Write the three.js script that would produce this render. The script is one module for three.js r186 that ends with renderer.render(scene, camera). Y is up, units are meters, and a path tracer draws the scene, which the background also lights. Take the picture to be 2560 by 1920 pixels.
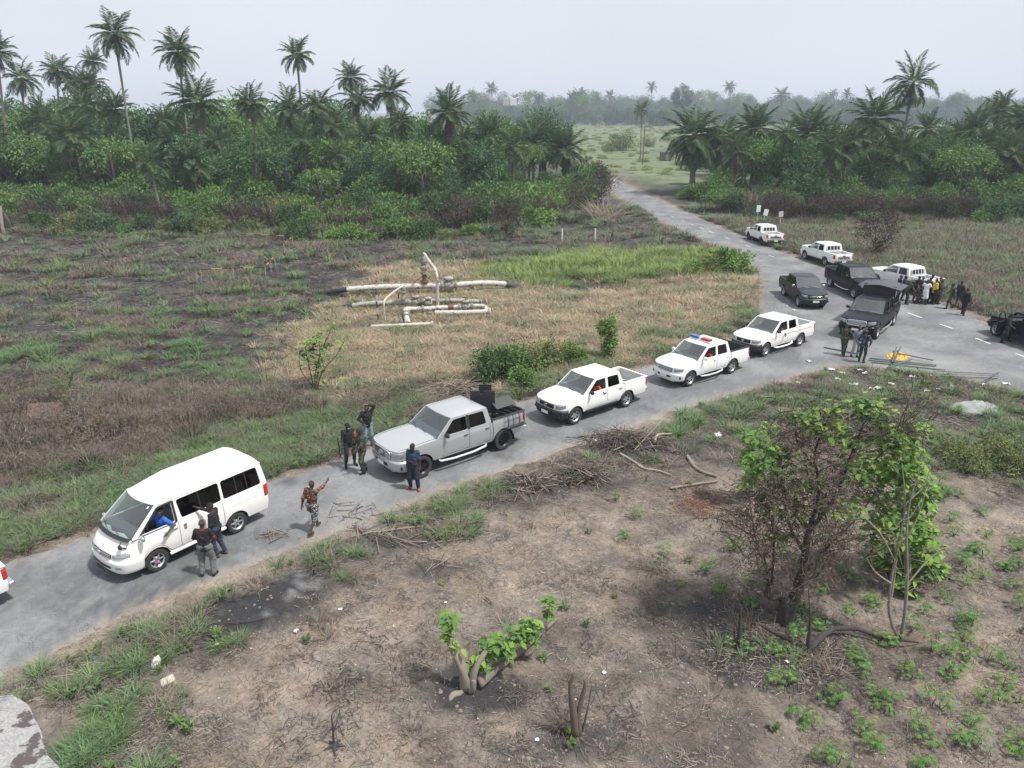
import * as THREE from 'three';
import { mergeGeometries, mergeVertices, toCreasedNormals } from 'three/addons/utils/BufferGeometryUtils.js';
import { RoundedBoxGeometry } from 'three/addons/geometries/RoundedBoxGeometry.js';
import { TextGeometry } from 'three/addons/geometries/TextGeometry.js';
import { FontLoader } from 'three/addons/loaders/FontLoader.js';
import { createNoise2D, createNoise3D } from 'simplex-noise';

// ---------------------------------------------------------------- camera, sky, sun, exposure, air
const scene = new THREE.Scene();
const EYE = 12.3, FOCAL = 1620, HORIZON = 238, PW = 2212, PH = 1659;
const TILT = Math.atan((PH / 2 - HORIZON) / FOCAL);
const camera = new THREE.PerspectiveCamera(2 * Math.atan(PH / 2 / FOCAL) * 180 / Math.PI, 4 / 3, 0.3, 6000);
camera.position.set(0, EYE, 0);
camera.rotation.set(-TILT, 0, 0);
const renderer = new THREE.WebGLRenderer({ antialias: true });
renderer.toneMapping = THREE.LinearToneMapping;
renderer.toneMappingExposure = 1.3;
renderer.shadowMap.enabled = true;
renderer.shadowMap.type = THREE.PCFSoftShadowMap;
renderer.setSize(1024, 768);

const rngOf = (s) => () => { s = (s + 0x6d2b79f5) | 0; let t = Math.imul(s ^ (s >>> 15), 1 | s); t = (t + Math.imul(t ^ (t >>> 7), 61 | t)) ^ t; return ((t ^ (t >>> 14)) >>> 0) / 4294967296; };
const noise2 = createNoise2D(rngOf(11)), noise3 = createNoise3D(rngOf(12));
const SUN_DIR = new THREE.Vector3(0.52, 1.12, 0.22).normalize();
{ // hazy white sky: computed float equirect, pale at the horizon, a little greyer-blue higher up, brighter round the sun
  const W = 256, H = 128, d = new Float32Array(W * H * 4);
  for (let j = 0; j < H; j++) for (let i = 0; i < W; i++) {
    const lat = ((j + 0.5) / H - 0.5) * Math.PI, lon = ((i + 0.5) / W - 0.5) * 2 * Math.PI;
    const v = new THREE.Vector3(Math.cos(lat) * Math.cos(lon), Math.sin(lat), Math.cos(lat) * Math.sin(lon));
    const up = Math.max(0, v.y), c = Math.max(0, v.dot(SUN_DIR));
    const k = 1 - Math.exp(-up * 3.2), glow = 0.4 * Math.pow(c, 10) + 0.16 * Math.pow(c, 3), veil = 0.022 * noise3(v.x * 2.2, v.y * 5, v.z * 2.2) + 0.012 * noise3(v.x * 6, v.y * 14, v.z * 6);
    const r = 0.618 - 0.012 * k + glow + veil, g = 0.652 - 0.006 * k + glow * 0.98 + veil, b = 0.702 + 0.008 * k + glow * 0.92 + veil;
    d.set([r, g, b, 1], (j * W + i) * 4);
  }
  const t = new THREE.DataTexture(d, W, H, THREE.RGBAFormat, THREE.FloatType);
  t.mapping = THREE.EquirectangularReflectionMapping; t.magFilter = t.minFilter = THREE.LinearFilter; t.needsUpdate = true;
  scene.background = t; scene.environment = t; scene.environmentIntensity = 1; scene.backgroundIntensity = 1;
}
const sun = new THREE.DirectionalLight(0xfffaf2, 4.1);
sun.position.copy(SUN_DIR).multiplyScalar(150).add(new THREE.Vector3(0, 0, -45));
sun.target.position.set(0, 0, -45); scene.add(sun, sun.target);
sun.castShadow = true; sun.shadow.mapSize.set(4096, 4096); sun.shadow.radius = 9;
Object.assign(sun.shadow.camera, { left: -90, right: 90, top: 90, bottom: -90, near: 1, far: 400 });
scene.fog = new THREE.FogExp2(0xdce6f8, 0.00042);

// ---------------------------------------------------------------- helpers
const fbm = (x, z, n = 4) => { let s = 0, a = 0.5, f = 1; for (let i = 0; i < n; i++) { s += a * noise2(x * f, z * f); a *= 0.5; f *= 2.03; } return s; };
const lerp = (a, b, t) => a + (b - a) * t, clamp = (x, a = 0, b = 1) => Math.min(b, Math.max(a, x));
const sstep = (a, b, x) => { const t = clamp((x - a) / (b - a)); return t * t * (3 - 2 * t); };
const V = (x, y, z) => new THREE.Vector3(x, y, z);
const used = {};
function numbered(name) { const n = used[name] = (used[name] ?? -1) + 1; return n ? name + '_' + String(n).padStart(3, '0') : name; }
function tag(o, label, category, group, kind) { if (label) o.userData.label = label; if (category) o.userData.category = category; if (group) o.userData.group = group; if (kind) o.userData.kind = kind; return o; }
function thing(name, label, category, pos = [0, 0, 0], turn = 0, group) { const o = new THREE.Group(); o.name = numbered(name); o.position.set(...(pos.isVector3 ? pos.toArray() : pos)); o.rotation.y = turn; scene.add(o); return tag(o, label, category, group); }
function part(name, geo, mat, parent, label) { const m = new THREE.Mesh(geo, mat); m.name = name; m.castShadow = m.receiveShadow = true; (parent ?? scene).add(m); if (label) m.userData.label = label; return m; }
function single(name, geo, mat, label, category, group, kind) { const m = part(numbered(name), geo, mat); return tag(m, label, category, group, kind); }
function copyOf(o, pos, turn, label, group, scale = 1) { const c = o.clone(); c.name = numbered(o.name.replace(/_\d{3}$/, '')); c.userData = { ...o.userData }; if (pos) c.position.copy(pos); c.rotation.set(0, turn ?? 0, 0); c.scale.setScalar(scale); if (label) c.userData.label = label; if (group) c.userData.group = group; scene.add(c); return c; }
const std = (c, roughness = 0.8, o = {}) => new THREE.MeshStandardMaterial({ color: Array.isArray(c) ? new THREE.Color().setRGB(...c) : new THREE.Color(c), roughness, ...o });
const phys = (c, roughness, o = {}) => new THREE.MeshPhysicalMaterial({ color: Array.isArray(c) ? new THREE.Color().setRGB(...c) : new THREE.Color(c), roughness, ...o });
const plain = (g) => { const o = g.index ? g.toNonIndexed() : g; for (const k of Object.keys(o.attributes)) if (!['position', 'normal', 'color'].includes(k)) o.deleteAttribute(k); return o; };
const join = (list) => { const l = list.filter(Boolean).map(plain); const col = l.some((g) => g.attributes.color); for (const g of l) { if (!g.attributes.normal) g.computeVertexNormals(); if (col && !g.attributes.color) g.setAttribute('color', new THREE.Float32BufferAttribute(new Float32Array(g.attributes.position.count * 3).fill(1), 3)); } return mergeGeometries(l); };
const at = (g, x = 0, y = 0, z = 0, rx = 0, ry = 0, rz = 0, s = 1) => g.applyMatrix4(new THREE.Matrix4().compose(V(x, y, z), new THREE.Quaternion().setFromEuler(new THREE.Euler(rx, ry, rz)), Array.isArray(s) ? V(...s) : V(s, s, s)));
const rbox = (w, h, d, r = 0.02, x = 0, y = 0, z = 0, rx = 0, ry = 0, rz = 0) => at(new RoundedBoxGeometry(w, h, d, 2, Math.min(r, w / 2.01, h / 2.01, d / 2.01)), x, y, z, rx, ry, rz);
const box = (w, h, d, x = 0, y = 0, z = 0, rx = 0, ry = 0, rz = 0) => at(new THREE.BoxGeometry(w, h, d), x, y, z, rx, ry, rz);
function rod(a, b, r0, r1 = r0, seg = 8) { // tapered bar between two points
  a = Array.isArray(a) ? V(...a) : a; b = Array.isArray(b) ? V(...b) : b; const d = b.clone().sub(a), L = d.length();
  const g = new THREE.CylinderGeometry(r1, r0, L, seg, 1); g.translate(0, L / 2, 0); g.applyQuaternion(new THREE.Quaternion().setFromUnitVectors(V(0, 1, 0), d.normalize())); g.translate(a.x, a.y, a.z); return g;
}
function limb(pts, radii, seg = 7, wob = 0) { if (radii.length === 1) radii = [radii[0], radii[0]]; // tapering tube along a polyline, radius per point
  const P = pts.map((p) => (Array.isArray(p) ? V(...p) : p)), c = new THREE.CatmullRomCurve3(P), n = Math.max(2, (P.length - 1) * 3), pos = [], idx = [];
  const fr = c.computeFrenetFrames(n, false);
  for (let i = 0; i <= n; i++) {
    const t = i / n, p = c.getPoint(t), k = t * (radii.length - 1), a = Math.floor(Math.min(k, radii.length - 1.001)), r = lerp(radii[a], radii[Math.min(a + 1, radii.length - 1)], k - a);
    for (let j = 0; j <= seg; j++) { const an = j / seg * 2 * Math.PI, rr = r * (1 + (wob ? wob * noise3(p.x * 4 + Math.cos(an), p.y * 4 + Math.sin(an), p.z * 4) : 0)); const q = p.clone().addScaledVector(fr.normals[i], Math.cos(an) * rr).addScaledVector(fr.binormals[i], Math.sin(an) * rr); pos.push(q.x, q.y, q.z); }
  }
  for (let i = 0; i < n; i++) for (let j = 0; j < seg; j++) { const a = i * (seg + 1) + j, b = a + seg + 1; idx.push(a, a + 1, b, b, a + 1, b + 1); }
  for (const [row, flip] of [[0, 0], [n, 1]]) { const b = row * (seg + 1); for (let j = 1; j < seg - 1; j++) flip ? idx.push(b, b + j, b + j + 1) : idx.push(b, b + j + 1, b + j); }
  const g = new THREE.BufferGeometry(); g.setAttribute('position', new THREE.Float32BufferAttribute(pos, 3)); g.setIndex(idx); g.computeVertexNormals(); return g;
}
// grid surface from a function (a, b) -> [x, y, z]
function grid(na, nb, f, skip) {
  const pos = [], idx = [], uv = [];
  for (let i = 0; i <= na; i++) for (let j = 0; j <= nb; j++) { pos.push(...f(i / na, j / nb, i, j)); uv.push(i / na, j / nb); }
  for (let i = 0; i < na; i++) for (let j = 0; j < nb; j++) { if (skip && skip(i, j)) continue; const a = i * (nb + 1) + j, b = a + nb + 1; idx.push(a, b, a + 1, a + 1, b, b + 1); }
  const g = new THREE.BufferGeometry(); g.setAttribute('position', new THREE.Float32BufferAttribute(pos, 3)); g.setAttribute('uv', new THREE.Float32BufferAttribute(uv, 2)); g.setIndex(idx); g.computeVertexNormals(); return g;
}
const mirrorZ = (g) => { const o = g.clone(); o.scale(1, 1, -1); const ix = o.index; if (ix) for (let i = 0; i < ix.count; i += 3) { const t = ix.getX(i); ix.setX(i, ix.getX(i + 2)); ix.setX(i + 2, t); } else { for (const k of Object.keys(o.attributes)) { const a = o.attributes[k], s = a.itemSize; for (let i = 0; i < a.count; i += 3) for (let c = 0; c < s; c++) { const t = a.array[i * s + c]; a.array[i * s + c] = a.array[(i + 2) * s + c]; a.array[(i + 2) * s + c] = t; } } } o.computeVertexNormals(); return o; };
const crease = (g, deg = 35) => toCreasedNormals(plain(g), deg * Math.PI / 180);

// a spot on level ground seen in the direction of a place on the survey picture, and a spot at a given distance
function ray(px, py) { const x = (px - PW / 2) / FOCAL, y = -(py - PH / 2) / FOCAL, c = Math.cos(TILT), s = Math.sin(TILT); return V(x, y * c - s, -(y * s + c)); }
function flat(px, py, y = 0) { const d = ray(px, py), t = (y - EYE) / d.y; return V(d.x * t, y, d.z * t); }
function far(px, py, D) { const d = ray(px, py), t = D / -d.z; return V(d.x * t, EYE + d.y * t, -D); }

// ---------------------------------------------------------------- ground plan
const roadSide = { up: [[-320, 1318], [0, 1217], [195, 1152], [400, 1088], [568, 1040], [716, 997], [830, 955], [960, 914], [1120, 868], [1240, 835], [1361, 799], [1480, 765], [1590, 728], [1650, 695], [1730, 655]], low: [[-230, 1560], [120, 1412], [300, 1318], [484, 1249], [640, 1185], [760, 1135], [965, 1056], [1077, 1020], [1189, 985], [1290, 948], [1440, 895], [1554, 862], [1690, 822], [1800, 793], [1900, 780]] };
const roadCross = { up: [[1240, 352], [1335, 391], [1417, 429], [1486, 459], [1598, 507], [1696, 546], [1790, 580], [1900, 610], [2031, 651], [2126, 693], [2250, 748], [2500, 870], [2800, 1010]], low: [[1205, 362], [1300, 402], [1380, 448], [1431, 478], [1527, 525], [1595, 557], [1665, 605], [1760, 655], [1900, 722], [2060, 770], [2230, 815], [2520, 905], [2800, 1090]] };
const roadApron = { up: [[1640, 570], [1740, 615], [1880, 680], [2050, 735], [2212, 785], [2500, 870], [2800, 1050]], low: [[1640, 694], [1715, 800], [1840, 790], [1990, 801], [2150, 830], [2330, 882], [2800, 1100]] };
const toWorld = (l) => l.map(([x, y]) => flat(x, y));
for (const r of [roadSide, roadCross, roadApron]) { r.U = toWorld(r.up); r.L = toWorld(r.low); r.poly = [...r.U, ...r.L.slice().reverse()]; r.box = new THREE.Box3().setFromPoints(r.poly).expandByScalar(9); }
function polyDist(poly, x, z) { // negative inside
  let d = 1e9, inside = false;
  for (let i = 0, j = poly.length - 1; i < poly.length; j = i++) {
    const a = poly[i], b = poly[j], ex = b.x - a.x, ez = b.z - a.z, t = clamp(((x - a.x) * ex + (z - a.z) * ez) / (ex * ex + ez * ez));
    d = Math.min(d, (x - a.x - ex * t) ** 2 + (z - a.z - ez * t) ** 2);
    if ((a.z > z) !== (b.z > z) && x < ex * (z - a.z) / ez + a.x) inside = !inside;
  }
  return inside ? -Math.sqrt(d) : Math.sqrt(d);
}
function roadDist(x, z) { let d = 9; for (const r of [roadSide, roadCross, roadApron]) if (x > r.box.min.x && x < r.box.max.x && z > r.box.min.z && z < r.box.max.z) d = Math.min(d, polyDist(r.poly, x, z)); return d; }
// what grows or lies where: outlines read on the ground
const clearings = [[1348, 958, 1.9], [1252, 1032, 1.1], [1140, 1048, 1.1], [985, 846, 2.0], [955, 1222, .6], [850, 1160, 1.2], [364, 1478, .5], [560, 1320, 1.3], [640, 1262, .9], [500, 1345, .8], [40, 1600, 1.4], [1008, 1470, 1], [102, 905, .8]].map(([x, y, r]) => [flat(x, y), r]);
const zone = {};
for (const [k, v] of Object.entries({
  tan: [[[610, 720], [740, 690], [830, 580], [1010, 575], [1250, 640], [1480, 605], [1640, 590], [1690, 640], [1560, 700], [1390, 775], [1290, 790], [1130, 830], [980, 850], [760, 850], [640, 800]]],
  lush: [[[1060, 585], [1180, 564], [1420, 545], [1600, 560], [1580, 585], [1400, 600], [1150, 612], [1075, 606]]],
  bank: [[[1040, 800], [1150, 745], [1260, 755], [1560, 690], [1660, 640], [1640, 680], [1480, 755], [1330, 800], [1130, 855]], [[-300, 1200], [250, 1040], [560, 920], [720, 880], [860, 870], [830, 935], [700, 985], [560, 1025], [200, 1140], [-300, 1300]]],
  burn: [[[-300, 560], [150, 575], [560, 505], [830, 520], [1200, 500], [1420, 480], [1500, 540], [1200, 545], [1000, 560], [830, 575], [560, 610], [260, 690], [-300, 740]], [[430, 1290], [560, 1245], [690, 1200], [700, 1240], [620, 1330], [520, 1410], [440, 1370]], [[1190, 1000], [1480, 900], [1900, 850], [2240, 830], [2240, 960], [1700, 960], [1350, 1040]], [[1500, 1290], [1700, 1300], [1830, 1380], [1800, 1480], [1640, 1500], [1480, 1420]]],
  straw: [[[-300, 900], [180, 830], [420, 860], [650, 860], [900, 830], [1130, 860], [830, 900], [600, 900], [330, 990], [-300, 1130]]],
  far: [[[-2500, 262], [1080, 262], [2400, 262], [4500, 262], [4500, 420], [2212, 440], [1420, 400], [1330, 372], [1270, 340], [600, 330], [-2500, 420]]],
  scrub: [[[1500, 470], [1720, 480], [2240, 470], [2700, 480], [2700, 860], [2240, 720], [2080, 655], [1850, 590], [1700, 530]]],
  ridge: [[[1450, 1130], [1800, 1000], [2100, 1000], [2350, 1000], [2500, 1800], [1450, 1800], [1500, 1500]]],
  sand: [[[250, 1659], [330, 1520], [600, 1430], [900, 1240], [1050, 1120], [1400, 1180], [1240, 1280], [900, 1420], [800, 1700]]],
  verge: [[[0, 1480], [480, 1265], [760, 1150], [1000, 1055], [1150, 1010], [1130, 1060], [900, 1170], [640, 1280], [430, 1420], [280, 1660], [-100, 1700]], [[1480, 905], [1850, 800], [2212, 860], [2212, 900], [1900, 880], [1600, 950], [1500, 960]], [[1990, 900], [2100, 880], [2400, 920], [2400, 1080], [2150, 1050], [2000, 1010]]],
  thicket: [[[-900, 470], [120, 470], [330, 480], [560, 492], [830, 505], [1000, 492], [1190, 470], [1330, 402], [1250, 360], [1150, 330], [600, 290], [-900, 290]], [[1345, 392], [1440, 418], [1570, 458], [1720, 480], [2000, 470], [2212, 478], [2900, 490], [2900, 330], [2212, 330], [1700, 310], [1500, 330]]],
})) zone[k] = v.map((p) => { const q = toWorld(p); return { q, b: new THREE.Box3().setFromPoints(q).expandByScalar(6) }; });
function inZone(k, x, z, soft = 1.2) { let w = 0; for (const { q, b } of zone[k]) { if (x < b.min.x || x > b.max.x || z < b.min.z || z > b.max.z) continue; w = Math.max(w, sstep(soft, -soft, polyDist(q, x, z))); if (w === 1) break; } return w; }
function hgt(x, z, rd) { // low swells, hoed ridges in the cassava plot, level at the road
  rd = rd ?? roadDist(x, z); const k = sstep(0.2, 3.5, rd), dist = Math.hypot(x, z);
  let h = -0.03 + k * (0.10 * fbm(x * 0.11, z * 0.11, 3) + 0.035 * noise2(x * 0.7, z * 0.7) * sstep(90, 40, dist));
  if (dist < 45) h += k * inZone('ridge', x, z, 1.5) * 0.11 * Math.sin(x * 1.9 + z * 1.2 + 1.5 * noise2(x * 0.25, z * 0.25)) ;
  if (dist > 60) h += k * 0.35 * fbm(x * 0.02, z * 0.02, 2) * sstep(60, 140, dist);
  return h;
}
function G(px, py, up = 0) { const p = flat(px, py); p.y = hgt(p.x, p.z); const q = flat(px, py, p.y); q.y = hgt(q.x, q.z) + up; return q; }
// ---------------------------------------------------------------- textures (tileable noise, computed)
function tileNoise(N, cells, seed) { // periodic value noise, N x N, -1..1
  const r = rngOf(seed), g = new Float32Array(cells * cells).map(() => r() * 2 - 1), out = new Float32Array(N * N);
  for (let y = 0; y < N; y++) { const fy = y / N * cells, y0 = Math.floor(fy), ty = fy - y0, sy = ty * ty * (3 - 2 * ty), r0 = (y0 % cells) * cells, r1 = ((y0 + 1) % cells) * cells;
    for (let x = 0; x < N; x++) { const fx = x / N * cells, x0 = Math.floor(fx), tx = fx - x0, sx = tx * tx * (3 - 2 * tx), a = x0 % cells, b = (x0 + 1) % cells; out[y * N + x] = lerp(lerp(g[r0 + a], g[r0 + b], sx), lerp(g[r1 + a], g[r1 + b], sx), sy); } }
  return out;
}
function texture(N, fill, srgb = true) { const d = new Uint8Array(N * N * 4); fill(d); const t = new THREE.DataTexture(d, N, N, THREE.RGBAFormat); t.wrapS = t.wrapT = THREE.RepeatWrapping; t.magFilter = THREE.LinearFilter; t.minFilter = THREE.LinearMipmapLinearFilter; t.generateMipmaps = true; if (srgb) t.colorSpace = THREE.SRGBColorSpace; t.needsUpdate = true; return t; }
const soilN = 2048, soilTile = 17;
const soilHeight = (() => { const o = new Float32Array(soilN * soilN), L = [[9, .5], [23, .5], [61, .45], [150, .45], [370, .5], [900, .5]].map(([c, a], i) => [tileNoise(soilN, c, 40 + i), a]); for (let i = 0; i < o.length; i++) { let s = 0; for (const [n, a] of L) s += n[i] * a; o[i] = s; } return o; })();
const soilMap = texture(soilN, (d) => {
  const hue = tileNoise(soilN, 31, 60), r = rngOf(5);
  for (let i = 0; i < soilN * soilN; i++) { const v = 0.80 + 0.13 * soilHeight[i], h = hue[i] * 0.02, s = (r() - 0.5) * 0.09; d[i * 4] = 255 * clamp(v + s + h); d[i * 4 + 1] = 255 * clamp(v + s); d[i * 4 + 2] = 255 * clamp(v + s - h); d[i * 4 + 3] = 255; }
  const put = (x, y, c) => { const i = (((y % soilN) + soilN) % soilN) * soilN + ((x % soilN) + soilN) % soilN; for (let k = 0; k < 3; k++) d[i * 4 + k] = 255 * c[k]; };
  for (let n = 0; n < 16000; n++) { // straw bits, char flecks, crumbs, as dirt on the soil
    let x = r() * soilN, y = r() * soilN, a = r() * 6.28; const L = 4 + r() * r() * 42, k = r(), c = k < 0.5 ? [0.36, 0.34, 0.33] : k < 0.85 ? [0.86, 0.82, 0.76] : [0.5, 0.43, 0.36];
    for (let s = 0; s < L; s++) { put(Math.floor(x), Math.floor(y), c); x += Math.cos(a); y += Math.sin(a); a += (r() - 0.5) * 0.2; }
  }
});
const soilBump = texture(1024, (d) => { for (let y = 0; y < 1024; y++) for (let x = 0; x < 1024; x++) { const v = 255 * clamp(0.5 + 0.2 * soilHeight[y * 2 * soilN + x * 2]); d.set([v, v, v, 255], (y * 1024 + x) * 4); } }, false);
const tarMap = texture(1024, (d) => {
  const a = tileNoise(1024, 60, 71), b = tileNoise(1024, 300, 72), c = tileNoise(1024, 7, 73), r = rngOf(8);
  for (let i = 0; i < 1024 * 1024; i++) { const v = 0.84 + 0.03 * a[i] + 0.04 * b[i] + 0.03 * c[i] + (r() - 0.5) * 0.14; d[i * 4] = 255 * clamp(v); d[i * 4 + 1] = 255 * clamp(v); d[i * 4 + 2] = 255 * clamp(v); d[i * 4 + 3] = 255; }
  const crack = (x, y, L, dark) => { let q = r() * 6.28; for (let s = 0; s < L; s++) { const i = ((Math.floor(y) & 1023) * 1024 + (Math.floor(x) & 1023)) * 4; for (let k = 0; k < 3; k++) { d[i + k] *= dark; } x += Math.cos(q); y += Math.sin(q); q += (r() - 0.5) * 0.7; } };
  for (let n = 0; n < 90; n++) crack(r() * 1024, r() * 1024, 60 + r() * 420, 0.66);
});

// ---------------------------------------------------------------- ground sheet
const soil = { light: [.335, .275, .225], mid: [.224, .186, .154], dark: [.118, .104, .094], char: [.036, .035, .038], tan: [.235, .215, .155], green: [.075, .105, .05], lush: [.11, .17, .045], plain: [.21, .255, .13], sand: [.40, .335, .27], straw: [.15, .137, .118], ash: [.25, .25, .26] };
const mix = (a, b, t) => [lerp(a[0], b[0], t), lerp(a[1], b[1], t), lerp(a[2], b[2], t)];
const ashSpots = [[660, 1262, 0.38, 0.95], [628, 1290, 0.30, 0.8], [585, 1325, 0.22, 0.6], [648, 1240, 0.26, 1], [2112, 880, 1.3, 0.9], [1660, 1460, 0.5, 0.5], [780, 1120, 1.0, 0.35]].map(([x, y, r, k]) => [flat(x, y), r, k]);
const charSpots = [[560, 1310, 1.35, 1.0, 1], [640, 1262, .9, .7, 1], [500, 1350, .9, .7, .9], [1010, 1490, 1.2, .8, .85], [1250, 1590, .9, .6, .7], [1690, 1370, 1.6, 1.2, .75], [1600, 1420, 1.2, .9, .7], [1745, 1440, 1.1, .8, .7], [1560, 1330, 1.0, .8, .5], [960, 1232, .9, .5, .6], [860, 1165, 1.6, .6, .6], [2120, 895, 2.4, 1.6, .85], [2000, 870, 2.2, 1.4, .6], [1250, 1045, 1.5, .8, .6], [1350, 975, 2.2, 1.0, .6], [1130, 1065, 1.3, .9, .6], [1420, 1290, 1.2, .9, .4], [760, 1480, .9, .5, .35], [1160, 1500, 1.3, .8, .35], [1500, 1600, 1.6, 1, .4], [300, 660, 9, 2.2, .9], [120, 600, 8, 2.4, .9], [430, 575, 7, 3, .85], [700, 560, 7, 3, .9], [250, 560, 9, 3, .8], [560, 610, 6, 2, .8], [900, 540, 8, 2.5, .6], [1250, 520, 8, 2.5, .6], [120, 760, 4, 1.4, .7], [330, 720, 4, 1.3, .6], [60, 1000, 3, 1.2, .5], [500, 960, 3, .8, .6]].map(([x, y, a, b, k]) => [flat(x, y), a, b, k]);
function groundColor(x, z, rd) {
  const n1 = fbm(x * 0.16, z * 0.16, 4), n2 = fbm(x * 0.5 + 40, z * 0.5, 3), n3 = fbm(x * 1.7, z * 1.7 + 9, 3), jx = x + 1.6 * n1 + 0.9 * n2, jz = z + 1.6 * n2 - 0.8 * n1;
  const w = (k, s) => inZone(k, jx, jz, s ?? 1.6);
  const dist = Math.hypot(x, z); let c = mix(soil.mid, soil.light, clamp(0.32 + 1.1 * n1 + 0.5 * n3));
  c = mix(c, soil.dark, clamp(0.05 + 1.6 * (n2 + 0.14) + 0.8 * n3) * 0.72);
  if (dist < 60) c = mix(c, soil.light, w('sand', 1) * clamp(0.55 + 0.9 * n2));
  const left = z < -24 && rd > 0;
  const burn = w('burn'); if (burn) c = mix(c, mix(soil.char, soil.dark, clamp(0.45 + 1.6 * n2 + n3)), burn * clamp(0.72 + 1.1 * n1));
  if (dist > 34 && left && x < 25 && z > -130) { const k = sstep(34, 40, dist); c = mix(c, mix(soil.straw, soil.char, clamp(0.55 + 1.7 * n2 + 1.5 * n1)), k * 0.9); c = mix(c, soil.green, k * clamp(0.2 + 1.2 * fbm(x * 0.3 + 7, z * 0.3, 3) ) * 0.7); if (dist > 40) c = mix(c, mix(soil.char, [.075, .07, .07], clamp(.5 + n3)), sstep(-.05, .3, noise2(x * .085 + 9, z * .13) + .35 * n1 + .25 * n3) * .85); }
  c = mix(c, mix(soil.straw, soil.dark, clamp(0.4 + n2)), w('straw') * 0.8);
  c = mix(c, mix(mix(soil.tan, soil.straw, clamp(0.32 + n2)), soil.green, clamp(0.25 + 1.4 * n1) * 0.6), w('tan', 4));
  c = mix(c, mix(soil.green, soil.dark, clamp(0.3 + n3)), Math.max(w('bank') * 0.7, w('verge') * 0.45 * clamp(0.5 + 1.4 * n2)));
  c = mix(c, mix(soil.lush, soil.green, clamp(0.4 + n3)), w('lush', 3) * clamp(.75 + n2));
  c = mix(c, mix(mix(soil.green, soil.char, clamp(0.3 + 1.3 * n1)), soil.straw, clamp(0.3 + 1.3 * n2)), w('scrub') * 0.9);
  if (z < -60) { c = mix(c, mix(soil.char, soil.green, 0.45 + 0.4 * n3), w('thicket', 3)); c = mix(c, mix(soil.plain, soil.green, clamp(0.22 + 0.9 * n1)), Math.max(w('far', 6), sstep(150, 260, dist))); }
  if (rd < 2.6 && dist < 150) { const k = sstep(1.7 + 1.6 * n1, 0.1, rd) * clamp(0.8 + 0.9 * n2); c = mix(c, soil.sand, k * (z < -50 || x > 8 ? 0.75 : 0.55)); }
  for (const [p, rx, rz, k] of charSpots) { const q = Math.hypot((x - p.x) / rx, (z - p.z) / rz); if (q < 1.8) c = mix(c, soil.char, sstep(1.35, 0.6, q + 0.5 * n3 + 0.45 * n2) * Math.min(1, k * 1.15)); }
  for (const [p, r, k] of ashSpots) { const q = Math.hypot(x - p.x, z - p.z) / r; if (q < 1.6) c = mix(c, soil.ash, sstep(1.1, 0.5, q + 0.7 * n3 + 0.9 * noise2(x * 5 + z * 2.5, z * 6) * .5 + 0.3 * n2) * k * .8); }
  return c;
}
{
  const xs = [], zs = []; for (let x = 0; x < 2400; x += x < 34 ? 0.2 : 0.2 + (x - 34) * 0.045) { xs.push(x); if (x) xs.push(-x); } xs.sort((a, b) => a - b);
  for (let z = -6; z > -3200; z -= Math.max(0.13, -z * 0.0105)) zs.push(z); zs.unshift(60, 20, 5);
  const nx = xs.length, nz = zs.length, pos = new Float32Array(nx * nz * 3), col = new Float32Array(nx * nz * 3), uv = new Float32Array(nx * nz * 2), idx = [];
  for (let j = 0; j < nz; j++) for (let i = 0; i < nx; i++) {
    const x = xs[i], z = zs[j], k = j * nx + i, seen = Math.abs(x) < -z * 0.9 + 8, rd = seen ? roadDist(x, z) : 9;
    pos.set([x, seen ? hgt(x, z, rd) : -0.03, z], k * 3); col.set(seen ? groundColor(x, z, rd) : soil.mid, k * 3); uv.set([x / soilTile, z / soilTile], k * 2);
  }
  for (let j = 0; j < nz - 1; j++) for (let i = 0; i < nx - 1; i++) { const a = j * nx + i, b = a + nx; idx.push(a, a + 1, b, b, a + 1, b + 1); }
  const g = new THREE.BufferGeometry(); g.setAttribute('position', new THREE.BufferAttribute(pos, 3)); g.setAttribute('color', new THREE.BufferAttribute(col, 3)); g.setAttribute('uv', new THREE.BufferAttribute(uv, 2)); g.setIndex(idx); g.computeVertexNormals();
  const m = std(0xffffff, 0.95, { map: soilMap, vertexColors: true, bumpMap: soilBump, bumpScale: 0.05 }); m.name = 'soil';
  single('ground', g, m, 'bare brown farm soil, burnt patches and dry grass ground', 'ground', null, 'structure');
}
// ---------------------------------------------------------------- roads
const tar = std(0xffffff, 0.9, { map: tarMap, vertexColors: true, bumpMap: tarMap, bumpScale: 0.006 }); tar.name = 'asphalt';
const stains = [[625, 1045, 0.42, .55], [410, 1290, 1.5, .3], [560, 1290, 1.4, .25], [330, 1260, 1.2, .22], [880, 985, 1.2, .2], [1290, 905, 1.4, .2], [1480, 850, 1.2, .2], [1400, 880, .35, .4], [1095, 985, .5, .45], [700, 1090, .7, .3], [480, 1180, 1.6, .3], [150, 1330, .8, .3], [1700, 760, 1.2, .3], [1800, 730, 1.5, .25], [2000, 720, 1.6, .2], [1560, 820, .4, .4], [250, 1300, 1.6, .18], [90, 1290, 2, .15]].map(([x, y, r, k]) => [flat(x, y), r, k]);
const dusty = [[770, 1110, 1.6, .5], [700, 1130, 1.2, .35], [2020, 790, 2.4, .5], [1930, 760, 2, .35], [2110, 800, 2, .4], [1800, 745, 1.6, .3], [1180, 905, 1.1, .3]].map(([x, y, r, k]) => [flat(x, y), r, k]);
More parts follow.
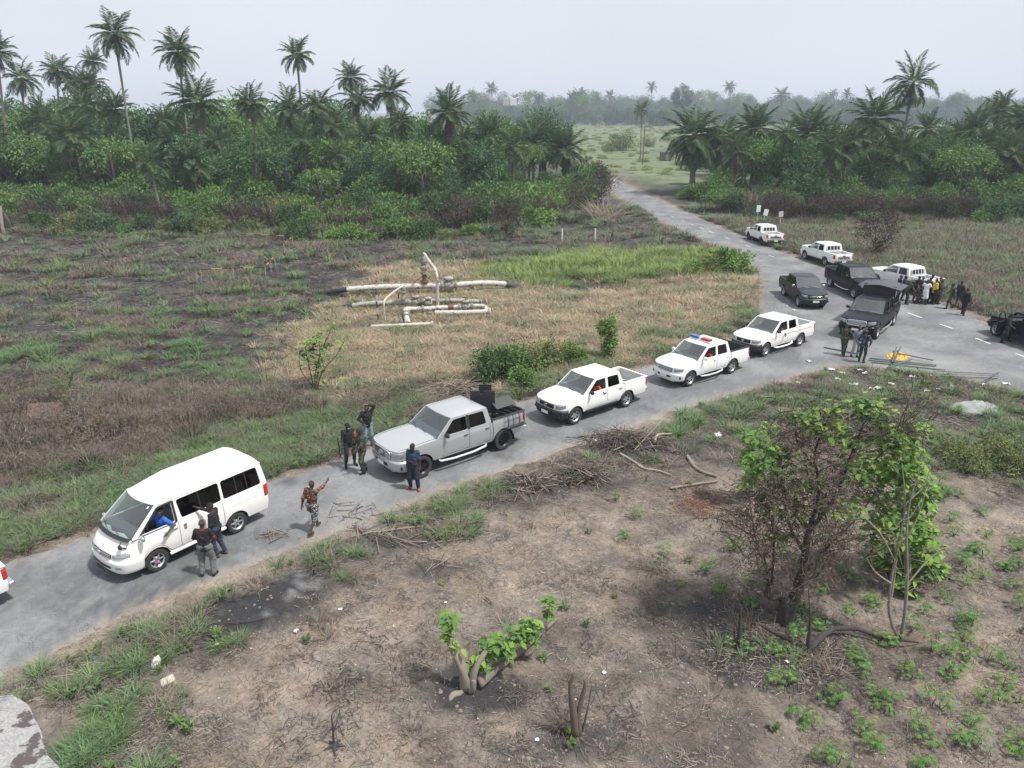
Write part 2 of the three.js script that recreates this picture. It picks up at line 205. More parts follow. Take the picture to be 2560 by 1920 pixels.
function tarColor(x, z, edge) {
  const n = fbm(x * 0.22, z * 0.22, 4), f = fbm(x * 1.6, z * 1.6, 3);
  let c = mix([.175, .182, .196], [.275, .28, .29], clamp(0.45 + 1.5 * n + 0.6 * f));
  for (const [p, r, k] of stains) { const q = Math.hypot(x - p.x, (z - p.z)) / r; if (q < 1.7) c = mix(c, [.065, .068, .075], sstep(1.2, 0.3, q + 0.7 * f + 0.2 * n) * k); }
  for (const [p, r, k] of dusty) { const q = Math.hypot(x - p.x, z - p.z) / r; if (q < 1.7) c = mix(c, [.33, .325, .32], sstep(1.2, 0.2, q + 0.8 * f) * k); }
  return mix(c, [.33, .28, .235], sstep(0.55 + 0.8 * f, 0.0, edge) * 0.75);
}
function roadSheet(r, y, ends) {
  const U = new THREE.CatmullRomCurve3(r.U, false, 'centripetal'), L = new THREE.CatmullRomCurve3(r.L, false, 'centripetal'), len = (U.getLength() + L.getLength()) / 2, n = Math.min(420, Math.ceil(len / 0.22)), m = 26, pos = [], col = [], uv = [], idx = [];
  for (let i = 0; i <= n; i++) { const a = U.getPoint(i / n), b = L.getPoint(i / n), wd = a.distanceTo(b), dir = b.clone().sub(a).normalize();
    const ja = 0.14 * noise2(a.x * 1.1, a.z * 1.1) + 0.07 * noise2(a.x * 4, a.z * 4), jb = 0.16 * noise2(b.x * 1.1, b.z * 1.1 + 9) + 0.08 * noise2(b.x * 4, b.z * 4);
    a.addScaledVector(dir, ja); b.addScaledVector(dir, jb);
    for (let j = 0; j <= m; j++) { const t = j / m, p = a.clone().lerp(b, t), ed = -roadDist(p.x, p.z), rim = (j === 0 || j === m) && ed < 0.35; pos.push(p.x, rim ? -0.06 : y, p.z); col.push(...tarColor(p.x, p.z, Math.max(0, ed))); uv.push(p.x / 6, p.z / 6); } }
  for (let i = 0; i < n; i++) for (let j = 0; j < m; j++) { const a = i * (m + 1) + j, b = a + m + 1; idx.push(a, a + 1, b, b, a + 1, b + 1); }
  const g = new THREE.BufferGeometry(); g.setAttribute('position', new THREE.Float32BufferAttribute(pos, 3)); g.setAttribute('color', new THREE.Float32BufferAttribute(col, 3)); g.setAttribute('uv', new THREE.Float32BufferAttribute(uv, 2)); g.setIndex(idx); g.computeVertexNormals();
  if (g.attributes.normal.getY(m + 3) < 0) { const ix = g.index; for (let i = 0; i < ix.count; i += 3) { const t = ix.getX(i); ix.setX(i, ix.getX(i + 1)); ix.setX(i + 1, t); } g.computeVertexNormals(); }
  return g;
}
const sideRoad = single('side_road', roadSheet(roadSide, 0.004), tar, 'narrow worn grey side road on which the convoy stands', 'road', null, 'structure');
single('junction', roadSheet(roadApron, 0.008, true), tar, 'wide worn asphalt junction where the two roads meet', 'road', null, 'structure');
const mainRoad = single('main_road', roadSheet(roadCross, 0.012), tar, 'main road crossing behind with a dashed white centre line', 'road', null, 'structure');
{ // worn dashes of the centre line
  const paint = std([.56, .56, .56], 0.85), faint = std([.40, .405, .41], .9); const dash = (a, b, w) => { const d = b.clone().sub(a).setY(0), L = d.length(), nrm = V(-d.z, 0, d.x).normalize(), n = 10; const g = grid(n, 1, (u, v) => { const p = a.clone().lerp(b, u).addScaledVector(nrm, (v - 0.5) * w * (0.8 + 0.35 * noise2(u * 9 + a.x, v * 3 + a.z))); return [p.x, 0.017, p.z]; }); const q = g.attributes.normal; if (q.getY(3) < 0) { const ix = g.index; for (let i = 0; i < ix.count; i += 3) { const t = ix.getX(i); ix.setX(i, ix.getX(i + 1)); ix.setX(i + 1, t); } g.computeVertexNormals(); } part('road_marking', g, a.z < -52 ? faint : paint, mainRoad); };
  for (const [x0, y0, x1, y1] of [[1961, 676, 1991, 687], [2107, 731, 2139, 743], [2194, 764, 2216, 772], [2031, 701, 2058, 710], [1450, 467, 1456, 469.5], [1472, 475.5, 1479, 478.5], [1492, 484, 1499, 487], [1511, 491, 1520, 494.5], [1531, 499, 1543, 504], [1566, 512, 1577, 517], [1610, 530, 1620, 534], [1660, 551, 1672, 556]]) dash(flat(x0, y0), flat(x1, y1), 0.15);
}
// ---------------------------------------------------------------- foliage pieces
const leafMat = (c, tr = 0.28) => { const m = phys(c, 0.85, { transmission: tr, thickness: 0, vertexColors: true, side: THREE.DoubleSide, specularIntensity: 0.35 }); m.name = 'leaf'; return m; };
const greenLeaf = leafMat([1, 1, 1]), dryLeaf = std(0xffffff, .9, { vertexColors: true, side: THREE.DoubleSide }), grassLeaf = std(0xffffff, .75, { vertexColors: true, side: THREE.DoubleSide });
const bark = std([.17, .145, .125], 0.95), palmBark = std([.20, .185, .165], 0.95), charBark = std([.045, .04, .038], 0.95), greyBark = std([.2, .175, .15], 0.95), stick = std([.235, .195, .155], 0.95), darkStick = std([.075, .065, .058], 0.95), paleStick = std([.30, .255, .195], 0.95);
class Leaves { // collects diamond leaves, each folded along its midrib, with a colour of its own
  constructor() { this.p = []; this.c = []; }
  add(p, dir, nrm, L, W, c, fold = 0.25) {
    const s = new THREE.Vector3().crossVectors(dir, nrm).normalize(), n = new THREE.Vector3().crossVectors(s, dir).normalize();
    const m = p.clone().addScaledVector(dir, L * 0.5), a = m.clone().addScaledVector(s, W / 2).addScaledVector(n, fold * W / 2), b = m.clone().addScaledVector(s, -W / 2).addScaledVector(n, fold * W / 2), t = p.clone().addScaledVector(dir, L).addScaledVector(n, -L * 0.12);
    for (const q of [p, a, t, p, t, b]) { this.p.push(q.x, q.y, q.z); this.c.push(...c); }
  }
  geo() { const g = new THREE.BufferGeometry(); g.setAttribute('position', new THREE.Float32BufferAttribute(this.p, 3)); g.setAttribute('color', new THREE.Float32BufferAttribute(this.c, 3)); g.computeVertexNormals(); return g; }
}
const tint = (c, r, k = 0.35, yellow = 0) => { const v = 1 + (r() - 0.5) * 2 * k, y = r() * yellow; return [c[0] * v * (1 + y), c[1] * v * (1 + y * 0.35), c[2] * v]; };
const onSphere = (r) => { const z = r() * 2 - 1, a = r() * 6.283, q = Math.sqrt(1 - z * z); return V(q * Math.cos(a), z, q * Math.sin(a)); };
function crown(r, { clumps, per, rx, ry, rz, cy, L, W, c, size, yellow = 0.5, droop = 0.2, hollow = 0.45, k = 0.35 }) { // clumps of leaves spread through a lumpy volume
  const S = new Leaves(); const seed = r() * 50;
  for (let i = 0; i < clumps; i++) {
    const d = onSphere(r), bump = 1 + 0.38 * noise3(d.x * 1.6 + seed, d.y * 1.6, d.z * 1.6), rad = lerp(hollow, 1, Math.pow(r(), 0.55)) * bump; if (d.y < -0.55 && r() < 0.6) continue;
    const ctr = V(d.x * rx * rad, cy + d.y * ry * rad, d.z * rz * rad), cc = tint(c, r, k * 1.1, yellow);
    for (let j = 0; j < per; j++) { const o = onSphere(r), p = ctr.clone().addScaledVector(o, size * Math.cbrt(r())); const dir = o.clone().addScaledVector(d, 0.7).add(V(0, -droop + (r() - 0.5) * 0.5, 0)).normalize(), nrm = V((r() - 0.5) * 1.2, 1, (r() - 0.5) * 1.2).addScaledVector(d, 0.5).normalize(); const s = 0.7 + 0.6 * r(); S.add(p, dir, nrm, L * s, W * s, tint(cc, r, k * 0.6)); }
  }
  return S.geo();
}
const C = { deep: [.065, .135, .052], mid: [.095, .19, .065], fresh: [.115, .225, .06], olive: [.12, .165, .065], blue: [.075, .15, .07], palm: [.075, .135, .06], dead: [.12, .085, .06], brown: [.075, .052, .042], grey: [.16, .145, .125] };

// ---------------------------------------------------------------- bushes and broadleaf trees of the thickets
const rb = rngOf(101);
const bushShapes = [
  { clumps: 105, per: 20, rx: 2.3, ry: 1.9, rz: 2.3, cy: 1.5, L: .44, W: .2, c: C.mid, size: .55 }, { clumps: 105, per: 20, rx: 2.7, ry: 1.6, rz: 2.4, cy: 1.2, L: .46, W: .24, c: C.fresh, size: .55 },
  { clumps: 110, per: 20, rx: 2.1, ry: 2.3, rz: 2.2, cy: 1.9, L: .40, W: .18, c: C.deep, size: .58, yellow: .3 }, { clumps: 100, per: 20, rx: 2.6, ry: 2.0, rz: 2.3, cy: 1.6, L: .42, W: .15, c: C.blue, size: .5, yellow: .3 },
  { clumps: 100, per: 20, rx: 2.4, ry: 1.7, rz: 2.5, cy: 1.3, L: .36, W: .18, c: C.olive, size: .5 }, { clumps: 105, per: 20, rx: 2.5, ry: 2.1, rz: 2.2, cy: 1.7, L: .34, W: .16, c: C.fresh, size: .5, yellow: .35 },
].map((o) => ({ leaves: crown(rb, o), stems: join([0, 1, 2, 3, 4].map((i) => limb([[0, 0, 0], [Math.cos(i * 1.3) * .4, .7, Math.sin(i * 1.3) * .4], [Math.cos(i * 1.3) * 1.1, 1.7, Math.sin(i * 1.3) * 1.1]], [.07, .05, .02], 5))) }));
const treeShapes = [
  { clumps: 130, per: 24, rx: 3.1, ry: 2.6, rz: 3.1, cy: 6.3, L: .38, W: .19, c: C.deep, size: .75, yellow: .3 }, { clumps: 130, per: 24, rx: 3.4, ry: 2.1, rz: 3.2, cy: 6.0, L: .40, W: .2, c: C.mid, size: .8 },
  { clumps: 120, per: 24, rx: 2.6, ry: 3.2, rz: 2.7, cy: 6.2, L: .36, W: .17, c: C.blue, size: .75, yellow: .2 }, { clumps: 110, per: 24, rx: 3.7, ry: 1.9, rz: 3.5, cy: 7.0, L: .42, W: .2, c: C.mid, size: .75, hollow: .6, yellow: .7 },
].map((o) => ({ leaves: crown(rb, o), cy: o.cy, stems: join([limb([[0, 0, 0], [.15, o.cy * .45, .1], [-.1, o.cy * .95, 0]], [.24, .18, .08], 7), ...[0, 1, 2, 3, 4, 5].map((i) => limb([[.05, o.cy * (.4 + .06 * i), 0], [Math.cos(i * 1.1) * 1.2, o.cy * (.62 + .05 * i), Math.sin(i * 1.1) * 1.2], [Math.cos(i * 1.1) * 2.2, o.cy * (.8 + .06 * i), Math.sin(i * 1.1) * 2.2]], [.1, .06, .02], 5))]) }));
function plantOf(name, shape, mat, stemMat, label, category, group) { const t = thing(name, label, category, [0, 0, 0], 0, group); part('crown', shape.leaves, mat, t); part(category === 'tree' ? 'trunk' : 'stems', shape.stems, stemMat, t); scene.remove(t); used[name]--; return t; }
function plantAt(proto, p, turn, s, label, group) { return copyOf(proto, p, turn, label, group, s); }
const bushP = bushShapes.map((s) => plantOf('bush', s, greenLeaf, bark, 'leafy green bush in the dense thicket', 'bush', 'thicket bushes'));
const treeP = treeShapes.map((s) => plantOf('broadleaf_tree', s, greenLeaf, bark, 'broadleaf tree', 'tree', 'thicket trees'));
const inThicket = (x, z) => inZone('thicket', x, z, 0.5) > 0.5;
{
  const r = rngOf(202); let nb = 0; const placed = [];
  const seen = (x, z) => Math.abs(x) < -z * 0.72 + 5;
  for (let z = -80; z > -136; z -= 3.4) for (let x = -110; x < 120; x += 3.3) {
    const px = x + (r() - .5) * 2.4, pz = z + (r() - .5) * 2.4; if (!inThicket(px, pz) || !seen(px, pz) || roadDist(px, pz) < 2.5) continue;
    const edge = zone.thicket.reduce((m, { q }) => Math.min(m, Math.abs(polyDist(q, px, pz))), 9e9); placed.push([px, pz, edge]);
  }
  placed.sort((a, b) => b[1] - a[1]);
  for (const [x, z, edge] of placed) {
    const left = x < 16, where = left ? 'left of the road' : 'right of the road', deep = edge > 9;
    if (deep && r() < 0.42) { const s = 0.55 + 0.5 * r() + 0.35 * sstep(-100, -130, z) * (left ? 1 : 0.5); const k = Math.floor(r() * 4), look = ['dark green rounded', 'mid green wide', 'bluish green tall', 'flat-topped spreading'][k]; plantAt(treeP[k], V(x, hgt(x, z, 9), z), r() * 6.28, s * (left ? 1 : .92), look + ' broadleaf tree in the dense thicket ' + where, look + ' trees of the thicket ' + where); continue; }
    if (nb > 232) continue; nb++;
    const s = (0.62 + 0.5 * r()) * lerp(0.72, 1.15, sstep(0, 9, edge));
    const k = edge < 11 && r() < .35 ? [1, 5, 0][Math.floor(r() * 3)] : [0, 0, 1, 2, 2, 3, 4, 5, 3][Math.floor(r() * 9)], look = ['mid green', 'low light green', 'tall dark green', 'bluish green', 'olive green', 'bright green'][k]; plantAt(bushP[k], V(x, hgt(x, z, 9) - 0.1, z), r() * 6.28, s, look + ' leafy bush in the dense thicket ' + where, look + ' bushes of the thicket ' + where);
  }
  for (const [x, y, s, k] of [[1288, 408, .95, 2], [1264, 416, 1.0, 0], [1243, 424, .9, 2], [1272, 400, 1.15, 3], [1222, 436, .85, 5], [1300, 402, .6, 1], [1252, 405, 1.2, 1]]) plantAt(bushP[k], G(x, y, -.1), r() * 6, s, 'leafy green bush at the corner of the left thicket by the road', 'bushes at the thicket corner');
  for (let i = 0; i < 32; i++) { const right = i > 20, x = right ? 1560 + (i - 20) * 58 + r() * 40 : i * 56 + r() * 50, y = right ? 470 + 16 * r() : lerp(486, 508, clamp(x / 800)) - (x > 1000 ? (x - 1000) * .16 : 0) + 16 * r(); plantAt(bushP[[0, 2, 3, 4, 1, 2][Math.floor(r() * 6)]], G(x, y, -.25), r() * 6, .25 + .5 * r(), 'small leafy shrub before the foot of the thicket ' + (right ? 'right' : 'left') + ' of the road', 'shrubs before the thicket ' + (right ? 'right' : 'left') + ' of the road'); }
  // the woods behind, one mass
  const spots = [[], [], [], []]; const m4 = new THREE.Matrix4(), q = new THREE.Quaternion();
  for (let z = -138; z > -240; z -= 6) for (let x = -190; x < 190; x += 5.2) { const px = x + (r() - .5) * 4, pz = z + (r() - .5) * 4; if (!seen(px, pz)) continue; const u = px / -pz; const left = u < -0.03, right = u > 0.24; if (!left && !right) continue; if (right && pz < -190) continue; const big = .75 + .5 * noise2(px * .05, pz * .05), s = (left ? (0.8 + .9 * r() * r() + .45 * r()) * big * 1.05 + .2 * sstep(-140, -200, pz) : 0.5 + .55 * r()); spots[Math.floor(r() * 4)].push([px, pz, s * (left ? lerp(1, .55, sstep(-.17, -.05, u)) : 1)]); }
  const trunkless = (i) => treeShapes[i].leaves;
  spots.forEach((l, i) => { const im = new THREE.InstancedMesh(trunkless(i), greenLeaf, l.length); im.name = numbered('wood_behind'); l.forEach(([x, z, s], k) => im.setMatrixAt(k, m4.compose(V(x, -2.2 * s, z), q.setFromAxisAngle(V(0, 1, 0), r() * 6.28), V(s, s, s)))); im.castShadow = im.receiveShadow = true; scene.add(im); tag(im, 'deep woodland mass behind the thickets', 'wood', null, 'stuff'); });
}
// ---------------------------------------------------------------- oil palms
const frondGeo = (() => { const out = []; const r = rngOf(303); for (const [bend, dead] of [[0.30, 0], [0.48, 0], [0.62, 0], [0.38, 0], [0.3, 1]]) {
  const S = new Leaves(), N = 30, L = 3.7, base = dead ? C.grey : C.palm, pts = []; let a = 0.12, p = V(0, 0, 0); const twist = (r() - .5) * .5;
  for (let i = 0; i <= N; i++) { pts.push(p.clone()); p = p.clone().add(V(Math.cos(a), Math.sin(a), Math.sin(i / N * 2) * twist * .25).multiplyScalar(L / N)); a -= bend * 2.1 / N * (0.35 + 1.3 * i / N); }
  for (let i = 3; i <= N; i++) { const t = i / N, d = pts[i].clone().sub(pts[i - 1]).normalize(), up = V(0, 1, 0).addScaledVector(d, -d.y).normalize(), l = (0.95 * Math.sin(Math.PI * Math.pow(lerp(.1, 1, t), .8)) + .22) * (dead ? .75 : 1);
    for (const s of [-1, 1]) { const dir = V(0, 0, s).addScaledVector(d, .55 + .5 * t).addScaledVector(up, .32 - .5 * r() - (dead ? .9 : .15)).normalize(); S.add(pts[i], dir, up.clone().add(V((r() - .5) * .7, 0, 0)), l * (.85 + .3 * r()), .10, tint(base, r, .3, dead ? .1 : .35), .1); } }
  for (let i = 2; i <= N; i += 2) S.add(pts[i - 2], pts[i].clone().sub(pts[i - 2]).normalize(), V(0, 1, 0), pts[i].distanceTo(pts[i - 2]) * 1.15, .07 * (1.2 - i / N), dead ? [.14, .12, .1] : [.09, .11, .05], .2);
  out.push(S.geo()); } return out; })();
function palm(name, label, group, top, base, R, seed, { n = 27, skirt = 4, thick = 1, low = -0.75 } = {}) {
  const r = rngOf(seed), t = thing(name, label, 'palm tree', base, 0, group), hi = 1.05 + .4 * r(), lo = low + (r() - .5) * .35; n += Math.floor((r() - .5) * 8); const k = R / 3.45, h = top.clone().sub(base);
  part('trunk', limb([[0, -.3, 0], [h.x * .22, h.y * .3, h.z * .2], [h.x * .6, h.y * .65, h.z * .6], [h.x, h.y, h.z]], [.24 * thick, .17 * thick, .15 * thick, .2 * thick], 8, .12), skirt > 5 ? bark : palmBark, t);
  const fr = (g, az, el, s, m) => { const f = part('frond', g, m, t); f.position.set(h.x, h.y, h.z); f.rotation.set(0, az, el, 'YZX'); f.scale.setScalar(k * s); };
  for (let i = 0; i < n; i++) { const u = i / n, el = lerp(hi, lo, Math.pow(u, .9)) + (r() - .5) * .45; fr(frondGeo[el > .5 ? (i % 2 ? 0 : 3) : i % 3 === 0 ? 1 : 2], i * 2.399 + r() * .5, el, .85 + .25 * r(), greenLeaf); }
  for (let i = 0; i < skirt; i++) fr(frondGeo[4], r() * 6.28, -1.05 - .35 * r(), .7 + .3 * r(), dryLeaf);
  return t;
}
const palmList = [ // hub x, hub y, distance, crown radius on the picture, trunk foot x, options, label
  [247, 72, 112, 52, 281, { skirt: 2, low: -.95 }, 'tallest palm with long pale trunk above the left thicket'],
  [385, 112, 118, 49, 402, { skirt: 3, low: -.9 }, 'tall palm right of the tallest one above the left thicket'],
  [641, 118, 126, 40, 656, { skirt: 3, low: -.85 }, 'tall slim palm standing alone against the sky above the pipe field'],
  [757, 168, 128, 36, 772, {}, 'taller of the two overlapping palms left of the spreading palm'], [772, 214, 118, 42, 784, { skirt: 6 }, 'lower of the two overlapping palms with hanging grey fronds'], [840, 200, 118, 50, 852, { skirt: 5 }, 'spreading palm near the right end of the left thicket'],
  [122, 152, 155, 38, 124, { skirt: 4 }, 'palm with thick crown at the left skyline beside a fainter pair'], [200, 132, 175, 29, 210, { skirt: 1 }, 'small thin palm on the skyline left of the tallest palm'], [160, 172, 158, 36, 162, {}, 'left palm of the low skyline pair under the small thin palm'], [192, 180, 152, 38, 195, {}, 'right palm of the low skyline pair under the small thin palm'],
  [45, 168, 140, 42, 50, {}, 'palm crown rising out of the bushes at far left'], [-8, 112, 108, 46, 4, {}, 'palm cut by the left edge of the picture'],
  [425, 222, 108, 62, 428, { skirt: 11, thick: 1.3 }, 'broad low palm with grey skirt below the second tall palm'], [540, 222, 104, 44, 553, { skirt: 7 }, 'short palm with crooked visible trunk left of the slim tall palm'], [625, 234, 116, 48, 630, { skirt: 10 }, 'broad shaggy palm just left of the slim tall trunk'], [688, 226, 120, 44, 690, { skirt: 8 }, 'shaggy palm just right of the slim tall trunk'],
  [153, 290, 104, 60, 172, { skirt: 12, thick: 1.6 }, 'dark shaggy low palm in the left thicket'], [970, 244, 108, 52, 972, { skirt: 9 }, 'rounded palm with straight dark trunk at right end of left thicket'], [866, 262, 110, 36, 862, { skirt: 5 }, 'small palm in front of the spreading palm'],
  [322, 348, 92, 46, 322, { skirt: 3, n: 20 }, 'young yellowish palm in the bushes below the tallest palm'], [412, 352, 96, 52, 412, { skirt: 6 }, 'young grey-green palm in bushes below the broad low palm'], [1035, 366, 99, 36, 1035, { n: 18 }, 'young palm in bushes beyond the pipes'], [1222, 322, 122, 52, 1226, { skirt: 14, n: 32, low: -1 }, 'low palm in the thicket edge left of the main road'],
  [725, 338, 100, 38, 725, { n: 18 }, 'young palm at the foot of the shaggy pair'], [250, 235, 118, 42, 250, { skirt: 4 }, 'palm crown half hidden behind the tallest trunk'], [905, 352, 96, 34, 905, { n: 18 }, 'young bright palm under the small palm'],
  [1973, 178, 104, 56, 1950, { skirt: 7, low: -1.05, n: 24 }, 'tall palm with heavy crown above the right thicket'], [1890, 258, 120, 74, 1888, { skirt: 6 }, 'broad palm left of the tall right palm'], [1745, 292, 116, 66, 1748, { skirt: 9 }, 'dark shaggy palm in the middle of the right thicket'], [1632, 278, 124, 56, 1632, { skirt: 6 }, 'palm in the right thicket beyond the bright bush'],
  [1498, 292, 120, 66, 1502, { skirt: 18, thick: 1.8, low: -1.1, n: 34 }, 'squat round palm at the left end of the right thicket'], [2002, 280, 114, 40, 2000, { skirt: 5 }, 'small palm just right of the tall right palm'], [2160, 238, 130, 44, 2160, {}, 'palm near the right edge on the skyline'], [2215, 262, 108, 52, 2215, {}, 'palm cut by the right edge of the picture'], [2078, 292, 122, 40, 2080, {}, 'low palm between the tall right palm and the right edge'], [2130, 312, 108, 40, 2130, { n: 20 }, 'young low palm near the right edge'], [1800, 330, 100, 50, 1800, { n: 20 }, 'young palm under the broad right palm'],
  [1386, 238, 210, 21, 1386, { skirt: 2, n: 20 }, 'lone palm on the green plain behind the power pole'], [1172, 262, 190, 20, 1171, { skirt: 1, n: 18 }, 'small lone palm on the plain before the white roof'],
];
palmList.forEach(([x, y, D, R, bx, o, label], i) => { const top = far(x, y, D), b = far(bx, 300, D); b.y = hgt(b.x, b.z, 9); palm('oil_palm', label, null, top, b, R / FOCAL * D * 1.02, 700 + i, o); });
{ // lower palms crowded among the thickets
  const r = rngOf(414), rows = [[60, 300], [110, 340], [210, 300], [280, 275], [300, 310], [355, 260], [370, 310], [470, 300], [500, 350], [580, 290], [590, 340], [655, 300], [720, 280], [800, 300], [830, 345], [925, 300], [1000, 300], [1060, 290], [1110, 320], [90, 260], [180, 235], [1150, 300], [20, 280], [1560, 300], [1590, 330], [1690, 320], [1700, 290], [1790, 290], [1835, 310], [1850, 345], [1930, 300], [1950, 335], [2040, 310], [2060, 345], [2110, 285], [2180, 320], [2200, 350], [1650, 350]];
  rows.forEach(([x, y], i) => { const D = 100 + r() * 26, top = far(x, y + (r() - .5) * 16, D), b = far(x + (r() - .5) * 8, 300, D); b.y = hgt(b.x, b.z, 9); palm('oil_palm', 'low dark palm crowded among the bushes of the thicket ' + (x < 1300 ? 'left' : 'right') + ' of the road', 'low palms of the thicket ' + (x < 1300 ? 'left' : 'right') + ' of the road', top, b, (38 + 22 * r()) / FOCAL * D, 1100 + i, { n: 20, skirt: 6 + Math.floor(r() * 6), thick: 1.3, low: -.95 }); });
}
{ // far hazy tree line beyond the plain
  const r = rngOf(404), P = [[1062, 192, 17], [1408, 188, 14], [1577, 188, 16], [1251, 205, 20], [1236, 212, 18], [1318, 208, 16], [1690, 206, 20], [1800, 202, 12], [1830, 202, 12], [1113, 212, 13], [1162, 216, 16], [1880, 200, 13], [1020, 206, 16], [955, 205, 16]];
  P.forEach(([x, y, R], i) => { const D = 640 + r() * 120, top = far(x, y, D), b = far(x + (r() - .5) * 6, 300, D); b.y = 0; palm('oil_palm', 'small hazy palm of the far tree line', 'palms of the far tree line', top, b, R / FOCAL * D, 800 + i, { n: 18, skirt: 2 }); });
  for (let i = 0; i < 90; i++) { const x = 985 + (i / 90) * 1260 + (r() - .5) * 20, D = 680 + r() * 260, b = far(x, 300, D); b.y = -.3; const s = (1.45 + 1.7 * r() * r() + .4 * r()) * D / 760; plantAt(treeP[Math.floor(r() * 4)], b, r() * 6.28, s, 'hazy broadleaf tree of the far tree line', 'broadleaf trees of the far tree line'); }
  { const im = new THREE.InstancedMesh(bushShapes[2].leaves, greenLeaf, 110), m = new THREE.Matrix4(), q = new THREE.Quaternion(); im.name = 'far_scrub'; for (let i = 0; i < 110; i++) { const D = 640 + r() * 220, b = far(985 + (i / 110) * 1260 + (r() - .5) * 20, 300, D), s = 2 + 2.2 * r(); im.setMatrixAt(i, m.compose(V(b.x, -.3, b.z), q.setFromAxisAngle(V(0, 1, 0), r() * 6), V(s, s * .8, s))); } scene.add(im); tag(im, 'hazy scrub at the foot of the far tree line', 'scrub', null, 'stuff'); }
  // one giant tree with layered crown
  const t = thing('giant_tree', 'tallest spreading tree of the far tree line right of the power pole', 'tree', (() => { const b = far(1466, 300, 640); b.y = 0; return b; })()); t.scale.setScalar(1.45);
  part('trunk', join([limb([[0, 0, 0], [.3, 9, 0], [0, 18, 0]], [.7, .5, .25], 8), ...[0, 1, 2, 3, 4, 5].map((i) => limb([[0, 9 + i * 1.4, 0], [Math.cos(i * 2) * 2.5, 12.5 + i * 1.3, Math.sin(i * 2) * 2.5], [Math.cos(i * 2) * 5, 15 + i * 1.2, Math.sin(i * 2) * 5]], [.25, .16, .06], 6))]), bark, t);
  part('crown', join([[0, 18.5, 4.2, 2.6], [-3.6, 15.5, 2.8, 2.2], [3.8, 16.2, 3, 2.1], [-2, 12, 2.3, 1.6], [3, 12.6, 2.6, 1.6]].map(([x, y, a, b]) => at(crown(r, { clumps: 90, per: 12, rx: a, ry: b, rz: a, cy: 0, L: .7, W: .4, c: C.deep, size: .7, yellow: .2 }), x, y, 0))), greenLeaf, t);
  const far2 = new THREE.InstancedMesh(treeShapes[0].leaves, greenLeaf, 420); far2.name = 'far_wood'; const m4 = new THREE.Matrix4(), q = new THREE.Quaternion();
  for (let i = 0; i < 420; i++) { const D = 950 + 800 * r(), b = far(940 + r() * 1500, 300, D), s = 2.2 + 2.2 * r(); far2.setMatrixAt(i, m4.compose(V(b.x, -2.5 * s, b.z), q.setFromAxisAngle(V(0, 1, 0), r() * 6), V(s * 1.3, s, s))); }
  scene.add(far2); tag(far2, 'hazy woodland mass on the horizon', 'wood', null, 'stuff');
  for (const [x, y, s] of [[1213, 326, 1.2], [1345, 325, 1.35], [1312, 328, .7], [1470, 330, .9], [1400, 318, .8], [1330, 300, .5], [1440, 305, .7]]) { const b = flat(x, y); plantAt(bushP[Math.floor(r() * 6)], b, r() * 6, s * 1.2, 'round green bush standing on the open green plain', 'bushes on the plain'); }
  for (const [x, y, s] of [[1135, 268, 2.3], [1120, 268, 2]]) { const b = flat(x, y + 8); plantAt(bushP[2], b, r() * 6, s, 'rounded dark tree before the water tower', 'rounded trees before the water tower'); }
}
// a thick carpet of low plants on the plain
{
  const r = rngOf(505), im = new THREE.InstancedMesh(bushShapes[4].leaves, greenLeaf, 1500), m4 = new THREE.Matrix4(), q = new THREE.Quaternion(); im.name = 'plain_herbage'; let n = 0;
  for (let i = 0; i < 9000 && n < 1500; i++) { const D = 150 + 480 * r(), b = far(1050 + r() * 1250, 300, D), u = (b.x / D); if (D < 190 && (u < .11 || u > .23)) { if (u < .3) continue; } const s = .16 + .3 * r() * r() + (r() < .02 ? .3 : 0); im.setColorAt(n, new THREE.Color().setRGB(1.5, 1.55, 1.3)); im.setMatrixAt(n++, m4.compose(V(b.x, -.35 * s, b.z), q.setFromAxisAngle(V(0, 1, 0), r() * 6), V(s * 1.8, s * .8, s * 1.8))); }
  im.count = n; scene.add(im); tag(im, 'low green herbage covering the open plain', 'herbage', null, 'stuff');
}
// ---------------------------------------------------------------- grass, straw and weeds (nobody could count them)
function blades(r, n, h, w, spread, lean, c, segs = 2) {
  const p = [], col = [];
  for (let i = 0; i < n; i++) {
    const a = r() * 6.283, d = Math.sqrt(r()) * spread, x0 = Math.cos(a) * d, z0 = Math.sin(a) * d, b = a + (r() - .5) * 1.6, l = h * (.55 + .75 * r()), le = lean * (.4 + r()), cc = tint(c, r, .3, .5), sx = -Math.sin(b) * w * (.6 + .7 * r()), sz = Math.cos(b) * w;
    let prev = null; for (let s = 0; s <= segs; s++) { const t = s / segs, out = le * l * (t * .45 + t * t * .75), y = l * (t - .35 * le * t * t), k = 1 - t * .92; const L = [x0 + Math.cos(b) * out - sx * k, Math.max(.005, y), z0 + Math.sin(b) * out - sz * k], R = [x0 + Math.cos(b) * out + sx * k, Math.max(.005, y), z0 + Math.sin(b) * out + sz * k]; if (prev) for (const q of [prev[0], prev[1], L, L, prev[1], R]) { p.push(...q); col.push(...cc); } prev = [L, R]; }
  }
  const g = new THREE.BufferGeometry(); g.setAttribute('position', new THREE.Float32BufferAttribute(p, 3)); g.setAttribute('color', new THREE.Float32BufferAttribute(col, 3)); g.computeVertexNormals(); return g;
}
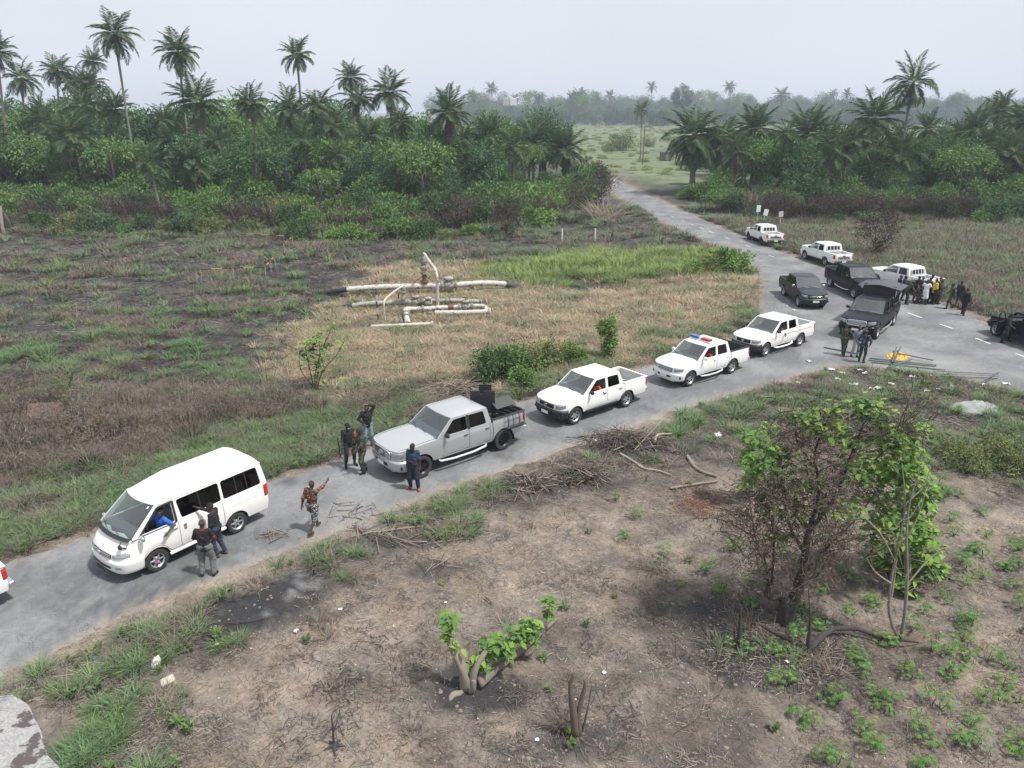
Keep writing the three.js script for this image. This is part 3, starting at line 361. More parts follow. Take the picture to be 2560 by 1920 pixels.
function strawBits(r, n, spread, c, w = .0038) { const l = []; for (let i = 0; i < n; i++) { const a = r() * 6.28, x = (r() - .5) * 2 * spread, z = (r() - .5) * 2 * spread, L = .12 + .4 * r() * r(), cc = tint(c, r, .45); const g = new THREE.BufferGeometry(), dx = Math.cos(a) * L / 2, dz = Math.sin(a) * L / 2, y0 = .01 + .05 * r(), y1 = .01 + .07 * r(), sx = -Math.sin(a) * w, sz = Math.cos(a) * w; g.setAttribute('position', new THREE.Float32BufferAttribute([x - dx - sx, y0, z - dz - sz, x - dx + sx, y0 + .006, z - dz + sz, x + dx + sx, y1 + .006, z + dz + sz, x - dx - sx, y0, z - dz - sz, x + dx + sx, y1 + .006, z + dz + sz, x + dx - sx, y1, z + dz - sz], 3)); g.setAttribute('color', new THREE.Float32BufferAttribute([...cc, ...cc, ...cc, ...cc, ...cc, ...cc], 3)); l.push(g); } return join(l); }
function weedGeo(r, n, c) { const S = new Leaves(); for (let i = 0; i < n; i++) { const a = r() * 6.28, e = .2 + r() * .9; S.add(V(Math.cos(a) * .05 * r(), .03 + .12 * r(), Math.sin(a) * .05), V(Math.cos(a) * Math.cos(e), Math.sin(e), Math.sin(a) * Math.cos(e)), V(0, 1, 0), .1 + .1 * r(), .06 + .03 * r(), tint(c, r, .35, .6)); } return S.geo(); }
const rg = rngOf(606);
const grassKinds = {
  green_grass: [[blades(rg, 46, .36, .011, .16, .9, [.085, .16, .06]), blades(rg, 40, .44, .012, .2, 1.0, [.07, .14, .065])], grassLeaf, 'green grass tufts and blades growing along the verges'],
  lush_grass: [[blades(rg, 50, .5, .013, .28, .7, [.135, .205, .055])], grassLeaf, 'bright yellow green grass band behind the pipes'],
  dry_grass: [[blades(rg, 46, .34, .010, .26, 1.25, [.25, .23, .168]), blades(rg, 40, .3, .010, .3, 1.35, [.21, .195, .152])], dryLeaf, 'flattened tan dry grass round the pipes'],
  dead_grass: [[blades(rg, 40, .5, .010, .3, 1.0, [.108, .102, .088]), blades(rg, 34, .38, .010, .3, 1.3, [.148, .138, .12])], dryLeaf, 'dead brown grass stalks in the burnt field'],
  char_stubble: [[blades(rg, 26, .2, .010, .3, .9, [.045, .04, .04]), strawBits(rg, 26, .4, [.05, .045, .045], .008)], dryLeaf, 'charred stubble in burnt patches'],
  straw: [[strawBits(rg, 22, .5, [.22, .19, .155]), strawBits(rg, 24, .5, [.09, .078, .07])], dryLeaf, 'loose straw, twigs and chips on the soil'],
  weeds: [[weedGeo(rg, 14, [.09, .18, .05]), weedGeo(rg, 18, [.075, .15, .055])], greenLeaf, 'small green weeds sprouting on bare soil'],
  tall_dead_grass: [[blades(rg, 60, 1.5, .02, .6, .45, [.074, .067, .062], 3), blades(rg, 50, 1.2, .02, .6, .6, [.12, .108, .095], 3)], dryLeaf, 'tall scorched brown grass at the foot of the thickets'],
};
const grassSpots = Object.fromEntries(Object.keys(grassKinds).map((k) => [k, []]));
{
  const r = rngOf(707);
  for (let i = 0; i < 105000; i++) {
    const D = Math.pow(lerp(Math.pow(11, .8), Math.pow(104, .8), r()), 1.25), z = -D, wd = .70 * (.939 * D + 4.2) + 1, x = (r() * 2 - 1) * wd;
    const n1 = noise2(x * .35 + 3, z * .35), n2 = noise2(x * .9 + 30, z * .9 - 8), n3 = noise2(x * .13 - 20, z * .13 + 4), w3 = noise2(x * .16 + 50, z * .16), jx = x + .8 * n2 + 1.6 * w3, jz = z + .8 * n1 + 1.3 * noise2(x * .2, z * .2 + 70) * (D > 30 ? 1.5 : .6);
    const u = x / D, left = D > 20 && (u < -.05 || D > 30), far_ = sstep(18, 80, D), q = r(), wr = r(), sc = lerp(.85, 1.75, far_); let k = null, s = sc;
    const W = (n) => inZone(n, jx, jz, D > 30 ? 3 : 1) > .15 + .7 * wr;
    const onSide = roadDist(x, z); if (onSide < .12 + .35 * r() || clearings.some(([p, q]) => Math.hypot(x - p.x, (z - p.z) * 1.3) < q)) continue;
    const th = D > 76 ? W('thicket') : 0, tan = W('tan'), lush = W('lush'), bank = W('bank'), burn = W('burn'), straw = W('straw'), verge = W('verge'), scrub = W('scrub'), far__ = D > 140;
    if (far__) continue; const front = D > 60 && !th && zone.thicket.some(({ q: p, b }) => x > b.min.x - 6 && x < b.max.x + 6 && z < b.max.z + 7 && polyDist(p, x, z) < 5.5);
    if (onSide < 1.4 && q > .3) { if (q > .55 && !bank && !verge) continue; }
    if (th) { if (q < .1) k = 'tall_dead_grass'; }
    else if (front && q < .34 && (n3 + n1 * .5 > -.35 || Math.abs(x + 45) > 30) && (x < -32 || n3 > .25)) { k = n1 > .25 ? 'green_grass' : 'tall_dead_grass'; s = k === 'tall_dead_grass' ? .45 + .5 * r() : s * 1.5; }
    else if (lush && n1 > -.55) k = q < .42 ? 'lush_grass' : q < .8 ? 'green_grass' : q < .86 ? 'dry_grass' : null;
    else if (tan) { if (q < .52) { k = 'dry_grass'; s *= 1.1; } else if (q < .68 && n1 + w3 > -.05) k = 'green_grass'; else if (q < .86) k = 'straw'; }
    else if (bank) { if (q < .62 && n2 > -.55) k = 'green_grass'; else if (q < .8) k = 'dead_grass'; else k = 'weeds'; }
    else if (straw) { if (q < .10 && n1 > -.1) { k = 'tall_dead_grass'; s = .35 + .3 * r(); } else if (q < .5) k = 'dead_grass'; else if (q < .68 && n1 > .05) k = 'green_grass'; else if (q < .82) k = 'straw'; }
    else if (scrub) { if (q < .34 && n1 > -.2) k = 'green_grass'; else if (q < .62) k = 'dead_grass'; else if (q < .75) k = 'char_stubble'; }
    else if (verge) { if (n2 + .5 * n1 > .12 && q < .30) k = 'green_grass'; else if (q < .32 && n1 > 0) k = 'dead_grass'; else if (q < .48) k = 'straw'; else if (q < .52) k = 'weeds'; else if (q < .58) k = 'char_stubble'; }
    else if ((burn || left) && D > 40 && noise2(x * .085 + 9, z * .13) + .35 * n1 > .05) { if (q < .10) k = 'char_stubble'; else if (q < .15 && n2 > .2) k = 'green_grass'; else if (q < .2) k = 'straw'; }
    else if (burn && D < 40) { if (q < .12) k = 'char_stubble'; else if (q < .16 && n1 + n2 > .3) k = 'green_grass'; else if (q < .18) k = 'dead_grass'; else if (q < .42) k = 'straw'; }
    else if (burn) { if (q < .16) k = 'char_stubble'; else if (q < .30 && n1 + n2 > .05) k = 'green_grass'; else if (q < .36 && n2 < .2) k = 'dead_grass'; else if (q < .46) k = 'straw'; }
    else if (left) { if (n1 + n2 > .35 && q < .4) k = 'green_grass'; else if (n3 + n1 > .1 && q < .32) k = 'dead_grass'; else if (q < .62) k = 'char_stubble'; else if (q < .75) k = 'straw'; }
    else { if (q < .12) k = 'straw'; else if (q < .13 && n2 > .3) k = 'weeds'; else if (q < .135 && n1 > .3) k = 'dead_grass'; else if (q < .17 && n3 > 0) k = 'char_stubble'; s *= .85; }
    if (k) grassSpots[k].push([x, hgt(x, z, onSide), z, s * (.7 + .6 * r()), r() * 6.283, .7 + .6 * r()]);
  }
  for (const [px, py, n, sc] of [[290, 1440, 7, 1.5], [335, 1380, 6, 1.4], [360, 1425, 5, 1.2], [215, 1530, 8, 1.5], [195, 1590, 8, 1.5], [150, 1625, 7, 1.4], [240, 1610, 6, 1.3], [480, 1402, 5, 1.2], [508, 1388, 4, 1.2], [252, 1366, 4, 1.0], [60, 1440, 5, 1], [30, 1455, 4, 1], [1000, 1085, 7, 1.2], [1040, 1072, 6, 1.2], [1085, 1052, 6, 1.2], [955, 1098, 5, 1.1], [700, 1222, 6, 1.1], [770, 1200, 6, 1.1], [735, 1250, 6, 1.1], [1540, 890, 7, 1.3], [1600, 900, 7, 1.3], [1640, 885, 6, 1.3], [1700, 905, 7, 1.3], [1500, 915, 6, 1.3], [1470, 935, 6, 1.2], [1580, 870, 6, 1.2], [1750, 880, 6, 1.3], [1800, 900, 6, 1.3], [1980, 1010, 9, 1.6], [2030, 1060, 6, 1.4], [95, 770, 8, 1.6], [420, 755, 7, 1.6], [205, 735, 6, 1.5], [245, 780, 6, 1.5], [150, 815, 5, 1.4], [560, 670, 7, 1.5], [520, 690, 6, 1.4], [630, 655, 6, 1.4], [430, 665, 6, 1.4], [330, 690, 5, 1.3]]) for (let i = 0; i < n; i++) { const p = G(px + (r() - .5) * 26, py + (r() - .5) * 18); if (roadDist(p.x, p.z) > .2) grassSpots.green_grass.push([p.x, p.y, p.z, sc * (py > 1000 ? .5 : .85) * (.7 + .6 * r()), r() * 6.28, .85 + .3 * r()]); }
  const m4 = new THREE.Matrix4(), qq = new THREE.Quaternion(), up = V(0, 1, 0), cc = new THREE.Color();
  for (const [k, [geos, mat, label]] of Object.entries(grassKinds)) geos.forEach((g, gi) => {
    const l = grassSpots[k].filter((_, i) => i % geos.length === gi); if (!l.length) return; const im = new THREE.InstancedMesh(g, mat, l.length); im.name = numbered(k); im.castShadow = im.receiveShadow = true;
    l.forEach(([x, y, z, s, a, v], i) => { im.setMatrixAt(i, m4.compose(V(x, y, z), qq.setFromAxisAngle(up, a), V(s, s * (.8 + .4 * (v - .7)), s))); im.setColorAt(i, cc.setRGB(v, v, v)); });
    scene.add(im); tag(im, label, 'grass', null, 'stuff');
  });
}
// ---------------------------------------------------------------- vehicles
const paint = (c, o = {}) => phys(c, 0.42, { clearcoat: 0.55, clearcoatRoughness: 0.12, side: THREE.DoubleSide, ...o });
const P = {
  white: paint([.80, .80, .79]), vanWhite: paint([.80, .795, .77]), silver: paint([.46, .475, .49], { metalness: .5 }), black: paint([.006, .0075, .011], { roughness: .35, clearcoat: .12, specularIntensity: .3 }), green: paint([.020, .028, .032], { roughness: .4, metalness: .3, clearcoat: .2 }),
  plastic: std([.018, .019, .021], .6, { side: THREE.DoubleSide }), rubber: std([.030, .030, .031], .85), steelRim: std([.42, .43, .45], .4, { metalness: .7 }), blackRim: std([.02, .021, .024], .4, { metalness: .4 }), chrome: std([.66, .67, .68], .18, { metalness: .95 }), dark: std([.012, .012, .013], .9, { side: THREE.DoubleSide }),
  seat: std([.16, .155, .15], .9), dash: std([.10, .105, .11], .8), glass: phys([.62, .70, .70], .03, { transmission: 1, thickness: 0, ior: 1.5, side: THREE.DoubleSide }), screen: phys([.55, .64, .64], .04, { transmission: 1, thickness: 0, ior: 2.3, side: THREE.DoubleSide }), tint: phys([.10, .115, .125], .03, { transmission: 1, thickness: 0, ior: 1.5, side: THREE.DoubleSide }), lamp: phys([.36, .385, .40], .25, { clearcoat: 1, metalness: .5 }), amber: std([.75, .28, .04], .3), red: phys([.42, .012, .016], .2, { clearcoat: 1 }), plate: std([.72, .74, .72], .5), liner: std([.05, .052, .055], .75, { side: THREE.DoubleSide }), bedMetal: std([.5, .5, .5], .55, { side: THREE.DoubleSide }), orange: std([.46, .17, .04], .5), blue: phys([.015, .06, .35], .2, { clearcoat: 1 }), green2: std([.075, .08, .088], .45, { metalness: .3, side: THREE.DoubleSide }), sheet: std([.022, .024, .028], .55, { side: THREE.DoubleSide }), pink: std([.55, .06, .35], .6), letter: std([.015, .015, .016], .5),
};
P.screen.name = P.glass.name = P.tint.name = 'window_glass';
function wheelInto(parent, x, z, r, w, rimMat, spokes, name = 'wheel') { // tyre and rim, outer face towards +z or -z
  const g = new THREE.Group(); g.name = name; g.position.set(x, r, z); g.rotation.y = z > 0 ? 0 : Math.PI; parent.add(g);
  const R = r * .655, h = w / 2, prof = [[R * .98, -h * .8], [R * 1.08, -h * .95], [r * .93, -h], [r * .985, -h * .82], [r, -h * .5], [r, h * .5], [r * .985, h * .82], [r * .93, h], [R * 1.08, h * .95], [R * .98, h * .8]].map(([a, b]) => new THREE.Vector2(a, b));
  part('tyre', at(new THREE.LatheGeometry(prof, 28), 0, 0, 0, Math.PI / 2), P.rubber, g);
  const rim = [at(new THREE.LatheGeometry([[.02, h * .5], [R * .30, h * .52], [R * .34, h * .38], [R * .5, h * .18], [R * .52, h * .1]].map(([a, b]) => new THREE.Vector2(a, b)), 20), 0, 0, 0, Math.PI / 2), at(new THREE.LatheGeometry([[R * .84, h * .45], [R * .97, h * .78], [R * 1.02, h * .82], [R * 1.0, h * .2], [R * .9, -h * .6]].map(([a, b]) => new THREE.Vector2(a, b)), 28), 0, 0, 0, Math.PI / 2)];
  for (let i = 0; i < spokes; i++) { const a = i / spokes * 6.283; rim.push(at(rbox(R * .62, R * (spokes > 5 ? .24 : .32), h * .22, .01, R * .6, 0, h * .42, 0, .12, 0), 0, 0, 0, 0, 0, a)); }
  part('rim', join(rim), rimMat, g); part('brake_disc', at(new THREE.CylinderGeometry(R * .92, R * .92, .04, 20), 0, 0, 0, Math.PI / 2), P.dark, g);
}
function makeBody(o) { // o: outline (half plan, nose centre to tail centre), top(x), sill, axles, arch radius
  const c = new THREE.CatmullRomCurve3(o.outline.map(([x, z]) => V(x, 0, z)), false, 'catmullrom', .35), N = 400, pts = c.getSpacedPoints(N), L = c.getLength();
  const plan = (s) => { const a = clamp(Math.abs(s) / L) * N, i = Math.min(N - 1, Math.floor(a)), t = a - i, p = pts[i], q = pts[i + 1], dx = q.x - p.x, dz = q.z - p.z, d = Math.hypot(dx, dz) || 1, sg = s < 0 ? -1 : 1; return { x: lerp(p.x, q.x, t), z: lerp(p.z, q.z, t) * sg, nx: dz / d, nz: -dx / d * sg }; };
  const sAt = (x) => { for (let i = 0; i < N; i++) if (pts[i].x <= x && pts[i].z > o.W * .8) return (i - (x - pts[i].x) / Math.max(1e-6, pts[i - 1].x - pts[i].x)) / N * L; return L; };
  const bulge = o.bulge ?? ((x, y) => -.055 * Math.pow(Math.abs(y - o.mid) / .42, 2.2));
  const S = (s, y, d = 0) => { const p = plan(s), b = bulge(p.x, y) + d; return [p.x + p.nx * b, y, p.z + p.nz * b]; };
  const low = (x) => { let y = o.sill; for (const a of o.axles) { const q = o.arch * o.arch - (x - a) * (x - a); if (q > 0) y = Math.max(y, o.wy + Math.sqrt(q)); } return y; };
  const pad = (s0, s1, y0, y1, d, n = 14, m = 8, soft = .16) => { const f = (v, s) => typeof v === 'function' ? v(plan(s).x, s) : v; return grid(n, m, (a, b) => { const s = lerp(s0, s1, a), k = Math.min(1, Math.min(a, 1 - a, 1) / soft), e = Math.min(1, Math.min(b, 1 - b) / .22), q = Math.sqrt(Math.max(0, 1 - (1 - k) ** 2)) * Math.sqrt(Math.max(0, 1 - (1 - e) ** 2)); return S(s, lerp(f(y0, s), f(y1, s), b), -.012 + (d + .012) * q); }); };
  const shell = (s0, s1, skip) => { const cols = []; for (let s = s0; s < s1; s += .05) cols.push(s); cols.push(s1); const rows = 9; return grid(cols.length - 1, rows, (a, b, i) => { const s = cols[i], x = plan(s).x; return S(s, lerp(low(x), o.top(x), b)); }, skip && ((i) => skip(plan((cols[i] + cols[i + 1]) / 2).x))); };
  return { plan, sAt, S, low, pad, shell, L, o };
}
const both = (f) => join([f(1), f(-1)]);
const flipTo = (g) => { g.computeVertexNormals(); return g; };
function sideFrame(pts, holes, belt, gut, zB, zG, th = .035) { // pillars and rails with window openings, leaning in
  const hq = Math.hypot(gut - belt, zB - zG), s = new THREE.Shape(pts.map(([x, q]) => new THREE.Vector2(x, q * hq)));
  for (const h of holes) s.holes.push(new THREE.Path(h.map(([x, q]) => new THREE.Vector2(x, q * hq))));
  const g = new THREE.ExtrudeGeometry(s, { depth: th, bevelEnabled: true, bevelThickness: .008, bevelSize: .006, bevelSegments: 2 }); g.translate(0, 0, -th); g.rotateX(-Math.atan2(zB - zG, gut - belt)); g.translate(0, belt, zB); return plain(g);
}
function sidePane(h, belt, gut, zB, zG, inset = .02) { const hq = Math.hypot(gut - belt, zB - zG), g = new THREE.ShapeGeometry(new THREE.Shape(h.map(([x, q]) => new THREE.Vector2(x, q * hq)))); g.translate(0, 0, -inset); g.rotateX(-Math.atan2(zB - zG, gut - belt)); g.translate(0, belt, zB); return plain(g); }
const roundPoly = (pts, r = .06) => { const out = []; pts.forEach((p, i) => { const a = pts[(i + pts.length - 1) % pts.length], b = pts[(i + 1) % pts.length], va = [a[0] - p[0], a[1] - p[1]], vb = [b[0] - p[0], b[1] - p[1]], la = Math.hypot(...va), lb = Math.hypot(...vb), k = Math.min(r, la * .4, lb * .4); const A = [p[0] + va[0] / la * k, p[1] + va[1] / la * k], B = [p[0] + vb[0] / lb * k, p[1] + vb[1] / lb * k]; for (const t of [0, .33, .67, 1]) out.push([(1 - t) ** 2 * A[0] + 2 * t * (1 - t) * p[0] + t * t * B[0], (1 - t) ** 2 * A[1] + 2 * t * (1 - t) * p[1] + t * t * B[1]]); }); return out; };
const emblem = (x, y, s) => join([at(new THREE.TorusGeometry(.075 * s, .010 * s, 6, 22), x, y, 0, 0, Math.PI / 2, 0, [1, .68, 1]), at(new THREE.TorusGeometry(.045 * s, .008 * s, 6, 18), x, y + .014 * s, 0, 0, Math.PI / 2, 0, [1.05, .45, 1]), at(new THREE.TorusGeometry(.042 * s, .008 * s, 6, 18), x, y - .002, 0, 0, Math.PI / 2, 0, [.42, 1.1, 1])]);
function mirrorPart(name, x, y, z, sg, mat, parent) { part(name, join([at(new THREE.SphereGeometry(.5, 14, 10), x, y + .06, sg * (z + .15), 0, 0, 0, [.13, .19, .24]), rod([x, y - .02, sg * (z - .04)], [x, y + .03, sg * (z + .1)], .028, .02), at(new THREE.SphereGeometry(.5, 10, 8), x - .025, y + .06, sg * (z + .15), 0, 0, 0, [.11, .15, .2])]), mat, parent); }
function seatsInto(t, rows, y, wz, mat = P.seat) { for (const [x, full] of rows) for (const z of full ? [0] : [-wz, wz]) part('seat', join([rbox(.5, .16, full ? wz * 3.1 : .5, .06, x, y + .08, z), rbox(.15, .62, full ? wz * 3.1 : .5, .06, x - .27, y + .42, z, 0, 0, .18), ...(full ? [-wz, wz] : [z]).map((q) => rbox(.1, .2, .26, .04, x - .36, y + .8, q))]), mat, t); }

// dark rubber in the gap round a door
function doorSeal(B, s0, s1, y0, y1, g, parent) { const f = (v, s) => typeof v === 'function' ? v(B.plan(s).x) : v, q = []; for (let i = 0; i <= 12; i++) { const s = lerp(s0, s1, i / 12); q.push(B.S(s, f(y0, s), .001)); } for (let i = 1; i <= 5; i++) q.push(B.S(s1, lerp(f(y0, s1), f(y1, s1), i / 5), .001)); const p = B.S(s0, f(y1, s0), .001); q.unshift(p); part('door_seal', limb(q.map(([x, y, z]) => [x, y, z * g]), [.007], 4), P.dark, parent); }
// a four-door or extended-cab pickup; k holds its measures (metres, x forward from the middle of the wheelbase)
function makePickup(k, name, label, group) {
  const t = thing(name, label, 'pickup truck', [0, 0, 0], 0, group), W = k.W, pm = k.paint, hb = k.wb / 2;
  const nose = hb + k.fo, tail = -hb - k.ro, top = (x) => x > k.cowl ? lerp(k.belt, k.noseTop, Math.pow((x - k.cowl) / (nose - k.cowl), k.hoodPow ?? 1.7)) : x > k.gap ? k.belt : k.rail;
  const B = makeBody({ W, mid: k.belt * .72, sill: k.sill, wy: k.wr, arch: k.wr + .085, axles: [hb, -hb], top, outline: [[nose, 0], [nose - .012, W * .35], [nose - .07, W * .7], [nose - .19, W * .9], [nose - .42, W * .985], [nose - .8, W], [0, W], [tail + .5, W], [tail + .10, W * .985], [tail + .02, W * .93], [tail, W * .75], [tail, 0]] });
  const sGap = B.sAt(k.gap), sCowl = B.sAt(k.cowl), sTail = B.sAt(tail + .06);
  // lower body shell of the cab and front
  const cabS = B.shell(0, sGap - .012), y0 = (x) => k.belt;
  const hood = grid(26, 10, (a, b) => { const s = lerp(0, sCowl, a), e = B.S(s, top(B.plan(s).x)), cx = lerp(nose - .03, k.cowl + .06, Math.pow(a, .8)), r = b; const x = lerp(e[0], cx, r), z = lerp(e[2], 0, r); return [x, lerp(e[1], top(cx), r) + (1 - (1 - r) ** 2.2) * .055 * Math.min(1, .25 + a * 1.6), z]; });
  part('body', crease(join([cabS, mirrorZ(cabS)]), 40), pm, t);
  part('hood', crease(join([hood, mirrorZ(hood)]), 50), pm, t);
  for (const g of [1, -1]) part('hood_seam', (() => { const q = []; for (let a = 0; a <= 10; a++) { const s = lerp(sCowl * .30, sCowl * .98, a / 10), e = B.S(s, top(B.plan(s).x) + .004, -.10); q.push([e[0], e[1] + .012, e[2] * g]); } return limb(q, [.006], 4); })(), P.dark, t);
  part('chassis', join([box(k.wb + 1.5, .22, W * 1.25, -.1, k.sill + .06, 0), box(k.wb - .9, .06, W * 1.7, .05, k.sill + .02, 0), rod([hb, k.wr, -W + .2], [hb, k.wr, W - .2], .05), rod([-hb, k.wr, -W + .2], [-hb, k.wr, W - .2], .06), at(new THREE.SphereGeometry(.16, 10, 8), -hb, k.wr, 0)]), P.dark, t);
  for (const a of [hb, -hb]) for (const g of [1, -1]) part('wheel_well', at(new THREE.CylinderGeometry(k.wr + .1, k.wr + .1, .38, 20, 1, true, -Math.PI / 2, Math.PI), a, k.wr, g * (W - .26), -Math.PI / 2, 0, 0), P.dark, t);
  // cab
  const zB = B.S(B.sAt(0), k.belt)[2] - .012, zG = zB - k.lean, gut = k.gut, A0 = k.cowl, A1 = k.A1, C1 = k.C1, C0 = k.C0;
  const outer = roundPoly([[A0 + .06, 0], [A1 + .05, .97], [A1 - .04, 1.02], [C1 + .06, 1.02], [C1, .97], [C0, 0]], .1);
  const mid = k.B, eA = (q) => lerp(A0, A1, q);
  const w1 = roundPoly([[eA(.06) - .16, .06], [eA(.9) - .10, .88], [mid + .05, .9], [mid + .05, .05]], .07), w2 = roundPoly([[mid - .06, .05], [mid - .06, .9], [k.D1, .88], [k.D0, .05]], .08);
  for (const g of [1, -1]) { const f = sideFrame(outer, [w1, w2], k.belt, gut, zB, zG); part('side_frame', g > 0 ? f : mirrorZ(f), pm, t); }
  if (k.darkB) for (const g of [1, -1]) part('pillar_trim', (() => { const f = sidePane([[mid + .055, .03], [mid + .055, .93], [mid - .065, .93], [mid - .065, .03]], k.belt, gut, zB, zG, -.012); return g > 0 ? f : mirrorZ(f); })(), P.plastic, t);
  for (const g of [1, -1]) { for (const [h, front] of [[w1, 1], [w2, 0]]) { if (front && g < 0 && k.openWindow) continue; const f = sidePane(h, k.belt, gut, zB, zG); part('window', g > 0 ? f : mirrorZ(f), front ? (k.frontTint ?? P.glass) : P.tint, t); } }
  const ws = grid(10, 8, (v, u) => { const q = u * 2 - 1, zz = lerp(zB - .03, zG - .03, v); return [lerp(A0 + .05, A1 + .03, v) + .09 * (1 - q * q), lerp(k.belt + .01, gut + .015, v) + .02 * (1 - q * q) * v, zz * q]; });
  part('windscreen', ws, P.screen, t);
  part('windscreen_trim', join([limb([-1, -.5, 0, .5, 1].map((q) => [A0 + .05 + .09 * (1 - q * q), k.belt + .012, (zB - .03) * q]), [.016], 5)]), P.plastic, t);
  const roof = grid(22, 18, (a, b) => { const q = b * 2 - 1, x = lerp(C1 - .01, A1 + .03 + .09 * (1 - q * q), a), e = (1 - Math.pow(a, 7)) * (1 - Math.pow(1 - a, 7)), rib = k.ribs ? -.008 * Math.max(0, Math.cos(q * 15)) * sstep(.08, .2, a) * sstep(.98, .88, a) : 0; return [x, gut + .008 + (k.crown ?? .095) * e * (1 - Math.pow(Math.abs(q), 3.6)) + rib, (zG + .004) * q]; });
  part('roof', crease(roof, 50), pm, t);
  // rear wall of the cab with its window
  part('rear_wall', crease(grid(8, 10, (v, u) => { const q = u * 2 - 1; return [lerp(C0, C1, sstep(0, 1, clamp((v - .3) / .7))) - .03 * (1 - q * q) + .01, lerp(k.sill + .1, gut + .015, v), lerp(zB, v < .45 ? zB : zG, clamp((v - .45) / .55)) * q]; })), pm, t);
  const rw = (v, u, d) => { const q = (u * 2 - 1) * .74, vv = lerp(.16, .84, v); return [lerp(C0, C1, vv) - .035 * (1 - q * q) - d, lerp(k.belt, gut, vv), lerp(zB, zG, vv) * q]; };
  part('rear_window', grid(4, 6, (v, u) => rw(v, u, .02)), P.tint, t);
  if (k.guard) part('window_guard', join([...[0, .25, .5, .75, 1].map((u) => rod(rw(0, u, .06), rw(1, u, .06), .022)), rod(rw(0, 0, .06), rw(0, 1, .06), .02), rod(rw(1, 0, .06), rw(1, 1, .06), .02)]), pm, t);
  // inside
  part('cabin_floor', join([box(A0 - C0 + .1, .05, W * 1.72, (A0 + C0) / 2, k.sill + .2, 0), box(.05, k.belt - k.sill, W * 1.7, A0 + .2, (k.belt + k.sill) / 2, 0)]), P.dark, t);
  part('dashboard', rbox(.5, .28, zB * 1.86, .08, A0 - .22, k.belt - .12, 0), P.dash, t);
  part('steering_wheel', at(new THREE.TorusGeometry(.19, .018, 8, 22), A0 - .56, k.belt - .02, -W * .42, 0, Math.PI / 2 - .5, 0), P.dash, t);
  seatsInto(t, [[mid + .22, 0], [(mid + C0) / 2 - .02, 1]], k.belt - .5, W * .42, k.seat);
  // doors, handles, sills
  for (const g of [1, -1]) {
    const fx = [k.dF ?? A0 - .12, mid, k.D0 + (k.rearDoorEnd ?? -.16)];
    for (let i = 0; i < 2; i++) { const s0 = B.sAt(fx[i] - .008), s1 = B.sAt(fx[i + 1] + .008), d = part('door', crease((() => { const q = B.pad(s0, s1, (x) => Math.max(k.sill + .09, B.low(x) + .05), k.belt - .012, .007, 16, 8, .035); return g > 0 ? q : mirrorZ(q); })(), 60), pm, t); doorSeal(B, s0, s1, (x) => Math.max(k.sill + .09, B.low(x) + .05), k.belt - .012, g, d); const h = B.S(s1 - .16, k.belt - .14, .03); part('door_handle', rbox(.17, .035, .035, .014, h[0], h[1], h[2] * g), k.handle ?? pm, d); }
    mirrorPart('mirror', A0 - .28, k.belt + .04, zB, g, k.mirror ?? P.plastic, t);
    if (k.step) part('side_step', join([limb([[hb - k.wr - .3, k.sill - .02, g * (W - .02)], [hb - k.wr - .38, k.sill - .07, g * (W + .02)], [-hb + k.wr + .5, k.sill - .07, g * (W + .02)], [-hb + k.wr + .42, k.sill - .02, g * (W - .04)]], [.04, .045, .045, .04], 8)]), k.step, t);
    else part('sill', rbox(k.wb - 2 * k.wr - .4, .09, .1, .03, 0, k.sill - .01, g * (W - .05)), P.plastic, t);
    part('mud_flap', rbox(.02, .3, .26, .008, -hb - k.wr - .12, k.sill - .08, g * (W - .16)), P.plastic, t);
    if (k.flare) for (const a of [hb, -hb]) part('arch_flare', limb(Array.from({ length: 11 }, (_, i) => { const an = Math.PI * (i / 10) * .96 + .06, xx = a + Math.cos(an) * (k.wr + .1), yy = k.wr + Math.sin(an) * (k.wr + .1); const p = B.S(B.sAt(xx), Math.max(yy, k.sill), .006); return [p[0], yy, p[2] * g]; }), [.035], 6), k.flare, t);
  }
  // front
  const n0 = k.noseTop;
  part('front_bumper', crease(join([B.pad(-k.bw, k.bw, k.sill - .12, k.bumpTop, .075, 40, 10, .06), rbox(.3, .1, W * 1.2, .04, nose - .22, k.sill - .1, 0)]), 60), k.bumper ?? pm, t);
  part('air_intake', B.pad(-.5, .5, k.sill + .03, k.bumpTop - .13, .085, 12, 6), P.dark, t);
  for (const g of [1, -1]) part('fog_lamp', (() => { const q = B.S(k.bw * .72, k.sill + .1, .07); return at(new THREE.SphereGeometry(.07, 12, 8), q[0], q[1], q[2] * g, 0, 0, 0, [.5, 1, 1]); })(), k.fog ?? P.plastic, t);
  const gr = part('grille', B.pad(-k.grW, k.grW, k.bumpTop + .01, n0 - .03, .03, 16, 8, .12), k.grBack ?? P.plastic, t);
  part('grille_bars', join(Array.from({ length: k.bars ?? 4 }, (_, i) => { const y = lerp(k.bumpTop + .05, n0 - .06, (i + .5) / (k.bars ?? 4)), q = []; for (let u = -1; u <= 1.001; u += .25) q.push(B.S(u * k.grW * .9, y, .036)); return limb(q, [.011], 4); })), k.grBar ?? P.blackRim, t);
  if (k.grFrame) part('grille_frame', (() => { const q = []; const m = 24; for (let i = 0; i <= m; i++) { const a = i / m * 6.283, u = Math.sign(Math.cos(a)) * Math.pow(Math.abs(Math.cos(a)), .45), v = Math.sign(Math.sin(a)) * Math.pow(Math.abs(Math.sin(a)), .45); q.push(B.S(u * k.grW * 1.02, lerp(k.bumpTop + .01, n0 - .03, v * .5 + .5), .04)); } return limb(q, [.03], 6); })(), P.chrome, t);
  if (k.emblem !== 0) part('emblem', emblem(nose + .055, lerp(k.bumpTop, n0, .5), k.emblem ?? 1), P.chrome, t);
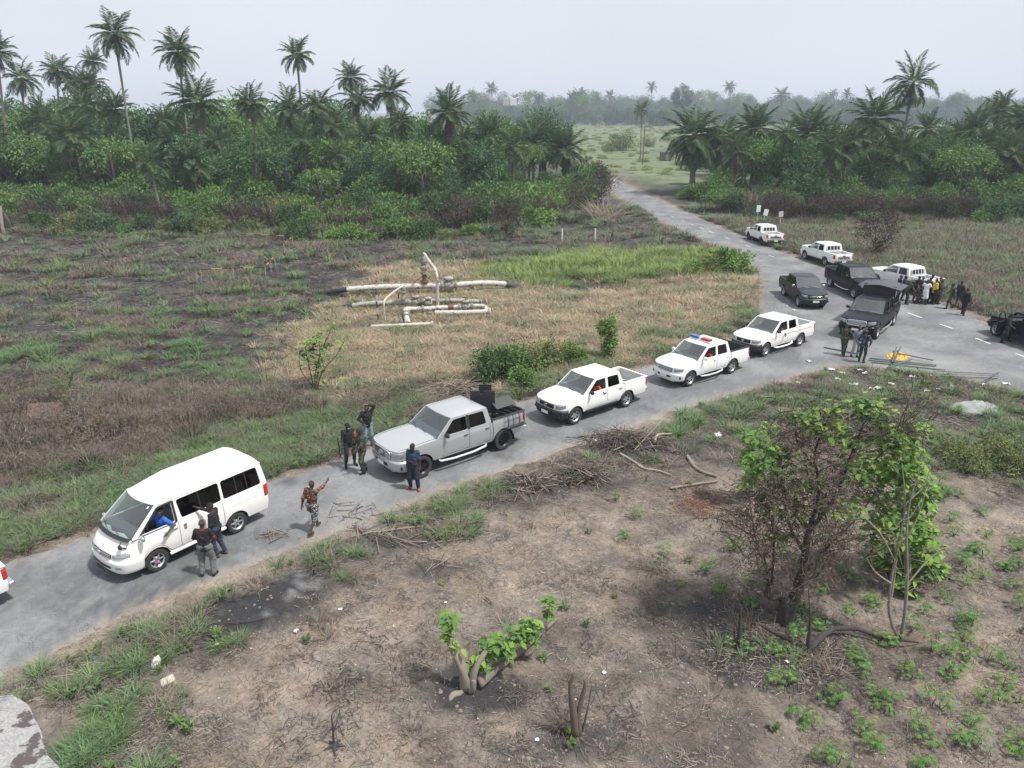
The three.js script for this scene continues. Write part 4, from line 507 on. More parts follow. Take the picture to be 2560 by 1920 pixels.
  for (const g of [1, -1]) { const f = B.pad(k.grW + .04, k.hlEnd, (x, s) => lerp(k.bumpTop + .02, n0 - .10, sstep(k.grW, k.hlEnd, s) * .55), (x, s) => top(x) - .045, .014, 12, 8, .2); part('headlight', g > 0 ? f : mirrorZ(f), P.lamp, t); }
  part('number_plate', (() => { const p = B.S(k.plateAt ?? .12, k.sill + .12, .1); return rbox(.015, .13, .4, .004, p[0] + .01, p[1], -p[2] * (k.plateAt ? 1 : 0)); })(), P.plate, t);
  for (const z of [-.35, .25]) part('wiper', rod([A0 + .12 + .02, k.belt + .03, z], [A0 - .02, k.belt + .15, z + .5], .009), P.plastic, t);
  // cargo bed
  const bed = new THREE.Group(); bed.name = 'cargo_bed'; t.add(bed); const bs = B.shell(sGap + .014, B.L), inset = .075, fl = k.rail - k.bedDeep, bx0 = k.gap - .05, bx1 = tail + .09;
  part('bed_side', crease(join([bs, mirrorZ(bs)]), 40), pm, bed);
  const zi = W - .14; part('bed_rail', join([...[1, -1].map((g) => rbox(k.gap - tail - .03, .03, .12, .012, (k.gap + tail) / 2, k.rail + .008, g * (W - .075))), rbox(.1, .03, W * 1.8, .012, k.gap - .05, k.rail + .008, 0), rbox(.09, .03, W * 1.8, .012, tail + .055, k.rail + .008, 0)]), k.railMat ?? pm, bed);
  part('bed_liner', join([box(bx0 - bx1, .03, zi * 2, (bx0 + bx1) / 2, fl, 0), ...[1, -1].map((g) => box(bx0 - bx1, k.bedDeep, .03, (bx0 + bx1) / 2, fl + k.bedDeep / 2, g * zi)), box(.03, k.bedDeep, zi * 2, bx0, fl + k.bedDeep / 2, 0), box(.03, k.bedDeep, zi * 2, bx1, fl + k.bedDeep / 2, 0), ...Array.from({ length: 9 }, (_, i) => box(bx0 - bx1 - .1, .025, .06, (bx0 + bx1) / 2, fl + .025, lerp(-zi * .85, zi * .85, i / 8))), ...[1, -1].flatMap((g) => Array.from({ length: 8 }, (_, i) => box(.05, k.bedDeep * .8, .025, lerp(bx0 - .12, bx1 + .12, i / 7), fl + k.bedDeep * .45, g * (zi - .025)))), ...[1, -1].map((g) => rbox(.9, .26, .22, .06, -hb, fl + .13, g * (zi - .12)))]), k.linerMat ?? P.liner, bed);
  const rearS = (z) => B.L - Math.abs(z); const tg = grid(12, 8, (a, b) => { const q = a * 2 - 1, e = Math.min(1, Math.min(a, 1 - a) / .05, Math.min(b, 1 - b) / .08); return [tail - .006 * e - .02 * Math.sin(b * 3.1), lerp(k.sill + .22, k.rail - .01, b), q * W * .80]; });
  const gate = part('tailgate', crease(tg, 50), pm, bed); part('tailgate_handle', rbox(.03, .08, .26, .02, tail - .03, k.rail - .14, 0), P.plastic, gate);
  if (k.text) { const tx = new TextGeometry(k.text, { font: fontBold, size: .16, depth: .008, curveSegments: 3, bevelEnabled: true, bevelSize: .011, bevelThickness: .003, bevelSegments: 1 }); tx.computeBoundingBox(); const w = tx.boundingBox.max.x; tx.translate(-w / 2, 0, 0); tx.scale(1.25, 1, 1); tx.rotateY(-Math.PI / 2); tx.translate(tail - .032, k.rail - .38, 0); part('lettering', plain(tx), P.letter, gate); }
  for (const g of [1, -1]) { const f = B.pad(B.sAt(tail + .16), B.L - W * .84, k.rail - .40, k.rail - .03, .016, 8, 6, .2); part('tail_light', g > 0 ? f : mirrorZ(f), P.red, t); }
  part('rear_bumper', join([rbox(.16, .14, W * 1.86, .05, tail - .05, k.sill + .12, 0), rbox(.1, .12, W * 1.2, .03, tail - .02, k.sill + .02, 0)]), k.rearBumper ?? P.chrome, t);
  part('rear_plate', rbox(.012, .13, .36, .004, tail - .135, k.sill + .12, 0), P.plate, t);
  for (const x of [hb, -hb]) for (const g of [1, -1]) wheelInto(t, x, g * (W - .135), k.wr, k.tw ?? .25, k.rim ?? P.steelRim, k.spokes ?? 6);
  t.userData.k = undefined; delete t.userData.k; t.B = B; return t;
}
const fontBold = await new FontLoader().loadAsync('fonts/droid/droid_sans_bold.typeface.json');
const HILUX = { wb: 3.085, W: .885, fo: .88, ro: 1.28, wr: .365, sill: .44, belt: 1.15, noseTop: .99, rail: 1.16, gut: 1.70, lean: .10, cowl: 1.04, A1: .34, B: -.28, C1: -1.10, C0: -1.28, D1: -.98, D0: -1.07, gap: -1.36, bedDeep: .46, bumpTop: .74, bw: 1.15, grW: .46, hlEnd: 1.02, crown: .10 };
const TUNDRA = { wb: 3.70, W: 1.005, fo: 1.02, ro: 1.10, wr: .415, tw: .29, sill: .50, belt: 1.27, noseTop: 1.17, rail: 1.35, gut: 1.86, lean: .13, cowl: 1.10, A1: .42, B: -.24, C1: -1.16, C0: -1.29, D1: -.98, D0: -1.06, gap: -1.34, bedDeep: .54, bumpTop: .84, bw: 1.35, grW: .52, hlEnd: 1.12, crown: .11, bars: 7, ribs: 1, darkB: 1, emblem: 1.6, hoodPow: 2.4, grFrame: 1 };
function park(o, fPx, bPx, side = -1, track) { // stands a vehicle with its near wheels on two places of the road
  const f = Array.isArray(fPx) ? flat(...fPx) : fPx, b = Array.isArray(bPx) ? flat(...bPx) : bPx, d = f.clone().sub(b).normalize(), a = Math.atan2(-d.z, d.x), right = V(Math.sin(a), 0, Math.cos(a)), m = f.clone().add(b).multiplyScalar(.5).addScaledVector(right, -side * track); o.position.set(m.x, .014, m.z); o.rotation.y = a; return o; }
function makeVan(name, label) {
  const t = thing(name, label, 'minibus'), W = .94, hb = 1.285, nose = 2.36, tail = -2.50, belt = 1.24, gut = 1.93, pm = P.vanWhite, wr = .335;
  const top = (x) => x > 1.55 ? lerp(belt - .02, .98, Math.pow((x - 1.55) / (nose - 1.55), 1.4)) : belt;
  const B = makeBody({ W, mid: .85, sill: .36, wy: wr, arch: wr + .075, axles: [hb, -hb], top, outline: [[nose, 0], [nose - .02, W * .35], [nose - .08, W * .68], [nose - .2, W * .88], [nose - .42, W * .975], [nose - .75, W], [0, W], [tail + .4, W], [tail + .1, W * .985], [tail + .02, W * .93], [tail, W * .75], [tail, 0]], bulge: (x, y) => -.05 * Math.pow(Math.abs(y - .85) / .45, 2.2) - .22 * sstep(1.5, nose, x) * sstep(.75, 1.25, y) });
  const sh = B.shell(0, B.L), cowl = 1.98, sC = B.sAt(1.62);
  part('body', crease(join([sh, mirrorZ(sh)]), 40), pm, t);
  const hood = grid(20, 8, (a, b) => { const s = lerp(0, sC, a), e = B.S(s, top(B.plan(s).x)), cx = lerp(nose - .10, cowl - .02, Math.pow(a, .7)); return [lerp(e[0], cx, b), lerp(e[1], lerp(.99, 1.27, Math.pow(a, .8)), b) + .03 * Math.sin(b * 1.57), lerp(e[2], 0, b)]; });
  part('hood', crease(join([hood, mirrorZ(hood)]), 50), pm, t);
  part('chassis', join([box(4.3, .2, W * 1.5, 0, .40, 0), rod([hb, wr, -.75], [hb, wr, .75], .05), rod([-hb, wr, -.75], [-hb, wr, .75], .06)]), P.dark, t);
  for (const a of [hb, -hb]) for (const g of [1, -1]) part('wheel_well', at(new THREE.CylinderGeometry(wr + .09, wr + .09, .36, 20, 1, true, -Math.PI / 2, Math.PI), a, wr, g * (W - .25), -Math.PI / 2), P.dark, t);
  const zB = B.S(B.sAt(0), belt)[2] - .008, zG = zB - .12, A0 = 1.78, A1 = 1.02, C1 = -2.36, C0 = -2.46;
  const outer = roundPoly([[A0 + .10, 0], [A1 + .04, .985], [A1 - .04, 1.01], [C1 + .04, 1.01], [C1, .98], [C0, 0]], .08);
  const w1 = roundPoly([[A0 - .16, .05], [A1 - .02, .86], [.60, .89], [.60, .03]], .08), w2 = roundPoly([[.40, .06], [.46, .9], [-.88, .9], [-.88, .06]], .1), w3 = roundPoly([[-.95, .06], [-.95, .9], [-2.2, .9], [-2.26, .06]], .1);
  for (const g of [1, -1]) { const f = sideFrame(outer, [w1, w2, w3], belt, gut, zB, zG); part('side_frame', g > 0 ? f : mirrorZ(f), pm, t);
    for (const [h, i] of [[w1, 0], [w2, 1], [w3, 2]]) { if (!i && g < 0) continue; const f2 = sidePane(h, belt, gut, zB, zG, i ? .004 : .02); const w = part('window', g > 0 ? f2 : mirrorZ(f2), i ? P.tint : P.glass, t); if (i) { const xs = i === 1 ? [-.22] : [-1.42, -1.78]; part('window_bar', join(xs.map((x) => { const q = sidePane([[x + .02, .05], [x + .02, .91], [x - .02, .91], [x - .02, .05]], belt, gut, zB, zG, -.004); return g > 0 ? q : mirrorZ(q); })), P.dark, w); } } }
  for (const g of [1, -1]) part('window_surround', (() => { const a = roundPoly([[A0 - .06, .0], [A1 + .0, .93], [.53, .95], [.53, -.02]], .08), hq = Math.hypot(gut - belt, zB - zG), s = new THREE.Shape(a.map(([x, q]) => new THREE.Vector2(x, q * hq))); s.holes.push(new THREE.Path(w1.map(([x, q]) => new THREE.Vector2(x, q * hq)))); const q = new THREE.ShapeGeometry(s); q.translate(0, 0, .012); q.rotateX(-Math.atan2(zB - zG, gut - belt)); q.translate(0, belt, zB); return plain(g > 0 ? q : mirrorZ(plain(q))); })(), P.plastic, t);
  part('windscreen', grid(12, 10, (v, u) => { const q = u * 2 - 1; return [lerp(A0 + .10, A1 + .03, v) + .15 * (1 - q * q), lerp(belt + .03, gut + .03, v) + .02 * (1 - q * q), lerp(zB - .035, zG - .03, v) * q]; }), P.screen, t);
  part('cowl_panel', grid(4, 10, (v, u) => { const q = u * 2 - 1; return [lerp(A0 + .19, A0 + .09, v) + .15 * (1 - q * q), lerp(belt - .02, belt + .045, v) + .02 * (1 - q * q), (zB - .03) * q]; }), P.plastic, t);
  const roof = grid(44, 20, (a, b) => { const q = b * 2 - 1, x = lerp(C1 - .02, A1 + .02 + .15 * (1 - q * q), a), f = 1 - a, e = Math.min(Math.pow(clamp(f * 3.3), .62), 1) * Math.min(1, Math.pow(clamp(a * 9), .5)), w = zG * (1 - .13 * sstep(0, 1, Math.pow(Math.abs(q), 0) * 0)); return [x, gut + .012 + (.33 * e) * Math.pow(1 - Math.pow(Math.abs(q), 5.5), .8), w * Math.sign(q) * Math.pow(Math.abs(q), 1.0) * (1 + .006)]; });
  part('roof', crease(roof, 55), pm, t);
  for (const g of [1, -1]) part('roof_gutter', limb([[A1, gut + .0, g * (zG + .012)], [-1, gut + .0, g * (zG + .012)], [C1, gut, g * (zG + .01)]], [.014], 5), pm, t);
  part('rear_wall', crease(grid(6, 8, (v, u) => { const q = u * 2 - 1; return [lerp(C0 + .0, C1, v) - .06 * (1 - q * q), lerp(belt - .02, gut + .015, v), lerp(zB, zG, v) * q]; })), pm, t);
  part('rear_window', grid(4, 6, (v, u) => { const q = (u * 2 - 1) * .8, w = lerp(.15, .85, v); return [lerp(C0, C1, w) - .06 * (1 - q * q) - .012, lerp(belt, gut, w), lerp(zB, zG, w) * q]; }), P.tint, t);
  part('cabin_floor', join([box(4.2, .04, W * 1.75, -.35, .56, 0), box(.04, .7, W * 1.7, 1.72, .9, 0)]), P.dark, t);
  part('dashboard', rbox(.42, .3, zB * 1.85, .1, 1.62, 1.16, 0), P.dash, t);
  part('steering_wheel', at(new THREE.TorusGeometry(.19, .018, 8, 22), 1.26, 1.22, -.42, 0, Math.PI / 2 - .9, 0), P.dash, t);
  seatsInto(t, [[.78, 0], [-.3, 1], [-1.1, 1], [-1.9, 1]], .78, .42);
  for (const g of [1, -1]) { const mk = (q) => g > 0 ? q : mirrorZ(q);
    const d = part('door', crease(mk(B.pad(B.sAt(1.66), B.sAt(.53), (x) => Math.max(.46, B.low(x) + .05), belt - .012, .006, 18, 8, .03)), 60), pm, t); doorSeal(B, B.sAt(1.66), B.sAt(.53), (x) => Math.max(.46, B.low(x) + .05), belt - .012, g, d); const h = B.S(B.sAt(.66), 1.08, .02); part('door_handle', rbox(.16, .05, .03, .014, h[0], h[1], h[2] * g), P.chrome, d);
    const d2 = part('sliding_door', crease(mk(B.pad(B.sAt(.51), B.sAt(-.88), (x) => Math.max(.46, B.low(x) + .05), belt - .012, .006, 18, 8, .025)), 60), pm, t); doorSeal(B, B.sAt(.51), B.sAt(-.88), (x) => Math.max(.46, B.low(x) + .05), belt - .012, g, d2); const h2 = B.S(B.sAt(.36), 1.04, .02); part('door_handle', rbox(.09, .17, .03, .014, h2[0], h2[1], h2[2] * g), P.chrome, d2);
    part('side_moulding', mk(B.pad(B.sAt(-.9), B.sAt(-2.3), .98, 1.0, .01, 8, 4)), pm, t);
    mirrorPart('mirror', 1.66, 1.2, zB, g, P.chrome, t);
    part('sill', rbox(1.8, .08, .08, .03, 0, .35, g * (W - .05)), pm, t);
    part('headlight', mk(B.pad(.50, 1.08, (x, s) => lerp(.76, .80, sstep(.5, 1.08, s)), (x, s) => lerp(.88, .95, sstep(.5, 1.0, s)), .018, 12, 8, .18)), P.lamp, t);
    part('fog_lamp', (() => { const q = B.S(.72, .52, .06); return rbox(.05, .11, .2, .04, q[0], q[1], q[2] * g, 0, -g * .5, 0); })(), P.lamp, t);
    part('tail_light', mk(B.pad(B.sAt(tail + .22), B.L - W * .86, .80, 1.25, .014, 8, 6, .2)), P.red, t); }
  part('front_bumper', crease(B.pad(-1.42, 1.42, .26, .72, .07, 44, 10, .05), 60), pm, t);
  part('air_intake', B.pad(-.52, .52, .43, .53, .085, 12, 6, .1), P.dark, t);
  part('grille', B.pad(-.50, .50, .74, .87, .035, 14, 6, .12), P.plastic, t);
  part('grille_bars', join([.775, .815, .855].map((y) => { const q = []; for (let u = -1; u <= 1.001; u += .25) q.push(B.S(u * .47, y, .04)); return limb(q, [.012], 5); })), P.chrome, t);
  part('emblem', emblem(nose + .05, .86, 1.1), P.chrome, t);
  part('number_plate', rbox(.012, .12, .34, .004, nose + .085, .40, 0), P.plastic, t);
  part('front_mirror', join([at(new THREE.SphereGeometry(.5, 12, 8), 2.16, 1.14, -.78, 0, 0, 0, [.10, .14, .18]), rod([2.13, 1.10, -.75], [2.0, 1.06, -.82], .02), rod([2.14, 1.17, -.72], [2.06, 1.22, -.68], .016)]), P.plastic, t);
  for (const z of [-.5, .12]) part('wiper', rod([A0 + .23, belt + .04, z], [A0 + .08, belt + .16, z + .52], .010), P.plastic, t);
  part('screen_sticker', grid(2, 2, (v, u) => { const y = lerp(.86, .93, v), q = lerp(-.9, -.84, u); return [lerp(A0 + .10, A1 + .03, y) + .15 * (1 - q * q) + .006, lerp(belt + .03, gut + .03, y) + .022 * (1 - q * q), lerp(zB - .035, zG - .03, y) * q]; }), P.plate, t);
  for (const x of [hb, -hb]) for (const g of [1, -1]) wheelInto(t, x, g * (W - .125), wr, .21, P.steelRim, 6);
  part('rag', at(new THREE.SphereGeometry(.055, 8, 6), hb + .02, wr - .04, -(W - .0), 0, 0, 0, [.8, 1.1, .5]), P.pink, t, 'pink rag tucked in the wheel');
  return t;
}
// ---------------------------------------------------------------- the convoy
const onTruck = (o, t) => { o.position.copy(t.position); o.rotation.copy(t.rotation); return o; };
const van = park(makeVan('minibus', 'white high-roof minibus with dark side windows in the foreground'), [342, 1231], [513, 1149], -1, .82);
const silverTruck = park(makePickup({ ...TUNDRA, paint: P.silver, step: P.bedMetal, rim: P.blackRim, spokes: 8, handle: P.plastic, frontTint: P.tint, grBar: P.chrome, railMat: P.plastic }, 'pickup_truck', 'silver four-door pickup truck carrying black steel panels in its bed'), [907, 1031], [1086, 969], -1, .87);
const hil = (extra, label, f, b, side = -1, track = .76) => park(makePickup({ ...HILUX, paint: P.white, ...extra }, 'pickup_truck', label), f, b, side, track);
const hilA = hil({ bumper: P.plastic, grBack: P.plastic, openWindow: 1, linerMat: P.bedMetal, handle: P.plastic, plateAt: .001 }, 'white pickup truck with black bumper and a loose tyre in its bed', [1238, 916], [1351, 878]);
const hilB = hil({ openWindow: 1, mirror: P.white, railMat: P.plastic, step: P.bedMetal, grBar: P.chrome, emblem: .8 }, 'white pickup truck with blue and red light bar on its roof', [1486, 834], [1578, 806]);
const hilC = hil({ bumper: P.plastic, openWindow: 1, linerMat: P.bedMetal, step: P.white }, 'white pickup truck with an orange stripe along its side', [1648, 770], [1725, 747]);
const NEW = { fo: .93, bumpTop: .80, noseTop: 1.10, guard: 1, text: 'TOYOTA', linerMat: P.bedMetal, rearBumper: P.liner, rim: P.blackRim };
hil({ ...NEW }, 'white pickup truck farthest up the main road beside three small signs', [1616, 517], [1646, 529]);
hil({ ...NEW, rim: P.steelRim }, 'white pickup truck on the road edge second from the signs', [1739, 560], [1782, 574.5]);
hil({ ...NEW }, 'white pickup truck half hidden behind the crowd at the junction', [1882, 612], [1976, 636]);
const blackTruck = park(makePickup({ ...TUNDRA, paint: P.black, step: P.chrome, grBack: P.chrome, grBar: P.steelRim, seat: P.seat }, 'pickup_truck', 'black pickup truck with chrome grille under a grey sheet canopy'), [1888, 733], [1927, 701], -1, .87);
park(makePickup({ ...TUNDRA, paint: P.black, step: P.chrome, rim: P.steelRim, frontTint: P.tint }, 'pickup_truck', 'black pickup truck parked behind the canopy truck facing right'), [1844, 645], [1794, 620], 1, .87);
park(makePickup({ ...HILUX, paint: P.green, mirror: P.chrome, grBar: P.chrome, bars: 2, rim: P.steelRim, crown: .11, emblem: 0, frontTint: P.tint, railMat: P.plastic, spokes: 5 }, 'pickup_truck', 'dark grey-green pickup truck standing at the junction corner beside dry grass'), [1728, 665], [1691, 637], 1, .76);
const edgeTruck = park(makePickup({ ...HILUX, paint: P.black, flare: P.plastic, wr: .40, sill: .52, rim: P.steelRim, openWindow: 1, linerMat: P.liner, tw: .30 }, 'pickup_truck', 'black pickup truck with an open door cut by the right edge'), [2141, 722], [2246, 764], -1, .78);
{ const d = flat(342, 1231).sub(flat(513, 1149)).normalize(), tl = flat(24, 1304), b = tl.clone().addScaledVector(d, 1.2), f = b.clone().addScaledVector(d, 3.085); park(makePickup({ ...HILUX, paint: P.white }, 'pickup_truck', 'white vehicle at the left edge showing only its red tail light'), f, b, -1, .76); }
// open door of the edge truck
{ const d = new THREE.Group(); d.name = 'open_door'; d.position.set(.82, 0, -.9); d.rotation.y = -1.05; edgeTruck.add(d); part('door_panel', rbox(1.05, .62, .07, .03, -.52, .86, 0), P.black, d); part('door_frame', join([rod([-.05, 1.15, 0], [-.5, 1.68, 0], .03), rod([-.5, 1.68, 0], [-1.02, 1.68, 0], .03), rod([-1.02, 1.68, 0], [-1.02, 1.15, 0], .03)]), P.black, d); }
// light bar
{ const b = onTruck(thing('light_bar', 'blue and red emergency light bar on the white pickup roof', 'light bar'), hilB); part('lens', rbox(.26, .13, .52, .04, -.02, 1.91, .34), P.blue, b, 'blue lens'); part('lens', rbox(.26, .13, .52, .04, -.02, 1.91, -.34), P.red, b, 'red lens'); part('bar_base', join([rbox(.3, .05, 1.24, .02, -.02, 1.83, 0), rbox(.2, .14, .14, .03, -.02, 1.9, 0)]), P.plate, b); }
{ const s = hilC.B; for (const [y0, y1, a, b] of [[.97, 1.0, .9, -2.6], [.885, .90, 1.2, -.2], [1.015, 1.025, .2, -1.2]]) for (const g of [1, -1]) { const f = s.pad(s.sAt(a), s.sAt(b), y0, y1, .014, 24, 3, .02); part('stripe', g > 0 ? f : mirrorZ(f), P.orange, hilC); } }
for (const t of scene.children) delete t.B;
// loose tyre lying in the bed of the first white pickup
{ const t = onTruck(thing('loose_tyre', 'loose black tyre lying in the bed of the white pickup', 'tyre'), hilA), prof = [[.2, -.08], [.26, -.11], [.33, -.1], [.36, -.06], [.36, .06], [.33, .1], [.26, .11], [.2, .08]].map(([a, b]) => new THREE.Vector2(a, b)); part('tread', at(new THREE.LatheGeometry(prof, 26), -1.85, .86, -.2, .25, 0, .12), P.rubber, t); part('bead', at(new THREE.TorusGeometry(.205, .012, 6, 24), -1.86, .95, -.22, Math.PI / 2 + .25, 0, .12), P.plastic, t); }
// black steel gun-seat frames carried by the silver pickup
{
  const a = onTruck(thing('steel_shield', 'upright black steel panel with a notch standing in the silver truck bed', 'steel panel'), silverTruck), sh = new THREE.Shape([[-.52, 0], [.52, 0], [.52, .98], [.14, .98], [.10, .84], [-.02, .84], [-.06, .98], [-.52, .98]].map(([x, y]) => new THREE.Vector2(x, y)));
  const g = new THREE.ExtrudeGeometry(sh, { depth: .03, bevelEnabled: true, bevelSize: .006, bevelThickness: .006, bevelSegments: 1 }); part('panel', at(plain(g), -1.70, 1.22, .12, 0, -.72, 0, .92), P.sheet, a);
  for (const q of [-.4, 0, .4]) part('leg', rod([-1.70 + q * .75, .84, .12 + q * .66], [-1.70 + q * .75, 1.3, .12 + q * .66], .026), P.sheet, a);
  const b = onTruck(thing('gunner_chair', 'black steel seat with backrest and slanted shelf behind the panel', 'chair'), silverTruck);
  part('backrest', rbox(.5, .46, .05, .01, -2.2, 1.92, .6, 0, -.72, 0), P.sheet, b); part('seat_plate', rbox(.5, .03, .5, .01, -2.25, 1.62, .3), P.liner, b); part('slanted_shelf', rbox(.95, .025, .52, .008, -2.45, 1.58, -.2, -.5, 0, 0), P.liner, b);
  for (const [x, z] of [[-1.9, .1], [-2.3, .1], [-1.9, .52], [-2.3, .52], [-2.0, -.1], [-2.7, -.1]]) part('leg', rod([x, .84, z], [x, 1.62, z], .024), P.sheet, b); part('upright', rod([-2.2, 1.6, .62], [-2.2, 2.1, .62], .03), P.sheet, b); part('brace', rod([-1.9, 1.0, .1], [-2.7, 1.3, -.1], .022), P.sheet, b);
  const c = onTruck(thing('side_ladder', 'black tube ladder frames hung over the side of the silver bed', 'ladder frame'), silverTruck), z = -1.10;
  for (const x of [-1.95, -2.2, -2.5, -2.75]) part('tube', limb([[x, 1.44, -.6], [x, 1.46, z + .08], [x, 1.36, z - .02], [x, .98, z - .05]], [.018], 6), P.sheet, c);
  for (const [x0, x1, y] of [[-1.95, -2.2, .98], [-2.5, -2.75, .98], [-1.95, -2.75, 1.44]]) part('rung', rod([x0, y, z - .03], [x1, y, z - .03], .018), P.sheet, c); part('step_plate', rbox(.95, .03, .2, .01, -2.3, .92, z - .05), P.sheet, c); part('step_plate', rbox(.8, .03, .16, .01, -2.2, .98, z - .12), P.sheet, c); for (const q of [-.5, -.3, -.1, .1]) part('rung', rod([-2.55, 1.44, q], [-2.85, 1.44, q], .014), P.sheet, c);
}
{ // canopy over the black truck
  const c = onTruck(thing('truck_canopy', 'folded grey sheet-metal canopy over the black pickup bed', 'canopy'), blackTruck);
  for (const g of [1, -1]) part('roof_sheet', (() => { const q = grid(8, 6, (a, b) => { const x = lerp(-.95, -2.8, a), z = g * lerp(0, 1.22, b); return [x - .1 * b, 2.52 - .05 * b * b - .16 * b, z]; }); const r = q.clone(); r.translate(0, -.025, 0); return join([q, r]); })(), P.green2, c);
  for (const [x, z] of [[-1.45, .85], [-1.45, -.85], [-2.6, .85], [-2.6, -.85]]) part('post', rod([x, .85, z], [x, 2.42, z], .035), P.sheet, c);
  part('front_shield', rbox(.03, .62, 1.8, .01, -1.38, 2.12, 0), P.sheet, c); for (const g of [1, -1]) part('side_shield', rbox(1.2, .42, .03, .01, -2.0, 2.16, g * .95), P.sheet, c);
}
// ---------------------------------------------------------------- people
function surfaceNet(f, lo, hi, cell) { // smooth skin round the zero level of f
  const nx = Math.ceil((hi[0] - lo[0]) / cell) + 1, ny = Math.ceil((hi[1] - lo[1]) / cell) + 1, nz = Math.ceil((hi[2] - lo[2]) / cell) + 1, val = new Float32Array(nx * ny * nz);
  for (let k = 0, o = 0; k < nz; k++) for (let j = 0; j < ny; j++) for (let i = 0; i < nx; i++, o++) val[o] = f(lo[0] + i * cell, lo[1] + j * cell, lo[2] + k * cell);
  const id = new Int32Array(nx * ny * nz).fill(-1), pos = [], idx = [], sy = nx, sz = nx * ny, off = [0, 1, sy, sy + 1, sz, sz + 1, sz + sy, sz + sy + 1], E = [[0, 1], [2, 3], [4, 5], [6, 7], [0, 2], [1, 3], [4, 6], [5, 7], [0, 4], [1, 5], [2, 6], [3, 7]];
  for (let k = 0; k < nz - 1; k++) for (let j = 0; j < ny - 1; j++) for (let i = 0; i < nx - 1; i++) {
    const o = i + j * sy + k * sz; let m = 0; for (let c = 0; c < 8; c++) if (val[o + off[c]] < 0) m |= 1 << c; if (m === 0 || m === 255) continue;
    let x = 0, y = 0, z = 0, n = 0; for (const [a, b] of E) { if (((m >> a) & 1) === ((m >> b) & 1)) continue; const va = val[o + off[a]], t = va / (va - val[o + off[b]]); x += (a & 1) + t * ((b & 1) - (a & 1)); y += ((a >> 1) & 1) + t * (((b >> 1) & 1) - ((a >> 1) & 1)); z += (a >> 2) + t * ((b >> 2) - (a >> 2)); n++; }
    id[o] = pos.length / 3; pos.push(lo[0] + (i + x / n) * cell, lo[1] + (j + y / n) * cell, lo[2] + (k + z / n) * cell);
  }
  const quad = (a, b, c, d, flip) => { if (a < 0 || b < 0 || c < 0 || d < 0) return; flip ? idx.push(a, c, b, b, c, d) : idx.push(a, b, c, c, b, d); };
  for (let k = 1; k < nz - 1; k++) for (let j = 1; j < ny - 1; j++) for (let i = 1; i < nx - 1; i++) { const o = i + j * sy + k * sz, s = val[o] < 0;
    if (s !== val[o + 1] < 0) quad(id[o - sy - sz], id[o - sz], id[o - sy], id[o], !s); if (s !== val[o + sy] < 0) quad(id[o - 1 - sz], id[o - 1], id[o - sz], id[o], !s); if (s !== val[o + sz] < 0) quad(id[o - 1 - sy], id[o - sy], id[o - 1], id[o], !s); }
  const g = new THREE.BufferGeometry(); g.setAttribute('position', new THREE.Float32BufferAttribute(pos, 3)); g.setIndex(idx); g.computeVertexNormals(); return g;
}
function capsules(list, k) { // smooth union of tapered capsules [a, b, ra, rb]
  const B = list.map(([a, b, ra, rb]) => { const d = b.clone().sub(a); return [a.x, a.y, a.z, d.x, d.y, d.z, 1 / Math.max(1e-8, d.lengthSq()), ra, rb]; });
  return (x, y, z) => { let s = 1e3; for (const c of B) { const px = x - c[0], py = y - c[1], pz = z - c[2]; let t = (px * c[3] + py * c[4] + pz * c[5]) * c[6]; t = t < 0 ? 0 : t > 1 ? 1 : t; const qx = px - c[3] * t, qy = py - c[4] * t, qz = pz - c[5] * t, d = Math.sqrt(qx * qx + qy * qy + qz * qz) - (c[7] + (c[8] - c[7]) * t), h = k - Math.abs(s - d); s = Math.min(s, d) - (h > 0 ? h * h / (4 * k) : 0); } return s; };
}
function netOf(list, k, cell, pad = .03, extra) { const lo = [1e9, 1e9, 1e9], hi = [-1e9, -1e9, -1e9]; for (const [a, b, ra, rb] of list) for (const [p, r] of [[a, ra], [b, rb]]) p.toArray().forEach((v, i) => { lo[i] = Math.min(lo[i], v - r - pad); hi[i] = Math.max(hi[i], v + r + pad); }); const f = capsules(list, k); return surfaceNet(extra ? (x, y, z) => f(x, y, z) + extra(x, y, z) : f, lo, hi, cell); }
function colour(g, fn) { const p = g.attributes.position, c = new Float32Array(p.count * 3); for (let i = 0; i < p.count; i++) c.set(typeof fn === 'function' ? fn(p.getX(i), p.getY(i), p.getZ(i)) : fn, i * 3); g.setAttribute('color', new THREE.BufferAttribute(c, 3)); return g; }
const ell = (x, y, z, cx, cy, cz, a, b, c) => { const q = Math.hypot((x - cx) / a, (y - cy) / b, (z - cz) / c); return (q - 1) * Math.min(a, b, c); };
const sm = (a, b, k) => { const h = k - Math.abs(a - b); return Math.min(a, b) - (h > 0 ? h * h / (4 * k) : 0); };
const skinTone = [.056, .033, .024];
